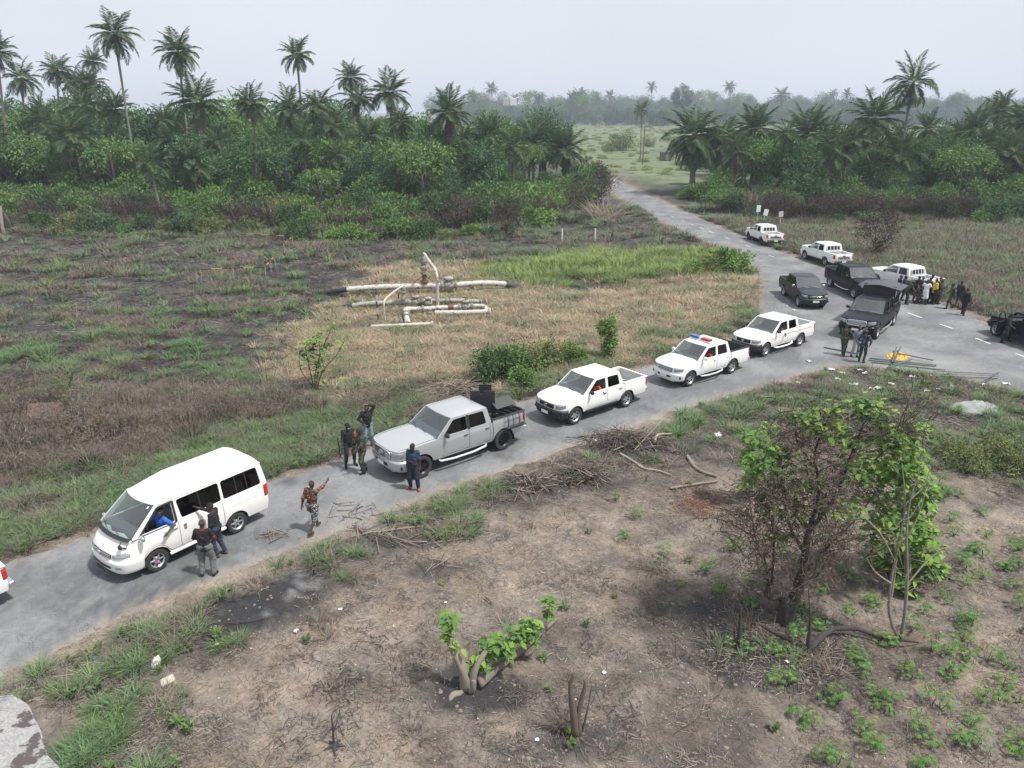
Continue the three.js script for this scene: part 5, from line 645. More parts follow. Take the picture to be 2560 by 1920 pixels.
const headGeo = (() => { // faces +z, centre of the skull at the origin
  const nose = capsules([[V(0, .012, .098), V(0, -.028, .112), .010, .016]], .01);
  const g = surfaceNet((x, y, z) => { const ax = Math.abs(x); let d = ell(x, y, z, 0, .030, -.012, .077, .093, .098); d = sm(d, ell(x, y, z, 0, -.045, .022, .060, .075, .070), .04); d = sm(d, ell(x, y, z, 0, .028, .076, .055, .012, .018), .015); d = sm(d, nose(x, y, z), .012); d = sm(d, ell(x, y, z, 0, -.062, .088, .026, .012, .012), .010); d = sm(d, ell(x, y, z, 0, -.100, .068, .026, .018, .02), .02); d = sm(d, ell(ax, y, z, .079, -.004, -.008, .010, .032, .020), .008); d = Math.max(d, -ell(ax, y, z, .032, .006, .098, .018, .011, .014)); d = sm(d, ell(ax, y, z, .031, .006, .082, .013, .012, .012), .003); return sm(d, ell(x, y, z, 0, -.11, -.02, .052, .07, .055), .03); }, [-.11, -.17, -.13], [.11, .15, .15], .0055);
  return colour(g, (x, y, z) => { const ax = Math.abs(x); if (z > .08 && Math.hypot(ax - .031, (y - .006) * 1.6) < .011) return Math.hypot(ax - .031, y - .006) < .005 ? [.02, .015, .012] : [.5, .47, .44]; if (z > .08 && Math.abs(y + .062) < .011 && ax < .026) return [.11, .045, .038]; return skinTone; });
})();
function handGeo(kind) { // wrist at the origin, fingers towards -y, thumb towards +z, palm towards +x
  const L = [[V(0, 0, 0), V(0, -.035, 0), .026, .030], [V(0, -.03, .018), V(0, -.085, .026), .018, .016], [V(0, -.03, -.014), V(0, -.082, -.024), .017, .014], [V(0, -.03, 0), V(0, -.085, 0), .019, .016]];
  const curl = { relax: .35, point: 1.25, grip: 1.2, flat: .08 }[kind];
  [[.030, .088, .038, 0], [.011, .092, .043, 1], [-.009, .088, .040, 2], [-.027, .080, .031, 3]].forEach(([z, y0, l, i]) => { const c = kind === 'point' && i === 0 ? .05 : curl * (1 + .08 * i); let p = V(0, -y0 + .008, z), a = c * .5; for (let s = 0; s < 3; s++) { const q = p.clone().add(V(Math.sin(a) * l * (1 - .18 * s), -Math.cos(a) * l * (1 - .18 * s), z * .06)); L.push([p, q, .0088 - .0008 * s, .0082 - .0008 * s]); p = q; a += c * .75; } });
  L.push([V(.006, -.022, .028), V(.016, -.052, .052), .014, .011], [V(.016, -.052, .052), V(.022, -.082, .054 - .02 * (curl > 1 ? 1 : 0)), .0105, .009]);
  return colour(netOf(L, .008, .0055, .012), (x, y) => (x > .008 && y < -.02 ? [.16, .10, .075] : skinTone));
}
const hands = Object.fromEntries(['relax', 'point', 'grip', 'flat'].map((k) => [k, handGeo(k)]));
const clothMat = std(0xffffff, .9, { vertexColors: true }), skinMat = std(0xffffff, .55, { vertexColors: true }); clothMat.name = 'cloth'; skinMat.name = 'skin';
const camo = (cols, s = 9) => (x, y, z) => { const n = noise3(x * s, y * s * .8, z * s), m = noise3(x * s * 1.7 + 9, y * s * 1.5, z * s * 1.7); return n > .35 ? cols[0] : n < -.3 ? cols[1] : m > .2 ? cols[2] : cols[3]; };
const K = { green: camo([[.10, .105, .06], [.012, .018, .012], [.045, .038, .025], [.035, .05, .026]]), blue: camo([[.16, .19, .25], [.012, .018, .032], [.03, .05, .09], [.02, .032, .06]], 8), floral: (x, y, z) => { const n = noise3(x * 22, y * 22, z * 22), m = noise3(x * 14 + 5, y * 14, z * 14); return n > .55 ? [.42, .10, .06] : n < -.62 ? [.5, .38, .2] : m > .6 ? [.3, .03, .04] : [.022, .014, .016]; }, floralGrey: (x, y, z) => { const n = noise3(x * 20, y * 20, z * 20); return n > .3 ? [.42, .42, .44] : n > .05 ? [.13, .13, .15] : [.03, .03, .036]; }, black: [.012, .012, .014], navy: [.014, .019, .036], jeans: [.16, .22, .30], darkJeans: [.025, .035, .06], grey: [.13, .135, .135], white: [.7, .71, .74], yellow: [.62, .46, .06], red: [.34, .03, .03], orange: [.5, .07, .03], denim: [.02, .045, .09], blueShirt: [.02, .10, .42], lightGrey: [.34, .35, .38], tee: [.16, .19, .24], brown: [.11, .065, .045], boot: [.012, .011, .011], sandal: [.12, .075, .05], redShoe: [.30, .05, .05] };
function ik(a, c, l1, l2, pole) { const d = c.clone().sub(a); let L = d.length(); if (L > (l1 + l2) * .995) { d.multiplyScalar((l1 + l2) * .995 / L); L = d.length(); } const end = a.clone().add(d), u = d.clone().normalize(), x = (l1 * l1 - l2 * l2 + L * L) / (2 * L), h = Math.sqrt(Math.max(0, l1 * l1 - x * x)), pp = pole.clone().addScaledVector(u, -pole.dot(u)).normalize(); return [a.clone().addScaledVector(u, x).addScaledVector(pp, h), end]; }
// o: pose and dress. Local axes: facing +z, own left is +x.
function person(label, pos, turn, o = {}) {
  const t = thing('person', label, 'person', pos, turn), cell = o.fine ? .015 : .022, hipY = o.hipY ?? .93, lean = o.lean ?? .03, hx = o.hips?.[0] ?? 0, hz = o.hips?.[1] ?? 0, s = o.scale ?? 1; t.scale.setScalar(s);
  const rot = new THREE.Matrix4().makeRotationFromEuler(new THREE.Euler(lean, o.twist ?? 0, o.tilt ?? 0, 'YXZ')), tor = (x, y, z) => V(x, y - .93, z).applyMatrix4(rot).add(V(hx, hipY, hz));
  const feet = o.feet ?? [[.12, .02, .15], [-.12, -.02, -.15]], H = [tor(.095, .93, 0), tor(-.095, .93, 0)], S = [tor(.168, 1.42, -.01), tor(-.168, 1.42, -.01)];
  const A = feet.map(([x, z, , y]) => V(x, .085 + (y ?? 0), z - .03)), leg = H.map((h, i) => ik(h, A[i], .445, .425, V((feet[i][2] ?? 0) * .6, 0, 1)));
  const hd = o.hands ?? [[.26, .80, .08], [-.26, .80, .08]], arm = S.map((p, i) => ik(p, V(...hd[i]), .285, .255, o.poles?.[i] ? V(...o.poles[i]) : V(i ? -.5 : .5, -.3, -1)));
  const toes = feet.map(([x, z, yaw], i) => leg[i][1].clone().add(V(Math.sin(yaw ?? 0) * .15, -.05, Math.cos(yaw ?? 0) * .15 )));
  const torso = (g, hem) => [[tor(.06, hem ?? .95, 0), tor(.055, 1.16, .005), .102 + g, .095 + g], [tor(-.06, hem ?? .95, 0), tor(-.055, 1.16, .005), .102 + g, .095 + g], [tor(.07, 1.2, .005), tor(.08, 1.33, 0), .10 + g, .096 + g], [tor(-.07, 1.2, .005), tor(-.08, 1.33, 0), .10 + g, .096 + g], [tor(0, 1.0, .03), tor(0, 1.3, .03), .09 + g + (o.belly ?? 0), .09 + g], [tor(.05, 1.40, -.01), S[0], .056 + g, .050 + g], [tor(-.05, 1.40, -.01), S[1], .056 + g, .050 + g]];
  const armB = (i, g, e = 1) => { const out = [[S[i], arm[i][0].clone().lerp(S[i], e < 1 ? 1 - e : 0), .054 + g, .043 + g]]; if (e > 1) out.push([arm[i][0], arm[i][1].clone().lerp(arm[i][0], 2 - e > 0 ? 2 - e : 0), .042 + g, .030 + g]); return out; };
  const legB = (i, g, e = 2) => { const out = [[H[i], e < 1 ? H[i].clone().lerp(leg[i][0], e) : leg[i][0], .090 + g, lerp(.090, .058, Math.min(1, e)) + g]]; if (e > 1) out.push([leg[i][0], leg[i][0].clone().lerp(leg[i][1], e - 1), .057 + g, lerp(.057, .040, e - 1) + g]); return out; };
  const hc = o.headAt ? V(...o.headAt) : tor(0, 1.615, .03), nk = tor(0, 1.43, -.01), hq = new THREE.Quaternion().setFromEuler(new THREE.Euler(o.nod ?? .05, o.look ?? 0, o.cock ?? 0, 'YXZ'));
  const body = colour(netOf([...torso(-.012), ...armB(0, 0, 2), ...armB(1, 0, 2), ...legB(0, 0), ...legB(1, 0), [nk, hc.clone().add(V(0, -.06, -.015)), .058, .052], ...(o.barefoot ? toes.map((q, i) => [leg[i][1].clone().add(V(0, -.03, -.02)), q, .034, .028]) : [])], .05, cell), skinTone);
  const bits = [body, headGeo.clone().applyMatrix4(new THREE.Matrix4().compose(hc, hq, V(1, 1, 1)))];
  arm.forEach(([e, w], i) => { const y = e.clone().sub(w).normalize(), f = o.thumbs?.[i] ? V(...o.thumbs[i]) : V(0, 0, 1), z = f.addScaledVector(y, -f.dot(y)).normalize(), x = new THREE.Vector3().crossVectors(y, z), m = new THREE.Matrix4().makeBasis(x, y, z).setPosition(w), h = hands[o.grip?.[i] ?? 'relax']; bits.push((i ? h.clone() : mirrorX(h)).applyMatrix4(m)); });
  part('body', join(bits), skinMat, t);
  const wr = o.fine ? .010 : .006, fold = (x, y, z) => wr * noise3(x * 11, y * 9, z * 11) + wr * .6 * noise3(x * 23, y * 20, z * 23);
  const sl = o.sleeve ?? 1.92, sh = [...torso(.012, o.hem ?? .88), ...armB(0, .012, sl), ...armB(1, .012, sl)]; if (o.dress) sh.push([tor(.06, .95, 0), V(hx + .08, hipY - .42, hz), .12, .13], [tor(-.06, .95, 0), V(hx - .08, hipY - .42, hz), .12, .13]);
  part(o.dress ? 'dress' : 'shirt', colour(netOf(sh, .045, cell, .03, fold), o.shirt ?? K.black), clothMat, t);
  if (!o.dress) part('trousers', colour(netOf([[tor(.06, .97, 0), H[0], .112, .105], [tor(-.06, .97, 0), H[1], .112, .105], ...legB(0, o.loose ?? .016, o.leg ?? 1.93), ...legB(1, o.loose ?? .016, o.leg ?? 1.93)], .035, cell, .03, fold), o.legs ?? K.navy), clothMat, t);
  if (!o.seated) toes.forEach((q, i) => { if (o.barefoot) { const c = leg[i][1].clone().add(V(0, -.072, 0)).lerp(q, .35); c.y = Math.max(.012, Math.min(leg[i][1].y, q.y) - .035); part('slipper', colour(at(new THREE.CylinderGeometry(.5, .5, 1, 14), c.x, c.y, c.z, 0, feet[i][2] ?? 0, 0, [.09, .02, .26]), K.sandal), clothMat, t); return; }
    part('shoe', colour(netOf([[leg[i][1].clone().add(V(0, -.035, -.03)), q, .047, .040], [leg[i][1].clone().add(V(0, o.boots ? .16 : .0, 0)), leg[i][1].clone().add(V(0, -.03, 0)), .05, .046]], .03, .015, .02, (x, y) => Math.max(0, (.004 - y)) * 2), o.shoe ?? K.boot), clothMat, t); });
  const onHead = (name, g, c) => part(name, colour(plain(g.index ? g.toNonIndexed() : g).applyMatrix4(new THREE.Matrix4().compose(hc, hq, V(1, 1, 1))), c), clothMat, t);
  const capShape = (a, b, top) => new THREE.SphereGeometry(1, 20, 12, 0, 6.2832, 0, top).scale(a, b, a * 1.2).translate(0, .03, -.012);
  if (o.hat === 'cap') onHead('cap', join([capShape(.087, .108, 1.45), at(new THREE.CylinderGeometry(.075, .08, .012, 16, 1, false, -1.5, 3), 0, .045, .085, .12, 0, 0, [1, 1, 1.1])]), o.hatColor ?? K.black);
  else if (o.hat === 'helmet') onHead('helmet', join([capShape(.105, .125, 1.75), at(new THREE.TorusGeometry(.108, .012, 6, 24), 0, .02, -.012, Math.PI / 2, 0, 0, [1, 1.2, 1])]), o.hatColor ?? [.02, .024, .02]);
  else if (o.hat === 'bush') onHead('bush_hat', join([capShape(.088, .105, 1.5), at(new THREE.CylinderGeometry(.10, .165, .03, 22), 0, .035, -.01)]), o.hatColor ?? K.green);
  else if (o.hat === 'balaclava') onHead('balaclava', surfaceNet((x, y, z) => sm(sm(ell(x, y, z, 0, .03, -.012, .084, .10, .106), ell(x, y, z, 0, -.05, .02, .070, .09, .084), .04), ell(x, y, z, 0, -.16, 0, .085, .07, .075), .05), [-.13, -.26, -.15], [.13, .17, .15], .012), K.black);
  else onHead('hair', capShape(.0805, .0975, o.bald ? .9 : 1.42), o.bald ? [.03, .021, .018] : [.010, .009, .009]);
  if (o.mask) onHead('face_mask', at(new THREE.SphereGeometry(1, 12, 8), 0, -.055, .058, 0, 0, 0, [.055, .04, .052]), K.white);
  if (o.belt) part('belt', colour(at(new THREE.TorusGeometry(.145, .022, 6, 24), hx, hipY + .06, hz, Math.PI / 2, 0, 0, [1.15, .95, 1.1]), K.black), clothMat, t);
  if (o.pouch) { const p = tor(...o.pouch); part('waist_pouch', colour(rbox(.19, .13, .09, .03, p.x, p.y, p.z), K.black), clothMat, t); }
  if (o.vest) part('vest', colour(netOf(torso(.035, 1.02).slice(0, 5), .04, cell, .03), o.vest), clothMat, t);
  if (o.collar) part('collar', colour(at(new THREE.TorusGeometry(.062, .014, 6, 20), nk.x, nk.y + .045, nk.z + .01, Math.PI / 2 - .2 + lean, 0, 0), o.collar), clothMat, t);
  if (o.band) part('arm_band', colour(netOf([[S[0].clone().lerp(arm[0][0], .35), S[0].clone().lerp(arm[0][0], .85), .072, .066]], .01, .015), o.band), clothMat, t);
  if (o.cuffs) [0, 1].forEach((i) => part('sleeve_band', colour(netOf([[S[i].clone().lerp(arm[i][0], .74), S[i].clone().lerp(arm[i][0], .80), .060, .058]], .01, .014), o.cuffs), clothMat, t));
  if (o.emblem) { const p = tor(0, 1.28, -.135); part('back_print', colour(join([rod([p.x - .035, p.y - .03, p.z], [p.x, p.y + .03, p.z - .004], .006), rod([p.x + .035, p.y - .03, p.z], [p.x, p.y + .03, p.z - .004], .006)]), K.red), clothMat, t); }
  return t;
}
const mirrorX = (g) => { const o = g.clone(); o.scale(-1, 1, 1); const ix = o.index; for (let i = 0; i < ix.count; i += 3) { const t = ix.getX(i); ix.setX(i, ix.getX(i + 1)); ix.setX(i + 1, t); } o.computeVertexNormals(); return o; };
function rifle(label, p, turn, tiltX, tiltZ = 0) { const t = thing('rifle', label, 'rifle', p); t.rotation.set(tiltX, turn, tiltZ, 'YXZ'); const m = std([.016, .016, .017], .5), w = std([.07, .035, .018], .6); part('barrel', join([rod([0, .12, 0], [0, .50, 0], .011), rod([0, .42, .02], [0, .46, .02], .006)]), m, t); part('receiver', rbox(.04, .28, .055, .01, 0, 0, 0), m, t); part('magazine', join([rbox(.028, .07, .09, .01, 0, .05, .07), rbox(.028, .07, .08, .01, 0, .075, .13, .4)]), m, t); part('stock', rbox(.035, .26, .06, .015, 0, -.25, .012, -.06), w, t); part('hand_guard', rbox(.042, .16, .05, .015, 0, .2, .002), w, t); return t; }
{
  const face = (px, py, qx, qy) => { const a = flat(px, py), b = flat(qx, qy), d = b.sub(a); return Math.atan2(d.x, d.z); }; // turn to face another spot
  const on = (px, py) => { const p = flat(px, py); p.y = roadDist(p.x, p.z) < 0 ? .013 : hgt(p.x, p.z); return p; };
  const cam = (px, py) => { const p = flat(px, py); return Math.atan2(-p.x, -p.z); }; // turn to face the viewer
  const inCar = (label, car, x, y, z, o) => { const p = V(x, y, z).applyAxisAngle(V(0, 1, 0), car.rotation.y).add(car.position); return person(label, p, car.rotation.y + Math.PI / 2, { seated: 1, ...o }); };
  // beside the minibus
  person('bald man in black shirt and grey trousers seen from behind beside the minibus', on(452, 1243), cam(452, 1243) + 2.75, { fine: 1, bald: 1, shirt: K.black, legs: K.grey, loose: .028, sleeve: .92, collar: K.red, cuffs: K.red, emblem: 1, feet: [[.17, 0, .5], [-.15, 0, -.3]], hands: [[.16, 1.0, .2], [-.16, 1.0, .2]], poles: [[1, -.2, -.4], [-1, -.2, -.4]], nod: .15 });
  person('man in black long-sleeved top reaching his arm to the minibus window', on(476, 1200), cam(476, 1200) - 2.05, { fine: 1, shirt: K.black, legs: K.darkJeans, hands: [[.26, .82, .12], [-.22, 1.42, .52]], poles: [[.6, -.2, -1], [-.6, -.8, -.2]], grip: ['relax', 'flat'], feet: [[.1, .05, .1], [-.1, -.1, -.1]], shoe: K.sandal, lean: .08 });
  inCar('driver in bright blue shirt leaning at the open minibus window', van, .83, .93, -.5, { fine: 1, hipY: .02, shirt: K.blueShirt, sleeve: .95, feet: [[.12, .5, 0, -.42], [-.12, .5, 0, -.42]], hands: [[.56, .20, .10], [-.1, .35, .42]], poles: [[.6, -.2, -1], [-.5, -.5, 0]], tilt: -.25, look: .6, legs: K.navy });
  person('man in dark floral shirt and patterned shorts walking with arm raised', on(679, 1148), face(679, 1148, 760, 1085), { fine: 1, bald: 1, shirt: K.floral, legs: K.floralGrey, leg: 1.0, loose: .035, barefoot: 1, sleeve: 1.5, hem: .80, feet: [[.10, .34, .1], [-.1, -.30, -.1, .05]], hips: [0, .02], hipY: .90, hands: [[.3, .86, -.1], [-.22, 1.52, .56]], poles: [[.6, -.2, -1], [-.3, -1, 0]], grip: ['relax', 'point'], thumbs: [[0, 0, 1], [0, 1, 0]], lean: .07 });
  // by the silver truck
  person('man in blue camouflage shirt and black balaclava standing before the silver truck', on(896, 1057), cam(896, 1057) - .35, { fine: 1, hat: 'balaclava', shirt: K.denim, legs: K.navy, loose: .026, sleeve: 1.0, shoe: K.redShoe, pouch: [-.05, 1.08, .17], belt: 1, feet: [[.14, .05, .4], [-.16, -.02, -.6]], hands: [[.25, .80, .04], [-.24, .78, .08]], look: -.2 });
  person('man in black cap and white face mask with red arm band', on(757, 1008), cam(757, 1008) + .25, { fine: 1, hat: 'cap', mask: 1, shirt: K.black, sleeve: .85, legs: K.navy, boots: 1, leg: 1.6, band: K.red, feet: [[.18, -.02, .4], [-.16, .05, -.3]], hands: [[.27, .84, .12], [-.27, .82, .1]], look: .5 });
  { const p = on(748, 1006); rifle('rifle slung at the side of the man in the white face mask', p.clone().add(V(-.20, .80, .05)), .3, .12, Math.PI + .05); }
  person('soldier in green camouflage and dark helmet talking to the masked man', on(786, 1021), cam(786, 1021) - 1.25, { fine: 1, hat: 'helmet', shirt: K.green, legs: K.green, loose: .026, belt: 1, boots: 1, vest: [.03, .035, .02], feet: [[.12, .06, .1], [-.12, -.08, -.2]], hands: [[.2, 1.0, .3], [-.16, .95, .34]], poles: [[.7, -.4, -.8], [-.7, -.4, -.8]] });
  person('man in black sweater and jeans with one arm raised over his head', on(797, 962), cam(797, 962) + .15, { fine: 1, bald: 1, shirt: K.black, legs: K.jeans, loose: .01, feet: [[.12, 0, .3], [-.12, .02, -.3]], hands: [[.06, 1.74, .06], [-.17, 1.02, .12]], poles: [[1, .35, 0], [-1, -.2, -.3]], grip: ['flat', 'relax'], shoe: K.brown, look: -.5 });
  // drivers of the white pickups
  const drv = (car, label, c, o = {}) => inCar(label, car, -.02, .73, -.40, { hipY: .02, shirt: c, sleeve: .9, feet: [[.12, .5, 0, -.4], [-.12, .5, 0, -.4]], hands: [[.44, .42, .22], [-.05, .42, .46]], poles: [[.7, -.6, -.5], [-.5, -.5, 0]], look: .7, legs: K.navy, tilt: -.12, scale: .95, ...o });
  drv(hilA, 'driver in red shirt inside the white pickup carrying a tyre', K.orange); drv(hilB, 'driver in red shirt inside the white pickup with light bar', K.red); drv(hilC, 'driver in dark shirt hanging his arm out of the striped pickup', K.brown, { hands: [[.62, .26, .16], [-.05, .42, .46]] });
  // at the junction
  person('soldier in green camouflage walking away before the black truck', on(1819, 768), cam(1819, 768) + 2.9, { hat: 'none', shirt: K.green, legs: K.green, loose: .03, boots: 1, feet: [[.02, .16, 0], [-.1, -.14, 0]], hands: [[.2, 1.05, .25], [-.2, 1.05, .25]], poles: [[1, -.3, -.6], [-1, -.3, -.6]] });
  person('bald man in grey T-shirt and light trousers with hand at his face', on(1846, 772), cam(1846, 772) + .5, { bald: 1, shirt: K.tee, sleeve: .9, legs: K.lightGrey, loose: .022, hands: [[.1, 1.5, .2], [-.2, 1.0, .2]], feet: [[.12, 0, .2], [-.12, -.12, -.2]] });
  person('policeman in blue camouflage top with back to viewer and slung rifle', on(1860, 783), cam(1860, 783) + 2.8, { hat: 'cap', hatColor: [.05, .06, .05], shirt: K.blue, legs: [.02, .035, .04], loose: .014, hands: [[.2, 1.02, .2], [-.26, .95, .1]], poles: [[.8, -.2, -.5], [-1, -.1, -.3]], boots: 1 });
  { const p = on(1853, 782); rifle('rifle hanging beside the policeman in blue camouflage', p.clone().add(V(-.16, .72, .1)), .2, .1, Math.PI); }
  const z7 = (x, y) => [(2060 + x / 4.424) * .8641, (640 + y / 4.424) * .8641]; const P7 = (x, y) => on(...z7(x, y)), C7 = (x, y) => cam(...z7(x, y));
  const mob = (label, x, y, turn, o) => person(label, P7(x, y), C7(x, y) + turn, o);
  mob('man in black jacket at the left end of the crowd by the white pickup', 800, 490, 2.0, { shirt: K.black, legs: K.navy });
  mob('man in navy shirt stretching his arm across the white pickup', 850, 495, 1.7, { shirt: K.navy, legs: K.black, hands: [[.2, 1.38, .5], [-.25, .85, .1]], poles: [[.4, -1, 0], [-.5, -.3, -1]] });
  mob('soldier in bush hat bending towards the middle of the crowd', 905, 535, 1.9, { hat: 'bush', shirt: K.green, legs: [.02, .022, .022], boots: 1, lean: .42, hips: [0, -.1], hands: [[.16, .9, .42], [-.16, .85, .42]] });
  mob('man in dark cap deep inside the crowd beside the white pickup', 1003, 500, .6, { hat: 'cap', shirt: K.black, legs: K.black, hands: [[.18, 1.15, .25], [-.18, 1.15, .25]] });
  mob('man crouching in the middle of the crowd in dark camouflage', 1010, 520, 1.2, { shirt: K.green, legs: K.brown, hipY: .62, lean: .5, hips: [0, -.16], feet: [[.16, .12, .2], [-.16, .02, -.2]], hands: [[.2, .62, .42], [-.2, .6, .42]] });
  mob('man with white towel round his neck facing out of the crowd', 1050, 505, .1, { shirt: [.06, .05, .05], legs: K.brown, collar: K.white, hands: [[.2, 1.0, .25], [-.2, 1.0, .25]] });
  mob('man in black cap right behind the woman in white', 1128, 520, 2.6, { hat: 'cap', shirt: K.black, legs: K.black });
  mob('man in white shirt and dark cap at the back of the crowd', 1152, 480, .3, { hat: 'cap', hatColor: K.navy, shirt: K.white, legs: K.navy });
  mob('woman in white dress with back to viewer in the crowd', 1100, 538, 2.9, { dress: 1, shirt: K.white, sleeve: .6, shoe: K.black, hands: [[.2, 1.05, .22], [-.2, 1.05, .22]], poles: [[1, -.2, -.4], [-1, -.2, -.4]], scale: .97 });
  mob('man in yellow shirt and black trousers in the crowd', 1190, 535, 2.2, { shirt: K.yellow, legs: K.black, sleeve: 1.1, hands: [[.2, .95, .2], [-.26, .82, .1]] });
  mob('soldier half hidden between the yellow shirt and the bush-hat soldier', 1235, 515, 1.4, { shirt: K.green, legs: K.green, boots: 1 });
  mob('soldier in bush hat holding a rifle at right end of crowd', 1250, 532, 1.35, { hat: 'bush', shirt: K.green, legs: K.green, boots: 1, vest: [.03, .034, .022], hands: [[.16, 1.12, .3], [-.1, 1.1, .36]], grip: ['grip', 'grip'], poles: [[.8, -.6, -.3], [-.8, -.6, -.3]] });
  { const p = P7(1285, 530); rifle('rifle held by the soldier at the right end of the crowd', p.clone().add(V(.12, 1.18, .05)), 1.9, .9); }
  mob('soldier in green camouflage walking left towards the crowd', 1385, 585, -1.2, { hat: 'cap', hatColor: [.03, .035, .02], shirt: K.green, legs: K.green, boots: 1, feet: [[.1, .26, 0], [-.1, -.2, 0, .03]], hipY: .91, hands: [[.24, .85, -.1], [-.2, 1.0, .25]] });
  mob('man in navy uniform and body vest beside the walking soldier', 1470, 555, 2.6, { hat: 'cap', hatColor: K.navy, shirt: K.navy, legs: [.025, .035, .07], vest: [.012, .016, .03], hands: [[.2, 1.05, .28], [-.2, 1.05, .28]] });
  mob('man in dark uniform with slung rifle walking along the road shoulder', 1530, 655, 2.9, { hat: 'cap', shirt: [.010, .011, .014], legs: K.navy, boots: 1, feet: [[.1, .2, 0], [-.1, -.18, 0]], hands: [[.24, .84, .1], [-.26, .86, -.04]] });
  { const p = P7(1590, 640); rifle('rifle hanging from the shoulder of the man on the road shoulder', p.clone().add(V(.02, .78, .05)), .2, -.08, Math.PI); }
  mob('man in black standing wide-legged beside the open black pickup', 1995, 955, 1.3, { hat: 'none', shirt: K.black, sleeve: .9, legs: [.012, .015, .024], loose: .028, boots: 1, feet: [[.30, .05, .3], [-.28, -.05, -.3]], hipY: .88, hands: [[.16, 1.05, .32], [-.2, .95, .3]] });
}
// ---------------------------------------------------------------- pipeline manifold, railings, signs, far structures
{
  const Z = (x, y, h) => flat((760 + x / 3.814) * .8641, (600 + y / 3.814) * .8641, h);
  const flake = texture(512, (d) => { const a = tileNoise(512, 9, 91), b = tileNoise(512, 40, 92), c = tileNoise(512, 130, 93); for (let i = 0; i < 512 * 512; i++) { const v = a[i] * .6 + b[i] * .6 + c[i] * .35, k = sstep(.36, .7, v), g = sstep(.1, .5, -v) * .4; d[i * 4] = lerp(205, 104, k) * (1 - g * .35); d[i * 4 + 1] = lerp(205, 74, k) * (1 - g * .4); d[i * 4 + 2] = lerp(198, 58, k) * (1 - g * .38); d[i * 4 + 3] = 255; } });
  const white = std([.80, .80, .80], .6, { map: flake }), coat = std([.045, .045, .05], .75), rust = std([.17, .075, .045], .95), grey = std([.52, .52, .51], .65, { map: flake });
  const t = thing('pipeline_manifold', 'white oil pipeline manifold with valves and a tall bent riser in the tan grass', 'pipeline');
  const tube = (pts, r, mat, name = 'pipe', label) => { const c = new THREE.CatmullRomCurve3(pts, false, 'centripetal'), g = new THREE.TubeGeometry(c, Math.max(10, pts.length * 8), r, 14), uv = g.attributes.uv, L = c.getLength(); for (let i = 0; i < uv.count; i++) uv.setXY(i, uv.getX(i) * L * .5, uv.getY(i) * r * 4); const caps = [0, 1].map((u) => { const p = c.getPoint(u), d = c.getTangent(u); const q = new THREE.CylinderGeometry(r, r, .02, 14); q.applyQuaternion(new THREE.Quaternion().setFromUnitVectors(V(0, 1, 0), d)); q.translate(p.x, p.y, p.z); return q; }); return part(name, mergeGeometries([g, ...caps]), mat, t, label); };
  const dirX = Z(1300, 435, .65).sub(Z(800, 448, .65)).normalize();
  const flange = (p, d, R, mat = grey, w = .09) => { const g = [new THREE.CylinderGeometry(R, R, w * .42, 20), new THREE.CylinderGeometry(R, R, w * .42, 20)]; g[0].translate(0, w * .3, 0); g[1].translate(0, -w * .3, 0); for (let i = 0; i < 12; i++) { const b = new THREE.CylinderGeometry(.02, .02, w * 1.7, 6); b.translate(Math.cos(i * .5236) * R * .84, 0, Math.sin(i * .5236) * R * .84); g.push(b); } const m = mergeGeometries(g); m.applyQuaternion(new THREE.Quaternion().setFromUnitVectors(V(0, 1, 0), d.clone().normalize())); m.translate(p.x, p.y, p.z); part('flange', m, mat, t); };
  const valve = (p, R, hgt_, mat = grey) => { const g = new THREE.LatheGeometry([[.01, -R], [R * .7, -R * .85], [R, -R * .2], [R * .98, R * .35], [R * .62, R * .75], [R * .6, R * .95], [R * .86, R], [R * .86, R * 1.22], [R * .8, R * 1.24], [R * .8, R * 1.42], [R * .2, R * 1.46], [.01, R * 1.46]].map(([a, b]) => new THREE.Vector2(a, b)), 22); g.translate(p.x, p.y, p.z); part('valve', g, mat, t); };
  // rear line
  const r1 = .205; tube([Z(120, 520, -.1), Z(215, 502, .12), Z(330, 482, .42), Z(420, 470, .56)], r1 * .98, coat, 'coated_pipe', 'pipe end with flaking black coating entering the ground'); tube([Z(410, 471, .55), Z(740, 450, .65), Z(1000, 443, .66), Z(1310, 432, .66)], r1, white);
  tube([Z(1455, 426, .66), Z(1700, 412, .64), Z(1850, 415, .56), Z(1925, 424, .48)], r1, white); tube([Z(1915, 423, .49), Z(2010, 440, .28), Z(2140, 466, -.15)], r1 * 1.05, coat, 'coated_pipe', 'black wrapped pipe end entering the ground');
  const vp = Z(1380, 429, .66); valve(vp, .40); flange(Z(1312, 432, .66), dirX, .33); flange(Z(1448, 427, .66), dirX, .33); tube([Z(1312, 432, .66), Z(1455, 426, .66)], r1 * 1.1, grey);
  const wheelOn = (p, R) => part('hand_wheel', join([at(new THREE.TorusGeometry(R, .022, 6, 22), p.x, p.y, p.z, Math.PI / 2 - .2), ...[0, 1, 2].map((i) => at(rod([-R, 0, 0], [R, 0, 0], .014), p.x, p.y, p.z, 0, i * 1.047, 0)), rod([p.x, p.y - .35, p.z], [p.x, p.y + .04, p.z], .025)]), rust, t);
  // riser and bent vent pipe
  const rb_ = Z(1150, 438, .66), up = (h) => rb_.clone().setY(h); tube([up(.6), up(1.55)], .15, rust, 'riser', 'rusty lower part of the riser'); flange(up(.98), V(0, 1, 0), .29, rust); flange(up(1.58), V(0, 1, 0), .28); valve(up(1.98), .27); flange(up(2.42), V(0, 1, 0), .26); tube([up(2.3), up(2.62)], .17, grey); part('side_cock', at(rod([0, 0, 0], [.4, 0, .05], .08), up(2.0).x, 2.0, up(2.0).z), grey, t);
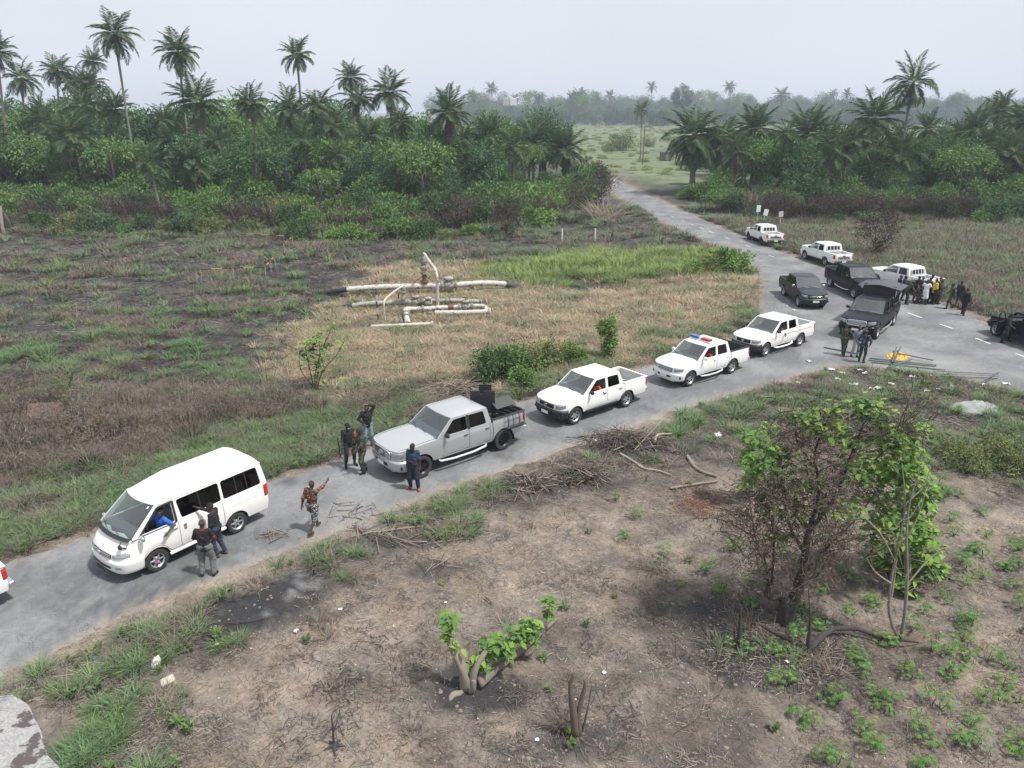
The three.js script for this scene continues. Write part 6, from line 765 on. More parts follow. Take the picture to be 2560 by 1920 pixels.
  const fb = Z(1278, 640, .45); tube([up(2.6), up(2.86), up(2.98).lerp(fb.clone().setY(2.96), .05), up(2.86).lerp(fb.clone().setY(2.86), .5), fb.clone().setY(2.72).lerp(up(2.72), .07), fb.clone().setY(2.5), fb.clone().setY(1.8), fb.clone().setY(1.0), fb.clone().setY(.45)], .095, white, 'vent_pipe');
  for (const s of [-1, 1]) part('stay', rod(up(1.45), up(.9).addScaledVector(dirX, s * .75).add(V(0, 0, .1)), .022), coat, t);
  // middle line
  tube([Z(330, 648, -.1), Z(400, 636, .14), Z(470, 626, .28)], .17, coat, 'coated_pipe', 'black pipe end rising out of the grass'); tube([Z(460, 627, .27), Z(620, 608, .38), Z(860, 598, .43), Z(1000, 592, .45)], .165, grey); tube([Z(1130, 586, .45), Z(1250, 580, .45), Z(1500, 578, .45), Z(1670, 588, .36)], .15, grey); tube([Z(1660, 587, .37), Z(1750, 594, .24), Z(1880, 606, -.1)], .12, coat, 'coated_pipe');
  const d2 = Z(1250, 580, .45).sub(Z(700, 602, .42)).normalize(); for (const [x, y] of [[860, 598], [995, 592], [1130, 586], [1360, 579]]) flange(Z(x, y, .45), d2, .24); valve(Z(1062, 589, .46), .30); valve(Z(1186, 600, .42), .27); wheelOn(Z(1062, 589, .46).setY(1.15), .2); wheelOn(Z(1540, 632, .47).setY(1.05), .17); wheelOn(Z(905, 592, .5).setY(1.05), .14); tube([Z(990, 592, .45), Z(1135, 586, .45)], .2, grey); for (const x of [1690, 1740]) flange(Z(x, 590, .33), d2, .16, white, .05);
  const sv = Z(950, 594, .5), su = (h) => sv.clone().setY(h); tube([su(.5), su(1.0)], .1, white); flange(su(.72), V(0, 1, 0), .17); valve(su(1.18), .16); flange(su(1.42), V(0, 1, 0), .16); const fl = Z(772, 785, .0); tube([su(1.45), su(1.55).lerp(fl.clone().setY(1.5), .05), su(1.32).lerp(fl.clone().setY(1.34), .96), fl.clone().setY(1.2), fl.clone().setY(.0)], .06, white, 'drain_pipe');
  // front line and loop
  tube([Z(985, 660, .45), Z(1130, 655, .45), Z(1300, 645, .45), Z(1480, 636, .45)], .145, white); const d3 = d2; flange(Z(1135, 655, .45), d3, .21); flange(Z(1478, 636, .45), d3, .21); part('rust_band', at(rod([-.2, 0, 0], [.2, 0, 0], .151, .151, 16), Z(1395, 641, .45).x, .45, Z(1395, 641, .45).z), rust, t); valve(Z(1540, 632, .47), .28); flange(Z(1602, 629, .45), d3, .21);
  tube([Z(1480, 636, .45), Z(1610, 628, .45), Z(1700, 632, .44), Z(1740, 655, .38), Z(1735, 678, .32)], .14, white, 'elbow'); tube([Z(1765, 682, .3), Z(1500, 692, .3), Z(1250, 694, .3)], .155, white); flange(Z(1768, 682, .3), d3, .26, white, .12); for (const x of [1440, 1620]) { const p = Z(x, 694 - (x - 1250) * .022, .3); part('rust_band', at(rod([-.12, 0, 0], [.12, 0, 0], .162, .162, 16), p.x, p.y, p.z), rust, t); } flange(Z(1325, 692, .3), d3, .2, white, .06); valve(Z(1198, 690, .3), .17);
  const lb = Z(985, 800, .16); tube([Z(1010, 660, .45), Z(975, 664, .45), Z(972, 690, .45), Z(980, 740, .42), Z(988, 795, .22)], .17, white, 'elbow'); flange(Z(978, 705, .45), V(0, -.1, 1), .24); flange(Z(982, 735, .43), V(0, -.2, 1), .24);
  tube([Z(640, 826, .12), Z(900, 815, .18), Z(1215, 800, .2)], .12, white); flange(Z(1222, 800, .2), d3, .18, white, .1); tube([Z(560, 840, -.06), Z(645, 826, .12)], .16, coat, 'coated_pipe'); for (const x of [868, 925]) { const p = Z(x, 806, .2); flange(p.clone().setY(.42), V(0, 1, 0), .11); part('vent', rod(p, p.clone().setY(.62), .06, .06, 12), grey, t); }
  for (const [x, y] of [[560, 462], [1600, 420]]) { const p = Z(x, y, .5); part('pipe_support', rbox(.3, .55, .5, .02, p.x, .22, p.z), grey, t); }
  // concrete strip, marker posts beside it
  const cp = Z(1740, 490, 0); single('concrete_strip', rbox(2.9, .22, .5, .03, cp.x, .06, cp.z), std([.27, .27, .26], .95), 'low grey concrete strip beneath the right end of the rear pipe', 'concrete strip');
  for (const [x, y, h, l] of [[703, 765, 2.0, 'black and white post standing among the pipes'], [500, 795, .6, 'short white peg in grass left of the pipes']]) { const p = Z(x, y, 0), q = thing('marker_post', l, 'post', p); if (h > 1) for (let i = 0; i < 5; i++) part('band', rod([0, i * h / 5, 0], [0, (i + 1) * h / 5, 0], .05), i % 2 ? white : coat, q); else { part('peg', rod([0, 0, 0], [-.12, h, .02], .03), white, q); part('peg_tip', rod([-.12, h, .02], [-.125, h + .02, .02], .022), coat, q); } }
  const lg = Z(2105, 650, 0); single('weathered_log', limb([[lg.x - .25, .25, lg.z - .5], [lg.x, .15, lg.z], [lg.x + .2, .12, lg.z + .5]], [.1, .16, .13], 9, .3), greyBark, 'short grey weathered log right of the pipes', 'log');
}
{ // yellow, black and blue railings
  const Zb = (x, y, h) => flat(x / 2.572 * .8641, (520 + y / 2.572) * .8641, h), yel = std([.34, .235, .05], .7), blu = std([.12, .24, .42], .6), blk = std([.025, .025, .028], .6);
  const rail = (label, feet, n) => { const pts = feet.map(([x, y]) => { const p = Zb(x, y, 0); p.y = hgt(p.x, p.z); return p; }), t = thing('railing', label, 'railing', pts[0]), L = pts.map((p) => p.clone().sub(pts[0]));
    for (const p of L) { part('post', rod(p, p.clone().add(V(0, .5, 0)), .045), blu, t); part('post', rod(p.clone().add(V(0, .5, 0)), p.clone().add(V(0, 1.02, 0)), .046), yel, t); }
    for (let i = 0; i < L.length - 1; i++) { const a = L[i].clone().add(V(0, 1.0, 0)), b = L[i + 1].clone().add(V(0, 1.0, 0)), m = Math.max(2, Math.round(a.distanceTo(b) / .8)); for (let k = 0; k < m; k++) part('rail', rod(a.clone().lerp(b, k / m), a.clone().lerp(b, (k + 1) / m), .04), k % 2 ? yel : blk, t); } };
  rail('farther yellow and black railing at the foot of the left thicket', [[1548, 228], [1735, 238], [1885, 248], [1860, 272], [1830, 297]]); rail('nearer yellow and black railing on the burnt ground', [[1300, 480], [1507, 466], [1712, 464], [1745, 418], [1772, 385]]);
}
{ // road signs, marker posts, power pole, water tower, huts
  const wood = std([.16, .14, .12], .9), pw = std([.62, .62, .62], .6), conc = std([.42, .42, .41], .85);
  for (const [x, y, h, w, hh, lean, l, c] of [[1634, 486, 2.0, .55, .75, 0, 'leftmost of the three small white signs behind the far pickup', pw], [1648, 487, 1.6, .6, .7, .18, 'middle tilted white sign behind the far pickup', pw], [1684, 494, 1.75, .6, .6, -.1, 'grey sign on a post right of the far pickup', conc]]) { const p = G(x, y), t = thing('road_sign', l, 'sign', p, .3); part('post', rod([0, 0, 0], [lean * .6, h, 0], .05), conc, t); part('board', rbox(w, hh, .04, .02, lean * .9, h - .15, .07, 0, 0, -lean), c, t); part('board_back', rbox(w * .8, .06, .03, .01, lean * .9, h - .15, .03, 0, 0, -lean), conc, t); }
  for (const [x, y, l] of [[1214, 523, 'left white marker post before the dead brush'], [1285, 523, 'right white marker post before the dead brush']]) { const t = thing('marker_post', l, 'post', G(x, y)); part('shaft', rod([0, 0, 0], [0, 1.3, 0], .09, .075, 8), pw, t); part('cap', rod([0, 1.3, 0], [0, 1.36, 0], .08, .04, 8), conc, t); }
  { const p = flat(1388, 356), t = thing('power_pole', 'wooden power pole with crossarm beside the far road', 'power pole', p); part('pole', rod([0, 0, 0], [.05, 9.2, 0], .17, .11, 9), wood, t); part('crossarm', rbox(3.1, .16, .14, .02, 0, 8.6, .12), wood, t); for (const x of [-1.45, -.1, 1.45]) part('insulator', at(new THREE.LatheGeometry([[.02, 0], [.09, .05], [.05, .12], [.1, .2], [.03, .34]].map(([a, b]) => new THREE.Vector2(a, b)), 10), x, 8.68, .12), pw, t); for (const s of [-1, 1]) part('brace', rod([s * .9, 8.55, .12], [0, 7.8, .1], .03), wood, t); }
  { const D = 380, p = far(1101, 300, D); p.y = 0; const t = thing('water_tower', 'water tower with white tanks on a steel frame in the haze', 'water tower', p), top = far(1101, 212, D).y, fl = far(1101, 229, D).y, st = std([.2, .21, .22], .8); for (const x of [-2.6, -.9, .9, 2.6]) for (const z of [-1.6, 1.6]) part('leg', rod([x, 0, z], [x, fl, z], .14), st, t); part('platform', box(6.6, .3, 4.4, 0, fl, 0), st, t); for (const y of [fl * .35, fl * .7]) for (const z of [-1.6, 1.6]) part('brace', rod([-2.6, y, z], [2.6, y + 1.5, z], .08), st, t); for (const [x, c] of [[-1.7, conc], [1.7, pw]]) for (const z of [-1, 1]) part('tank', rbox(3.1, top - fl, 1.9, .25, x, (top + fl) / 2 + .1, z), c, t); }
  const hut = (label, x, y, D, w, h, d, roofM, wallM, turn) => { const p = far(x, y, D); p.y = 0; const t = thing('hut', label, 'hut', p, turn); part('wall', box(w, h, d, 0, h / 2, 0), wallM, t); part('door', box(.9, h * .75, .06, -w * .2, h * .38, d / 2 + .02), wood, t); part('window', box(.8, .7, .06, w * .22, h * .6, d / 2 + .02), P.dark, t); const s = new THREE.Shape([[-w * .58, 0], [w * .58, 0], [0, h * .5]].map(([a, b]) => new THREE.Vector2(a, b))); part('roof', at(plain(new THREE.ExtrudeGeometry(s, { depth: d * 1.15, bevelEnabled: false })), 0, h, -d * .57), roofM, t); };
  hut('white walled hut beside the rounded trees on the plain', 1157, 262, 330, 4.6, 3.4, 3.6, pw, pw, .3); hut('low hut with a bright white roof on the plain', 1210, 262, 330, 5.2, 1.4, 4, pw, std([.2, .2, .2], .9), -.4); hut('small hut with grey tin roof behind the right thicket', 1440, 345, 205, 2.8, 2.0, 2.4, std([.13, .12, .12], .7), wood, .5);
}
// ---------------------------------------------------------------- single plants of the burnt field and roadside
const rd_ = rngOf(909);
function leafyBits(parent, list, mat, geoms, max = 300) { // big leaves: each a part, past the limit one mass
  list.slice(0, max).forEach(([p, q, s, k]) => { const m = part('leaf', geoms[k % geoms.length], mat, parent); m.position.copy(p); m.quaternion.copy(q); m.scale.setScalar(s); });
  if (list.length > max) { const g = mergeGeometries(list.slice(max).map(([p, q, s, k]) => geoms[k % geoms.length].clone().applyMatrix4(new THREE.Matrix4().compose(p, q, V(s, s, s))))); const m = part('foliage', g, mat, parent); m.userData.kind = 'stuff'; }
}
const bigLeaf = [[.15, .28, .05], [.10, .21, .05], [.21, .34, .065], [.065, .14, .045], [.24, .34, .08]].map((c) => { const S = new Leaves(), r = rngOf(c[0] * 9999 | 0); const g = grid(5, 4, (a, b) => { const w = .30 * Math.sin(Math.PI * Math.pow(a, .75)) * (1 - .2 * a), u = b * 2 - 1; return [a, -.22 * a * a + .14 * Math.abs(u) * w, u * w]; }); return colour(plain(g), () => c); });
const budQ = (r, droop = 0) => new THREE.Quaternion().setFromEuler(new THREE.Euler((r() - .5) * 1.1, r() * 6.283, -droop + (r() - .5) * .9, 'YXZ'));
function clump(list, r, c, R, n, s, k0 = 0, kn = 3, sq = 1) { for (let i = 0; i < n; i++) { const o = onSphere(r); list.push([c.clone().add(V(o.x * R, o.y * R * sq, o.z * R).multiplyScalar(Math.cbrt(r()))), budQ(r, .1), s * (.65 + .6 * r()), k0 + Math.floor(r() * kn)]); } }
function twigs(r, from, n, len, rad, spread, drop = 0) { const out = []; for (let i = 0; i < n; i++) { const a = from[Math.floor(r() * from.length)], d = onSphere(r).multiply(V(spread, .6, spread)).add(V(0, .35 - drop, 0)).normalize(), L = len * (.4 + .8 * r()), m = a.clone().addScaledVector(d, L * .5).add(V((r() - .5) * .12, (r() - .5) * .12, (r() - .5) * .12)), e = a.clone().addScaledVector(d, L).add(V((r() - .5) * .3, -drop * .3, (r() - .5) * .3)); out.push(rod(a, m, rad, rad * .7, 4), rod(m, e, rad * .7, rad * .25, 4)); } return join(out); }
{ // big half-burnt tree
  const r = rngOf(31), b = G(1690, 1345), t = thing('burnt_tree', 'half burnt tree with brown dead twigs and some green leaf clumps', 'tree', b), W = (x, y, D) => far(x, y, -b.z + D).sub(b);
  part('trunk', join([limb([[0, -.1, 0], [.02, .5, 0], [-.14, .85, 0], W(1664, 1290, 0), W(1655, 1262, .0)], [.17, .15, .13, .10, .085], 10, .35), limb([[.06, -.1, .02], [.16, .45, 0], W(1722, 1275, 0), W(1738, 1215, -.1), W(1745, 1150, -.2)], [.15, .15, .13, .10, .08], 10, .3), rod([0, 0, 0], [-.35, -.02, .2], .09, .03), rod([.05, 0, 0], [.4, -.02, .15], .08, .03)]), charBark, t);
  const tips = [], br = (pts, rr) => { const g = limb(pts, rr, 6); for (let i = 1; i < pts.length; i++) for (let k = 0; k < 4; k++) tips.push((pts[i - 1].isVector3 ? pts[i - 1] : V(...pts[i - 1])).clone().lerp(pts[i], (k + 1) / 4)); part('branch', g, k2[tips.length % 2], t); }, k2 = [charBark, greyBark];
  const root = W(1745, 1150, -.2), fork = W(1664, 1290, 0);
  for (const [pts, r0] of [[[[1745, 1150, -.2], [1770, 1060, .1], [1760, 980, .3], [1790, 900, .4]], .06], [[[1745, 1150, -.2], [1800, 1080, 0], [1840, 980, .3], [1880, 880, .5]], .06], [[[1740, 1200, -.1], [1700, 1120, -.3], [1690, 1040, -.2], [1680, 970, 0]], .05], [[[1664, 1285, 0], [1672, 1180, .1], [1665, 1120, .1], [1640, 1050, .3]], .035], [[[1722, 1250, 0], [1790, 1180, .4], [1850, 1120, .8], [1900, 1050, 1.1]], .045], [[[1664, 1280, 0], [1650, 1200, -.3], [1630, 1160, -.5]], .022], [[[1745, 1150, -.2], [1690, 1080, -.5], [1640, 1060, -.7]], .03], [[[1760, 1010, .2], [1720, 950, .1], [1720, 910, .1]], .03], [[[1722, 1270, 0], [1760, 1250, .2], [1790, 1200, .3], [1795, 1160, .3]], .025], [[[1840, 980, .3], [1900, 930, .6], [1950, 930, .9]], .03]]) br(pts.map((p) => W(...p)), [r0, r0 * .75, r0 * .5, r0 * .3]);
  for (let i = 0; i < 70; i++) { const a = tips[Math.floor(r() * tips.length)], d = V((r() - .5) * 2, (r() - .35) * 1.2, (r() - .5) * 1.6).normalize(), L = .6 + .8 * r(), m = a.clone().addScaledVector(d, L * .5).add(V(0, .08, 0)), e = a.clone().addScaledVector(d, L); part('branch', limb([a, m, e], [.016, .011, .005], 5), darkStick, t); tips.push(m, e); }
  part('dead_twigs', twigs(r, tips, 900, .85, .010, 1, .1), darkStick, t).userData.kind = 'stuff';
  const dead = new Leaves(); for (let i = 0; i < 8500; i++) { const a = tips[Math.floor(r() * tips.length)], p = a.clone().add(onSphere(r).multiplyScalar(( .62) * Math.cbrt(r()))).add(V(.05, -.02, 0)); dead.add(p, onSphere(r).add(V(0, -.6, 0)).normalize(), onSphere(r), 0.10 + .09 * r(), .022, tint(r() < .5 ? [.115, .08, .058] : [.16, .122, .092], r, .35), .4); }
  part('dead_leaf_mass', dead.geo(), dryLeaf, t).userData.kind = 'stuff';
  const L = []; for (const [x, y, D, n, R, k] of [[1862, 872, .6, 26, .32, 2], [1895, 905, .6, 18, .28, 0], [1740, 905, .2, 24, .30, 0], [1765, 925, .2, 12, .22, 0], [1640, 1000, -.2, 14, .3, 0], [1700, 1050, .3, 34, .42, 1], [1660, 1090, .1, 24, .32, 1], [1720, 1110, .1, 20, .3, 1], [1750, 1030, .2, 22, .38, 0], [1850, 960, .4, 26, .36, 1], [1920, 945, .6, 24, .3, 2], [1800, 880, .4, 14, .25, 2], [1680, 1165, 0, 14, .25, 1], [1650, 960, .1, 24, .34, 0], [1690, 985, .1, 22, .34, 0], [1625, 1040, 0, 18, .3, 1], [1800, 930, .3, 22, .34, 1], [1830, 1010, .3, 20, .34, 1], [1875, 1020, .5, 22, .34, 1], [1780, 1090, .2, 16, .3, 1], [1900, 1000, .5, 20, .32, 2], [1840, 1100, .3, 14, .28, 1]]) clump(L, r, W(x, y, D), R * 1.1, Math.round(n * 2.6), .225, k, 2); leafyBits(t, L, greenLeaf, bigLeaf);
}
{ // dense leafy tree behind it
  const r = rngOf(32), b = G(1962, 1268), t = thing('leafy_tree', 'dense leafy green tree right behind the half burnt tree', 'tree', b), W = (x, y, D) => far(x, y, -b.z + D).sub(b), pts = [];
  part('trunk', join([limb([[0, -.1, 0], W(1960, 1200, 0), W(1940, 1080, .2), W(1930, 960, .4)], [.1, .085, .06, .03], 8, .2), limb([W(1955, 1180, 0), W(1910, 1100, .2), W(1880, 1040, .3)], [.06, .04, .02], 6), limb([W(1945, 1110, .1), W(1990, 1060, .2), W(1985, 990, .3)], [.05, .035, .02], 6)]), greyBark, t);
  const L = []; for (const [x, y, n, R, k] of [[1895, 1010, 34, .45, 0], [1940, 1000, 40, .45, 1], [1975, 1030, 34, .42, 1], [1925, 950, 30, .38, 0], [1965, 935, 26, .34, 2], [1950, 1060, 44, .5, 1], [1900, 1075, 40, .48, 1], [1985, 1100, 38, .42, 1], [1930, 1130, 48, .5, 1], [1965, 1170, 48, .5, 1], [1890, 1150, 34, .42, 1], [2000, 1190, 36, .4, 2], [1940, 1215, 46, .45, 1], [1985, 1245, 40, .36, 1], [1955, 1265, 26, .25, 3], [1915, 1195, 34, .4, 3], [2010, 1225, 22, .28, 2], [1970, 1085, 30, .45, 3], [1905, 890, 16, .28, 2], [1980, 965, 18, .3, 0], [2020, 1250, 22, .28, 2], [1990, 1270, 22, .24, 1], [2005, 1150, 24, .34, 1], [1960, 1000, 24, .4, 0], [1990, 1060, 20, .3, 2]]) clump(L, r, W(x + (r() - .5) * 26, y, .2 + (r() - .5) * 1.6), R * (.85 + .6 * r()), Math.round(n * 3.4), .225, k, 2); leafyBits(t, L.sort(() => r() - .5), greenLeaf, bigLeaf);
}
{ // bare two-stemmed sapling in front
  const r = rngOf(33), b = G(1945, 1388), t = thing('bare_sapling', 'pale bare two-stemmed sapling in front of the leafy tree', 'tree', b), W = (x, y, D) => far(x, y, -b.z + D).sub(b), tips = [];
  for (const pts of [[[1945, 1388, 0], [1922, 1330, 0], [1924, 1260, .05], [1940, 1180, .1], [1955, 1090, .1], [1948, 1000, .2]], [[1945, 1388, 0], [1955, 1320, -.05], [1960, 1240, 0], [1958, 1160, 0], [1966, 1080, .05], [1990, 1010, .1]]]) { const v = pts.map((p) => W(...p)); part('stem', limb(v, [.045, .04, .03, .024, .012], 7, .15), greyBark, t); for (let i = 2; i < v.length; i++) tips.push(v[i], v[i - 1].clone().lerp(v[i], .5)); }
  for (const pts of [[[1960, 1262, 0], [2000, 1215, .1], [2035, 1185, .2]], [[1932, 1210, .05], [1900, 1150, .1], [1870, 1120, .2]], [[1955, 1090, .1], [1995, 1050, .1], [2010, 1010, .1]], [[1924, 1260, 0], [1890, 1235, .1], [1872, 1205, .1]], [[1960, 1160, 0], [1985, 1110, 0], [2000, 1060, 0]], [[1926, 1290, 0], [1935, 1220, .1], [1930, 1150, .2]]]) { const v = pts.map((p) => W(...p)); part('branch', limb(v, [.022, .015, .008], 5), paleStick, t); tips.push(...v.slice(1)); }
  part('twigs', twigs(r, tips, 70, .6, .006, 1), paleStick, t).userData.kind = 'stuff';
}
{ // leafy sapling on the left of the burnt tree
  const r = rngOf(34), b = G(1618, 1085), t = thing('leafy_sapling', 'small leafy sapling left of the half burnt tree', 'tree', b), W = (x, y, D) => far(x, y, -b.z + D).sub(b);
  part('stem', join([limb([[0, -.05, 0], W(1622, 1030, 0), W(1618, 960, .1)], [.03, .025, .012], 6), limb([W(1620, 1050, 0), W(1655, 1000, .1), W(1665, 940, .1)], [.022, .015, .008], 5)]), charBark, t);
  const L = []; for (const [x, y, n, R, k] of [[1618, 945, 26, .28, 0], [1612, 985, 30, .3, 1], [1630, 1015, 26, .26, 1], [1668, 925, 20, .26, 2], [1668, 970, 22, .26, 0], [1650, 1000, 16, .22, 0], [1612, 1045, 6, .14, 1]]) clump(L, r, W(x, y, .05), R * 1.1, Math.round(n * 2.4), .21, k, 2); leafyBits(t, L, greenLeaf, bigLeaf);
}
{ // stump sprouting leaves along a leaning limb
  const r = rngOf(35), b = G(1008, 1488), t = thing('sprouting_stump', 'cut stump with leaning fallen limb and fresh green leaves sprouting', 'tree stump', b), W = (x, y, D) => far(x, y, -b.z + D).sub(b);
  part('stump', join([limb([[.0, -.08, 0], W(1000, 1450, 0), W(985, 1410, .1)], [.13, .10, .07], 9, .4), limb([[.12, -.08, 0], W(1025, 1450, 0), W(1050, 1405, .2)], [.10, .08, .045], 8, .35), limb([[-.1, -.05, .1], [-.3, .05, .25], [-.36, -.03, .4]], [.09, .07, .04], 7, .3), limb([[.1, 0, .1], [.16, .18, .2], [.18, .42, .2]], [.07, .055, .04], 7, .3)]), greyBark, t);
  part('fallen_limb', limb([W(1035, 1475, 0), W(1085, 1432, .6), W(1130, 1400, 1.2), W(1165, 1370, 1.7), W(1205, 1335, 2.4)], [.12, .11, .09, .06, .03], 9, .3), bark, t); part('burnt_limb', limb([W(990, 1450, 0), W(975, 1400, .1), W(960, 1380, .1)], [.07, .05, .025], 7), greyBark, t); part('shoot', limb([W(975, 1400, .1), W(968, 1360, .1), W(972, 1325, .2)], [.02, .015, .01], 5), paleStick, t); for (let i = 0; i < 6; i++) part('stick', rod(W(960 + i * 16, 1480 - r() * 20, .1), W(968 + i * 17, 1400 - r() * 30, .2), .012, .006, 5), paleStick, t); part('shoot', limb([W(1170, 1365, 1.7), W(1185, 1330, 1.8), W(1186, 1295, 1.9)], [.02, .015, .01], 5), paleStick, t);
  const L = []; for (const [x, y, D, n, R, k] of [[970, 1335, .2, 18, .16, 0], [972, 1355, .2, 14, .13, 1], [965, 1375, .1, 8, .12, 1], [1045, 1425, .3, 26, .25, 1], [1060, 1395, .4, 30, .26, 0], [1085, 1390, .5, 28, .24, 0], [1115, 1372, .8, 30, .24, 0], [1145, 1358, 1, 32, .26, 2], [1148, 1375, 1, 18, .2, 1], [1185, 1300, 1.9, 14, .15, 0], [1184, 1325, 1.9, 16, .15, 0], [985, 1400, .1, 8, .12, 1], [1010, 1440, .1, 6, .1, 3], [1095, 1405, .5, 16, .2, 1]]) clump(L, r, W(x, y, D), R * 1.1, Math.round(n * 1.6), .20, k, 2); leafyBits(t, L, greenLeaf, bigLeaf);
}
{ // charred upright stumps
  const r = rngOf(36); const st = (label, px, py, limbs, leaves, m = charBark) => { const b = G(px, py), t = thing('charred_stump', label, 'tree stump', b), W = (x, y, D) => far(x, y, -b.z + D).sub(b); for (const [pts, rr] of limbs) part('stem', limb(pts.map((p) => W(...p)), rr, 8, .25), m, t); for (let i = 0; i < 5; i++) part('root', rod([0, .04, 0], [Math.cos(i * 1.3) * .3, -.04, Math.sin(i * 1.3) * .3], .05, .015, 6), m, t); const L = []; for (const [x, y, n, R] of leaves) clump(L, r, W(x, y, .05), R, n, .1, 0, 3); leafyBits(t, L, greenLeaf, bigLeaf); };
  const bk = std([.105, .082, .068], .95);
  st('charred upright stump with several bare stems in the middle foreground', 1244, 1592, [[[[1244, 1592, 0], [1238, 1540, 0], [1232, 1480, 0], [1240, 1455, 0]], [.085, .075, .05, .025]], [[[1252, 1590, 0], [1250, 1535, .05], [1262, 1490, .1], [1264, 1470, .1]], [.06, .055, .04, .025]], [[[1258, 1580, 0], [1270, 1530, 0], [1279, 1480, .1]], [.025, .02, .012]], [[[1240, 1560, 0], [1215, 1560, 0], [1195, 1582, 0]], [.02, .015, .01]], [[[1232, 1480, 0], [1224, 1462, 0]], [.02, .008]], [[[1250, 1590, .0], [1270, 1608, -.2], [1300, 1612, -.2]], [.035, .03, .015]]], [[1228, 1565, 8, .1], [1232, 1585, 10, .08], [1250, 1583, 6, .06], [1230, 1520, 4, .05]], bk);
  st('slim charred stump with roots left of the burnt tree', 1594, 1405, [[[[1594, 1405, 0], [1597, 1370, 0], [1600, 1315, 0]], [.07, .055, .03]], [[[1594, 1405, 0], [1588, 1385, 0], [1585, 1355, .1]], [.03, .02, .008]]], [[1578, 1390, 14, .16], [1612, 1400, 8, .1]]);
  st('charred stump with two long limbs lying on the ground', 1745, 1412, [[[[1745, 1412, 0], [1747, 1385, 0], [1750, 1345, 0], [1746, 1270, 0]], [.09, .06, .02, .01]], [[[1742, 1400, 0], [1715, 1385, .1], [1680, 1370, .3], [1640, 1348, .5]], [.075, .07, .06, .03]], [[[1750, 1400, 0], [1775, 1375, .3], [1800, 1358, .6]], [.09, .08, .05]], [[[1800, 1358, .6], [1850, 1358, .7], [1900, 1375, .6], [1985, 1388, .4]], [.06, .055, .045, .02]]], [[1725, 1400, 10, .2], [1765, 1408, 12, .2], [1720, 1378, 12, .2]]);
  st('thin charred stake in the lower middle foreground', 722, 1612, [[[[722, 1625, 0], [720, 1590, 0], [716, 1545, 0]], [.03, .025, .012]], [[[720, 1580, 0], [730, 1555, 0]], [.012, .006]]], []);
}
// ---------------------------------------------------------------- cassava plot
{
  const r = rngOf(37), leafG = [0, 1, 2].map((i) => { const S = new Leaves(), n = 6, c = [[.11, .24, .065], [.14, .28, .07], [.18, .32, .09]][i]; for (let k = 0; k < n; k++) { const a = (k - (n - 1) / 2) * .52; S.add(V(0, 0, 0), V(Math.cos(a), -.22, Math.sin(a)).normalize(), V(0, 1, 0), 0.14 * (1 - .18 * Math.abs(k - 2.5) / 2.5), .026, tint(c, r, .2), .3); } for (const q of [0]) S.add(V(-.09, .02, 0), V(1, -.15, 0).normalize(), V(0, 1, 0), .1, .008, [.16, .09, .06]); return S.geo(); });
  const list = [[230, 65], [40, 230], [135, 360], [355, 305], [360, 455], [720, 190], [980, 240], [1060, 290], [1150, 190], [820, 360], [690, 460], [1180, 470], [1150, 430], [1040, 510], [820, 600], [670, 670], [1440, 630], [1690, 415], [1520, 500], [1840, 600], [1800, 570], [1790, 690], [1580, 760], [1680, 780], [1800, 810], [1960, 830], [2070, 860], [1700, 940], [1740, 930], [1390, 900], [1450, 950], [1040, 800], [1060, 850], [1100, 910], [520, 1010], [565, 970], [880, 1100], [930, 1120], [690, 1230], [740, 1260], [1190, 1060], [1290, 1110], [1240, 1180], [1580, 1130], [1640, 1160], [1110, 1310], [1150, 1370], [1180, 1430], [1500, 1300], [1570, 1390], [1850, 1240], [2070, 990], [1920, 1110], [2040, 1100], [2170, 1380], [2150, 1450], [940, 1530], [850, 1520], [1510, 1545], [1880, 90], [1930, 130], [2150, 80], [2090, 200], [2180, 190], [1810, 200], [1930, 250], [1810, 310], [2130, 330], [2190, 470], [1300, 730], [1230, 690], [520, 800], [340, 745], [1750, 1400], [1880, 1420]].map(([x, y]) => [(1750 + x / 2.731) * .8641, (1350 + y / 2.731) * .8641]).concat([[1435, 1205], [1375, 1118], [1347, 1165], [1585, 1190], [2020, 1080], [2065, 1072], [2052, 1125], [2118, 1112], [2060, 1158], [2131, 1160], [2105, 1195], [2200, 1190], [2170, 1230], [2080, 1215], [1556, 1282], [1330, 1082]]);
  list.forEach(([x, y], i) => {
    const t = thing('cassava_plant', i < 75 ? 'young green cassava plant in the hoed plot' : 'young green cassava plant at the rim of the plot', 'plant', G(x, y), r() * 6.28, 'young cassava plants in the hoed plot'), n = 17 + Math.floor(r() * 10), h = .16 + .2 * r();
    if (i >= 75) { t.userData.label = 'young green cassava plant in the hoed plot'; } part('stem', join([0, 1, 2].map((k) => rod([0, -.03, 0], [Math.cos(k * 2.1) * .12, h * (.7 + .3 * r()), Math.sin(k * 2.1) * .12], .010, .005, 5))), darkStick, t);
    for (let k = 0; k < n; k++) { const a = r() * 6.283, d = .04 + .2 * r(), m = part('leaf', leafG[Math.floor(r() * 3)], greenLeaf, t); m.position.set(Math.cos(a) * d, h * (.5 + 1.0 * r()), Math.sin(a) * d); m.rotation.set(0, -a + (r() - .5), (r() - .62) * .9, 'YXZ'); m.scale.setScalar(.52 + .45 * r()); }
  });
}
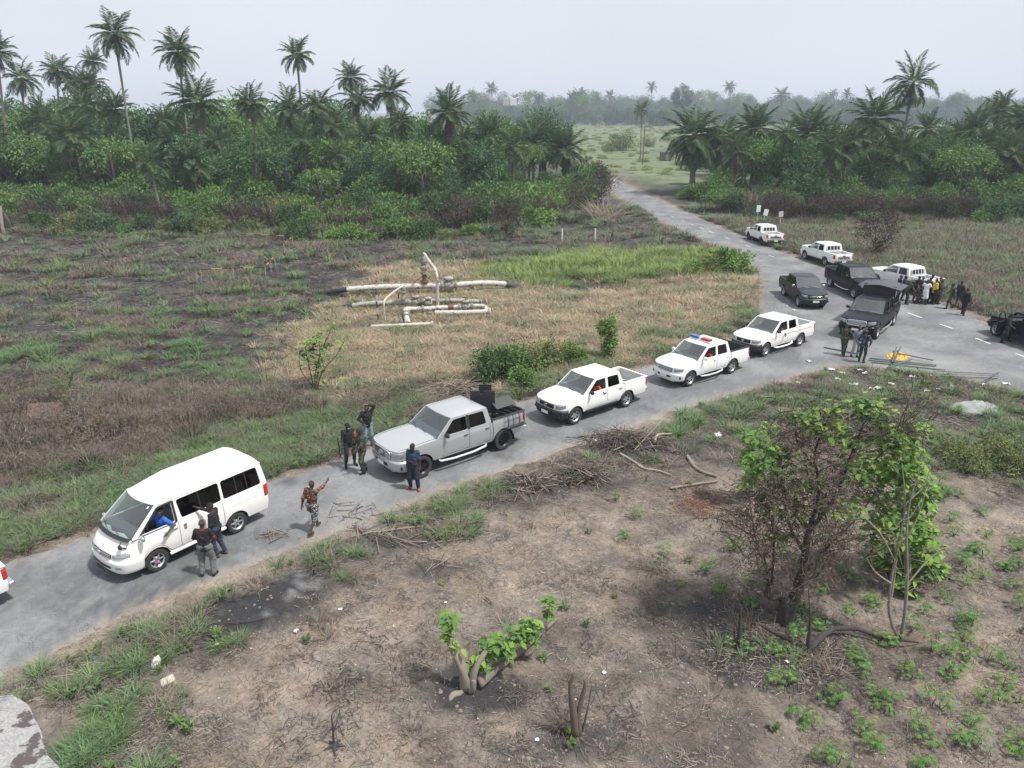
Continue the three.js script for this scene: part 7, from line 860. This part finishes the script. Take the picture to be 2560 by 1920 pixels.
// ---------------------------------------------------------------- roadside bushes and burnt shrubs
{
  const r = rngOf(38), burntShape = { leaves: crown(rngOf(77), { clumps: 130, per: 14, rx: 1.25, ry: 1.25, rz: 1.25, cy: 2.0, L: .22, W: .06, c: [.058, .044, .038], size: .32, yellow: .2 }), stems: twigs(rngOf(78), [V(0, .1, 0), V(.05, .5, 0), V(-.05, .9, .05)], 40, 1.6, .022, .5) };
  const burnt = plantOf('burnt_bush', burntShape, dryLeaf, charBark, 'burnt bush', 'bush'), spots = [[1095, 512, 1.15, 'round reddish brown burnt bush behind the marker posts'], [1888, 555, 1.3, 'lone scorched bush beside the road-edge pickups'], [1298, 440, 1.5, 'dark scorched bush above the dead brush heap'], [1250, 455, 1.2, 'low scorched bush left of the dead brush heap'], [995, 500, 1.2, 'olive brown scorched bush behind the vent pipe']];
  for (const [x, y, s, l] of spots) copyOf(burnt, G(x, y), r() * 6, l, null, s);
  for (let i = 0; i < 17; i++) { const x = 1660 + i * 35 + r() * 14; copyOf(burnt, G(x, 474 + 8 * r() + (x < 1700 ? -6 : 0)), r() * 6, 'scorched dark brown bush along the foot of the right thicket', 'scorched bushes along the right thicket', .6 + .45 * r()); }
  for (let i = 0; i < 16; i++) copyOf(burnt, G(i * 36 + r() * 20, 478 + 14 * r()), r() * 6, 'scorched dark brown bush along the foot of the left thicket', 'scorched bushes along the left thicket', .5 + .35 * r());
  for (const [x, y, s, k, l] of [[1065, 822, .42, 2, 'leftmost bush of the green hedge behind the road'], [1105, 812, .46, 0, 'thick bush in the green hedge behind the road'], [1150, 795, .44, 4, 'tallest bush in the green hedge behind the road'], [1195, 785, .42, 4, 'right bush of the green hedge behind the road'], [1240, 778, .3, 1, 'small bush at the right end of the green hedge'], [1128, 838, .3, 0, 'low bush before the green hedge'], [1575, 585, .62, 1, 'large bush at the right end of the bright grass'], [1535, 588, .46, 4, 'middle bush at the right end of the bright grass'], [1495, 590, .34, 1, 'small bush at the right end of the bright grass'], [2090, 1010, .28, 4, 'left bush of the green scrub patch at right'], [2150, 985, .3, 4, 'rear bush of the green scrub patch at right'], [2190, 1020, .3, 4, 'right bush of the green scrub patch at right'], [2050, 985, .24, 4, 'small yellowish bush of the scrub patch at right']]) plantAt(bushP[k], G(x, y, -.1), r() * 6, s, l);
  const dryShape = { leaves: crown(rngOf(79), { clumps: 60, per: 12, rx: 1.2, ry: .8, rz: 1.2, cy: .9, L: .26, W: .035, c: [.135, .122, .105], size: .35, yellow: .15 }), stems: twigs(rngOf(80), [V(0, .05, 0), V(.2, .3, .1), V(-.2, .3, -.1)], 70, 1.3, .014, .8) }, dry = plantOf('dry_bush', dryShape, dryLeaf, stick, 'dry bush', 'bush');
  for (const [x, y] of [[10, 830], [45, 850], [80, 840], [25, 890], [120, 860], [60, 930], [15, 960], [150, 920], [190, 905], [100, 975], [35, 1010], [200, 960], [250, 990], [310, 960], [360, 920], [420, 905], [480, 890], [540, 905], [610, 895], [830, 870], [770, 885]]) copyOf(dry, G(x, y), r() * 6, 'dry grey-brown bush in the scorched left verge', 'dry bushes of the left verge', .42 + .4 * r());
  { const b = G(1313, 776), t = thing('column_shrub', 'narrow upright green shrub between the road and dry grass', 'shrub', b); part('stem', limb([[0, -.1, 0], [.05, 1, 0], [0, 2, 0]], [.05, .04, .02], 6), bark, t); part('foliage', join([[0, .5, .32], [.05, 1.0, .36], [-.02, 1.5, .36], [.04, 1.95, .32], [-.35, 1.7, .22]].map(([x, y, R]) => at(crown(r, { clumps: 34, per: 12, rx: R, ry: .36, rz: R, cy: 0, L: .13, W: .08, c: C.fresh, size: .16 }), x, y, 0))), greenLeaf, t); }
  { const b = G(680, 848), t = thing('leafy_shrub', 'thin shrub with bright green leaves in the dry field', 'shrub', b), W = (x, y, D) => far(x, y, -b.z + D).sub(b), tips = []; for (const pts of [[[680, 848, 0], [682, 800, 0], [700, 745, 0], [718, 705, .1]], [[680, 848, 0], [670, 800, .1], [660, 750, .2], [668, 735, .2]], [[683, 845, 0], [698, 800, -.2], [725, 770, -.2], [742, 740, -.2]], [[680, 840, 0], [650, 800, -.1], [646, 765, -.1]], [[684, 830, 0], [690, 770, .3], [690, 730, .3]]]) { const v = pts.map((p) => W(...p)); part('stem', limb(v, [.03, .02, .01], 5), darkStick, t); tips.push(...v.slice(1)); } part('twigs', twigs(r, tips, 60, .5, .007, 1), darkStick, t).userData.kind = 'stuff'; const L = []; for (const [x, y, n, R, k] of [[665, 745, 26, .35, 2], [690, 735, 30, .4, 0], [705, 755, 24, .35, 2], [668, 775, 24, .35, 0], [690, 790, 20, .35, 0], [718, 708, 10, .22, 2], [738, 742, 6, .25, 2], [648, 760, 10, .25, 0], [690, 815, 12, .3, 1], [725, 800, 6, .25, 2], [735, 812, 4, .2, 2]]) clump(L, r, W(x, y, .05), R * 1.1, Math.round(n * 1.6), .24, k, 2); leafyBits(t, L, greenLeaf, bigLeaf); }
  { const b = G(583, 862), t = thing('dry_sapling', 'leafless dry sapling in the field left of the bright shrub', 'shrub', b), tips = []; for (let i = 0; i < 5; i++) { const a = i * 1.3, v = [V(0, 0, 0), V(Math.cos(a) * .15, .7, Math.sin(a) * .15), V(Math.cos(a) * .45, 1.5, Math.sin(a) * .45), V(Math.cos(a) * .6, 2.1, Math.sin(a) * .5)]; part('stem', limb(v, [.025, .018, .008], 5), stick, t); tips.push(...v.slice(1)); } part('twigs', twigs(r, tips, 70, .55, .007, .8), stick, t).userData.kind = 'stuff'; }
  palm('small_palm', 'small palm with dead brown fronds in the left field', null, G(158, 880).add(V(0, .8, 0)), G(160, 888), 1.05, 951, { n: 6, skirt: 20, thick: .9, low: -.2 }); palm('small_palm', 'withered grey palm at the left edge of the thicket foot', null, G(12, 500).add(V(0, 2.6, 0)), G(8, 505), 2.0, 952, { n: 4, skirt: 16 });
  { const b = G(228, 955), t = thing('dead_shrub', 'small dead straw-coloured shrub on a thin stem', 'shrub', b); part('stem', limb([[0, 0, 0], [-.08, .5, 0], [-.1, .9, 0]], [.04, .03, .02], 6), greyBark, t); part('foliage', at(blades(r, 60, .5, .012, .12, .35, [.17, .14, .08], 2), -.1, .75, 0), dryLeaf, t); }
  { const b = G(1305, 480), t = thing('dead_brush_heap', 'pale dry brush heap fanning out beside the main road', 'brush heap', b); for (let i = 0; i < 150; i++) { const a = -.3 + r() * 3.7, e = .08 + r() * .9, L = 1.6 + 2.6 * r(), x = (r() - .5) * 2.4; const d = V(Math.cos(a) * Math.cos(e), Math.sin(e), -Math.sin(a) * Math.cos(e) * .5); part('branch', limb([[x, .1, (r() - .5)], V(x, .1, 0).addScaledVector(d, L * .5).add(V((r() - .5) * .3, .1, 0)), V(x, 0, 0).addScaledVector(d, L)], [.035, .025, .010], 4), i % 3 ? paleStick : stick, t); } }
}
// ---------------------------------------------------------------- brushwood, logs, sticks
{
  const r = rngOf(39); const pile = (label, px, py, rx, rz, h, n, mats, L0, out = .3) => { const b = G(px, py), t = thing('brush_pile', label, 'brush pile', b); for (let i = 0; i < n; i++) { const a = r() * 6.283, x = (r() + r() - 1) * rx, z = (r() + r() - 1) * rz, k = Math.max(0, 1 - Math.hypot(x / rx, z / rz)), y = .04 + h * k * r(), L = L0 * (.35 + .9 * r()), e = (r() - .35) * out, d = V(Math.cos(a) * Math.cos(e), Math.sin(e), Math.sin(a) * Math.cos(e)), rad = .009 + .02 * r() * r(); const p0 = V(x, y, z).addScaledVector(d, -L / 2), p1 = V(x, y, z).add(V((r() - .5) * .14, .05 * r(), (r() - .5) * .14)), p2 = V(x, y, z).addScaledVector(d, L / 2); p0.y = Math.max(.02, p0.y); p2.y = Math.max(.02, p2.y); part('branch', limb([p0, p1, p2], [rad, rad * .8, rad * .45], 5), mats[Math.floor(r() * mats.length)], t); } };
  pile('large loose brushwood pile on the road verge below the white pickups', 1348, 958, 2.0, .8, .6, 260, [darkStick, darkStick, stick, darkStick], 1.5, .5); pile('rounded dense brushwood pile in front of the large loose one', 1252, 1032, 1.0, .62, .55, 240, [darkStick, darkStick, darkStick, stick], 1.0); pile('leftmost brushwood pile with pale sticks below the silver truck', 1140, 1048, 1.0, .75, .42, 180, [darkStick, darkStick, stick], 1.1, .7); pile('dry brushwood pile behind the silver truck', 985, 846, 2.2, .9, .6, 190, [paleStick, stick, stick, darkStick], 1.7, .5); pile('sparse burnt sticks strewn along the verge', 850, 1160, 2.2, .7, .12, 46, [darkStick, stick, charBark], 1.2, .15); pile('small heap of charred sticks on bare soil', 955, 1222, .35, .45, .1, 14, [charBark, darkStick, stick], .7, .2); pile('dry twigs lying on the asphalt near the minibus', 592, 1160, .45, .3, .06, 16, [darkStick, stick], .8, .1); pile('thin twigs scattered on the asphalt before the walking man', 770, 1105, 1.3, .8, .02, 30, [darkStick, greyBark], .5, .03);
  const log = (label, pts, rr, m, name = 'fallen_branch') => { const P0 = pts.map(([x, y, h]) => G(x, y, h ?? .07)); single(name, limb(P0, rr.map((q) => q * .72), 8, .3), m, label, 'branch'); };
  log('pale crooked branch in front of the large brush pile', [[1340, 984], [1372, 1003], [1392, 1016], [1420, 1020], [1450, 1030]], [.06, .07, .05, .035], paleStick); log('thick grey crooked log right of the large brush pile', [[1485, 989], [1500, 1012], [1520, 1024], [1548, 1033]], [.09, .09, .07], greyBark); log('straight thin log lying right of the leaf litter', [[1448, 1058], [1500, 1050], [1550, 1043]], [.06, .055, .04], stick); log('pale cut branch end at the top of the brush pile', [[1412, 962, .1], [1420, 952, .25], [1450, 947, .2]], [.08, .08, .05], paleStick); log('long pale stick leaning up out of the brush pile', [[1370, 982, .2], [1430, 930, .5]], [.02, .012], paleStick);
  log('charred pole lying on the verge left of centre', [[784, 1157], [850, 1148], [915, 1140]], [.035, .03, .02], stick); log('bent dark branch on the verge beside the charred pole', [[765, 1140], [800, 1165], [845, 1185]], [.03, .03, .015], darkStick); log('black burnt stick in the ash patch near the road', [[476, 1352], [540, 1346], [600, 1333]], [.018, .02, .01], charBark); log('curved charred stick lying on open soil', [[898, 1215], [915, 1232], [925, 1245]], [.02, .018, .01], charBark); log('short charred stick on soil above the sprouting stump', [[1048, 1490 - 195], [1060, 1305], [1064, 1312]], [.025, .022, .012], charBark); log('long thin dark branch lying at lower right centre', [[1560, 1500], [1500, 1560], [1455, 1590]], [.012, .018, .008], darkStick); log('forked dark branch lying beside the long thin one', [[1545, 1515], [1570, 1480], [1590, 1440]], [.010, .014, .006], darkStick); log('thin pale stick lying in the grass above the silver truck', [[860, 905], [940, 925]], [.02, .012], paleStick); log('pale log lying across the grass behind the convoy', [[1420, 752], [1470, 742], [1500, 735]], [.05, .05, .03], greyBark); log('thin stick lying on the littered verge', [[1990, 842], [2085, 838]], [.02, .015], paleStick);
  { const f = part(numbered('fallen_frond'), frondGeo[0], greenLeaf); f.position.copy(G(1440, 1000, .1)); f.rotation.set(0, 2.75, -.12, 'YXZ'); f.scale.setScalar(.55); tag(f, 'green palm frond lying in front of the brush pile', 'palm frond'); }
  for (let i = 0; i < 40; i++) { const x = 620 + r() * 560, y = 1030 + (1180 - x) * .26 + (r() - .5) * 60, a = r() * 6.28, p = flat(x, y); if (roadDist(p.x, p.z) > -.1) continue; const L = .12 + .3 * r(); single('twig', rod([p.x, .02, p.z], [p.x + Math.cos(a) * L, .022, p.z + Math.sin(a) * L], .008, .005, 5), darkStick, 'small dark twig lying on the side road', 'twig', 'twigs strewn on the side road'); }
}
// ---------------------------------------------------------------- stones, slab, litter, poles and tarp
{
  const r = rngOf(40), rock = (s, sx, sy, sz, seed) => { const g = new THREE.IcosahedronGeometry(1, 3), p = g.attributes.position; for (let i = 0; i < p.count; i++) { const v = V(p.getX(i), p.getY(i), p.getZ(i)), k = 1 + .22 * noise3(v.x * 1.5 + seed, v.y * 1.5, v.z * 1.5) + .08 * noise3(v.x * 5, v.y * 5 + seed, v.z * 5); p.setXYZ(i, v.x * k * sx * s, v.y * k * sy * s, v.z * k * sz * s); } g.computeVertexNormals(); return plain(g); };
  const stone = std([.40, .36, .31], .95), pale = std([.46, .42, .36], .95), paper = std([.72, .73, .74], .85, { side: THREE.DoubleSide });
  { const b = G(364, 1478, .06); single('concrete_block', at(rbox(.30, .17, .22, .03), b.x, b.y, b.z, .2, .5, .12), pale, 'beige broken concrete block on the verge', 'concrete block'); const q = G(338, 1440, .08); single('pale_rock', at(rock(1, .10, .20, .10, 3), q.x, q.y, q.z, 0, .4, -.3), std([.5, .48, .45], .9), 'upright pale rock just behind the concrete block', 'rock'); }
  { const im = []; for (let i = 0; i < 520; i++) { const x = 230 + r() * 1980, y = 1180 + r() * 480; const p = G(x, y, .004); if (roadDist(p.x, p.z) < .3) continue; im.push([p, .008 + .022 * r() * r()]); } const g = new THREE.IcosahedronGeometry(1, 0), m = new THREE.InstancedMesh(plain(g), pale, im.length), m4 = new THREE.Matrix4(), q = new THREE.Quaternion(); m.name = 'pebbles'; im.forEach(([p, s], i) => m.setMatrixAt(i, m4.compose(p, q.setFromEuler(new THREE.Euler(r() * 6, r() * 6, 0)), V(s, s * .6, s)))); scene.add(m); tag(m, 'pale pebbles and shell bits scattered on the soil', 'pebbles', null, 'stuff'); }
  { const cl = [], N = 2600; for (let i = 0; i < N; i++) { const x = 250 + r() * 1960, y = 1120 + r() * 540; const p = G(x, y, 0); if (roadDist(p.x, p.z) < .4 || noise2(p.x * .5, p.z * .5) < -.2) continue; cl.push([p, .015 + .045 * r() * r()]); } const m = new THREE.InstancedMesh(rock(1, 1, .6, 1, 8), std([.19, .155, .135], .95), cl.length), m4 = new THREE.Matrix4(), q = new THREE.Quaternion(); m.name = 'soil_clods'; cl.forEach(([p, s], i) => m.setMatrixAt(i, m4.compose(p, q.setFromEuler(new THREE.Euler(0, r() * 6, 0)), V(s, s, s)))); scene.add(m); tag(m, 'crumbled soil clods of the hoed field', 'soil', null, 'stuff'); }
  { const pts = [[-40, 1520], [30, 1512], [62, 1535], [88, 1590], [102, 1640], [130, 1668], [160, 1720], [-60, 1720]].map(([x, y]) => flat(x, y)), s = new THREE.Shape(pts.map((p) => new THREE.Vector2(p.x, -p.z))), g = new THREE.ExtrudeGeometry(s, { depth: .12, bevelEnabled: true, bevelSize: .03, bevelThickness: .03, bevelSegments: 2 }); g.rotateX(-Math.PI / 2); const sl = texture(512, (d) => { const a = tileNoise(512, 5, 95), b = tileNoise(512, 22, 96), c = tileNoise(512, 90, 97); for (let i = 0; i < 512 * 512; i++) { const v = a[i] * .8 + b[i] * .5 + c[i] * .2, k = sstep(.25, .5, v), w = 205 + 22 * c[i]; d[i * 4] = lerp(w, 112, k); d[i * 4 + 1] = lerp(w, 106, k); d[i * 4 + 2] = lerp(w * 1.01, 106, k); d[i * 4 + 3] = 255; } }); const uv = g.attributes.uv; for (let i = 0; i < uv.count; i++) uv.setXY(i, uv.getX(i) * .35, uv.getY(i) * .35); single('concrete_slab', g, std([.44, .435, .43], .95, { map: sl }), 'broken whitish concrete slab with soot stains in the lower left corner', 'concrete slab'); }
  const z7 = (x, y) => [(2060 + x / 4.424) * .8641, (640 + y / 4.424) * .8641], z3 = (x, y) => [(1300 + x / 2.91) * .8641, (760 + y / 2.91) * .8641];
  const scraps = [...[[80, 1265], [150, 1370], [400, 1270], [455, 1310], [740, 1425], [600, 1470], [350, 1430], [1260, 1480], [1410, 1445], [2010, 1430], [1185, 1330], [290, 1425], [970, 1345], [520, 1480], [1690, 1480], [1760, 1430], [200, 1300], [1130, 1500]].map((p) => z7(...p)), ...[[935, 308], [780, 405], [735, 425], [560, 1000], [1955, 688], [2025, 575], [2100, 425], [1620, 90], [1440, 960], [1500, 60], [1690, 120], [1650, 70], [1515, 690], [1240, 70]].map((p) => z3(...p)), [1700, 1432], [962, 1303], [640, 1365], [1160, 1600], [1305, 1455], [735, 1318], [470, 1395], [1455, 735], [1700, 662], [1715, 672], [2240, 890]];
  scraps.forEach(([x, y], i) => { const p = G(x, y, .03); if (roadDist(p.x, p.z) < 0) p.y = .035; const s = (i < 32 ? .13 : .055) * (.6 + .8 * r()), sd = r() * 20, g = grid(6, 6, (a, b) => [(a - .5) * s * 2, .02 + s * .45 * (.5 + noise2(a * 2.3 + sd, b * 2.3)), (b - .5) * s * 1.5 * (1 + .4 * noise2(a * 3 + sd, 4))]); single('litter_scrap', at(g, p.x, p.y - .02, p.z, 0, r() * 6), paper, 'crumpled white scrap of litter on the ground', 'litter', 'scraps of white litter'); });
  { const p = G(2112, 882), g = grid(22, 22, (a, b) => { const x = (a - .5) * 2.4, z = (b - .5) * 1.7, k = Math.max(0, 1 - Math.hypot(x / 1.2, z / .85)); return [p.x + x, p.y - .03 + .34 * Math.pow(k, .8) * (1 + .4 * noise2(x * 3, z * 3)) , p.z + z]; }); single('ash_heap', g, std([.27, .275, .285], .98), 'pale grey ash heap in the burnt ground at right', 'ash heap'); }
  { const b = G(102, 905), t = thing('rusty_sheet', 'rusty tin sheet propped up like a low roof in the left field', 'metal sheet', b, .4); part('sheet', grid(24, 6, (a, c) => [(a - .5) * 1.3, .62 - .35 * c - .1 * a + .02 * Math.sin(a * 75), (c - .5) * .9]), std([.10, .062, .05], .8, { side: THREE.DoubleSide }), t); for (const [x, z] of [[-.55, -.35], [.5, -.35], [-.5, .35], [.55, .35]]) part('stake', rod([x, 0, z], [x, .6 - (z > 0 ? .3 : 0), z], .025), stick, t); }
  // tarp and steel poles at the junction
  const P7 = (x, y, h = .06) => { const p = flat(...z7(x, y)); p.y = (roadDist(p.x, p.z) < 0 ? .012 : hgt(p.x, p.z)) + h; return p; };
  { const c = [P7(690, 1095, 0), P7(835, 1062, 0), P7(960, 1125, 0), P7(850, 1168, 0), P7(705, 1140, 0)], o = P7(810, 1115, 0), t = thing('folded_tarp', 'folded bright yellow tarpaulin lying on the asphalt', 'tarpaulin', o); const loop = (k) => { const n = c.length, a = k * n, i = Math.floor(a) % n; return c[i].clone().lerp(c[(i + 1) % n], a - Math.floor(a)).sub(o); }; for (const [sc, y, dx, seed] of [[1, .03, 0, 1], [.88, .06, .04, 5], [.7, .09, -.05, 9]]) part('fold', crease(grid(40, 9, (a, b) => { const q = loop(a), k = b < .85 ? b / .85 : 1; return [q.x * sc * k * (1 + .06 * noise2(a * 6.283 + seed, 3)) + dx, (b > .85 ? lerp(y, .0, (b - .85) / .15) : y + .035 * noise2(q.x * k * 2.4 + seed, q.z * k * 2.4)), q.z * sc * k * (1 + .08 * noise2(a * 9 + seed, 8))]; }), 50), std([.50, .315, .05], .8, { side: THREE.DoubleSide }), t); }
  const steel = std([.13, .15, .155], .45, { metalness: .5 });
  for (const [a, b, h, l] of [[[795, 1050], [745, 1222], .2, 'left of the two crossing poles on the yellow tarpaulin'], [[840, 1046], [766, 1216], .2, 'right of the two crossing poles on the yellow tarpaulin'], [[820, 1112], [1197, 1187], .16, 'pole running right from the yellow tarpaulin'], [[500, 1140], [1232, 1218], .05, 'uppermost of the long poles lying below the tarpaulin'], [[488, 1162], [1222, 1228], .05, 'middle of the long poles lying below the tarpaulin'], [[520, 1184], [1332, 1272], .05, 'lowest long pole lying below the tarpaulin'], [[695, 1252], [962, 1166], .1, 'short slanting pole across the long poles'], [[0, 1018], [345, 1088], .04, 'thin dark pole on the asphalt behind the two soldiers']]) { const t = thing('steel_pole', l, 'pole', P7(...a, h)), e = P7(...b, h).sub(t.position); part('tube', rod([0, 0, 0], e, .034), steel, t); part('end_cap', rod(e, e.clone().multiplyScalar(1.006), .042), P.dark, t); }
  { const o = P7(1210, 1310), t = thing('collapsed_frame', 'collapsed grey steel frame lying on the verge at right', 'steel frame', o), S = (a, b, ha = .06, hb = .06) => part('bar', rod(P7(...a, ha).sub(o), P7(...b, hb).sub(o), .03), steel, t); S([940, 1278], [1203, 1306]); S([1208, 1292], [1922, 1332], .1, .12); S([1210, 1336], [1922, 1362], .1, .06); S([1922, 1328], [1640, 1450], .2, .05); S([1922, 1345], [1650, 1442], .05, .05); S([1215, 1350], [1640, 1450]); S([1580, 1370], [1640, 1446]); S([1205, 1290], [1205, 1346], .12, .06); S([1560, 1356], [1610, 1432]); }
}
{ // fallen red-brown leaves under the burnt tree
  const r = rngOf(41), S = new Leaves(); for (let i = 0; i < 900; i++) { const x = 1455 + (r() + r() - 1) * 90 + 60, y = 1085 + (r() + r() - 1) * 42, p = G(x, y, .015); S.add(p, V(Math.cos(r() * 6.28), .1, Math.sin(i)).normalize(), V(r() - .5, 1, r() - .5).normalize(), .07 + .05 * r(), .035, tint(r() < .6 ? [.22, .085, .045] : [.17, .11, .07], r, .3), .4); } tag(part(numbered('leaf_litter'), S.geo(), dryLeaf), 'red brown fallen leaves strewn left of the burnt tree', 'leaf litter', null, 'stuff');
}
renderer.render(scene, camera);
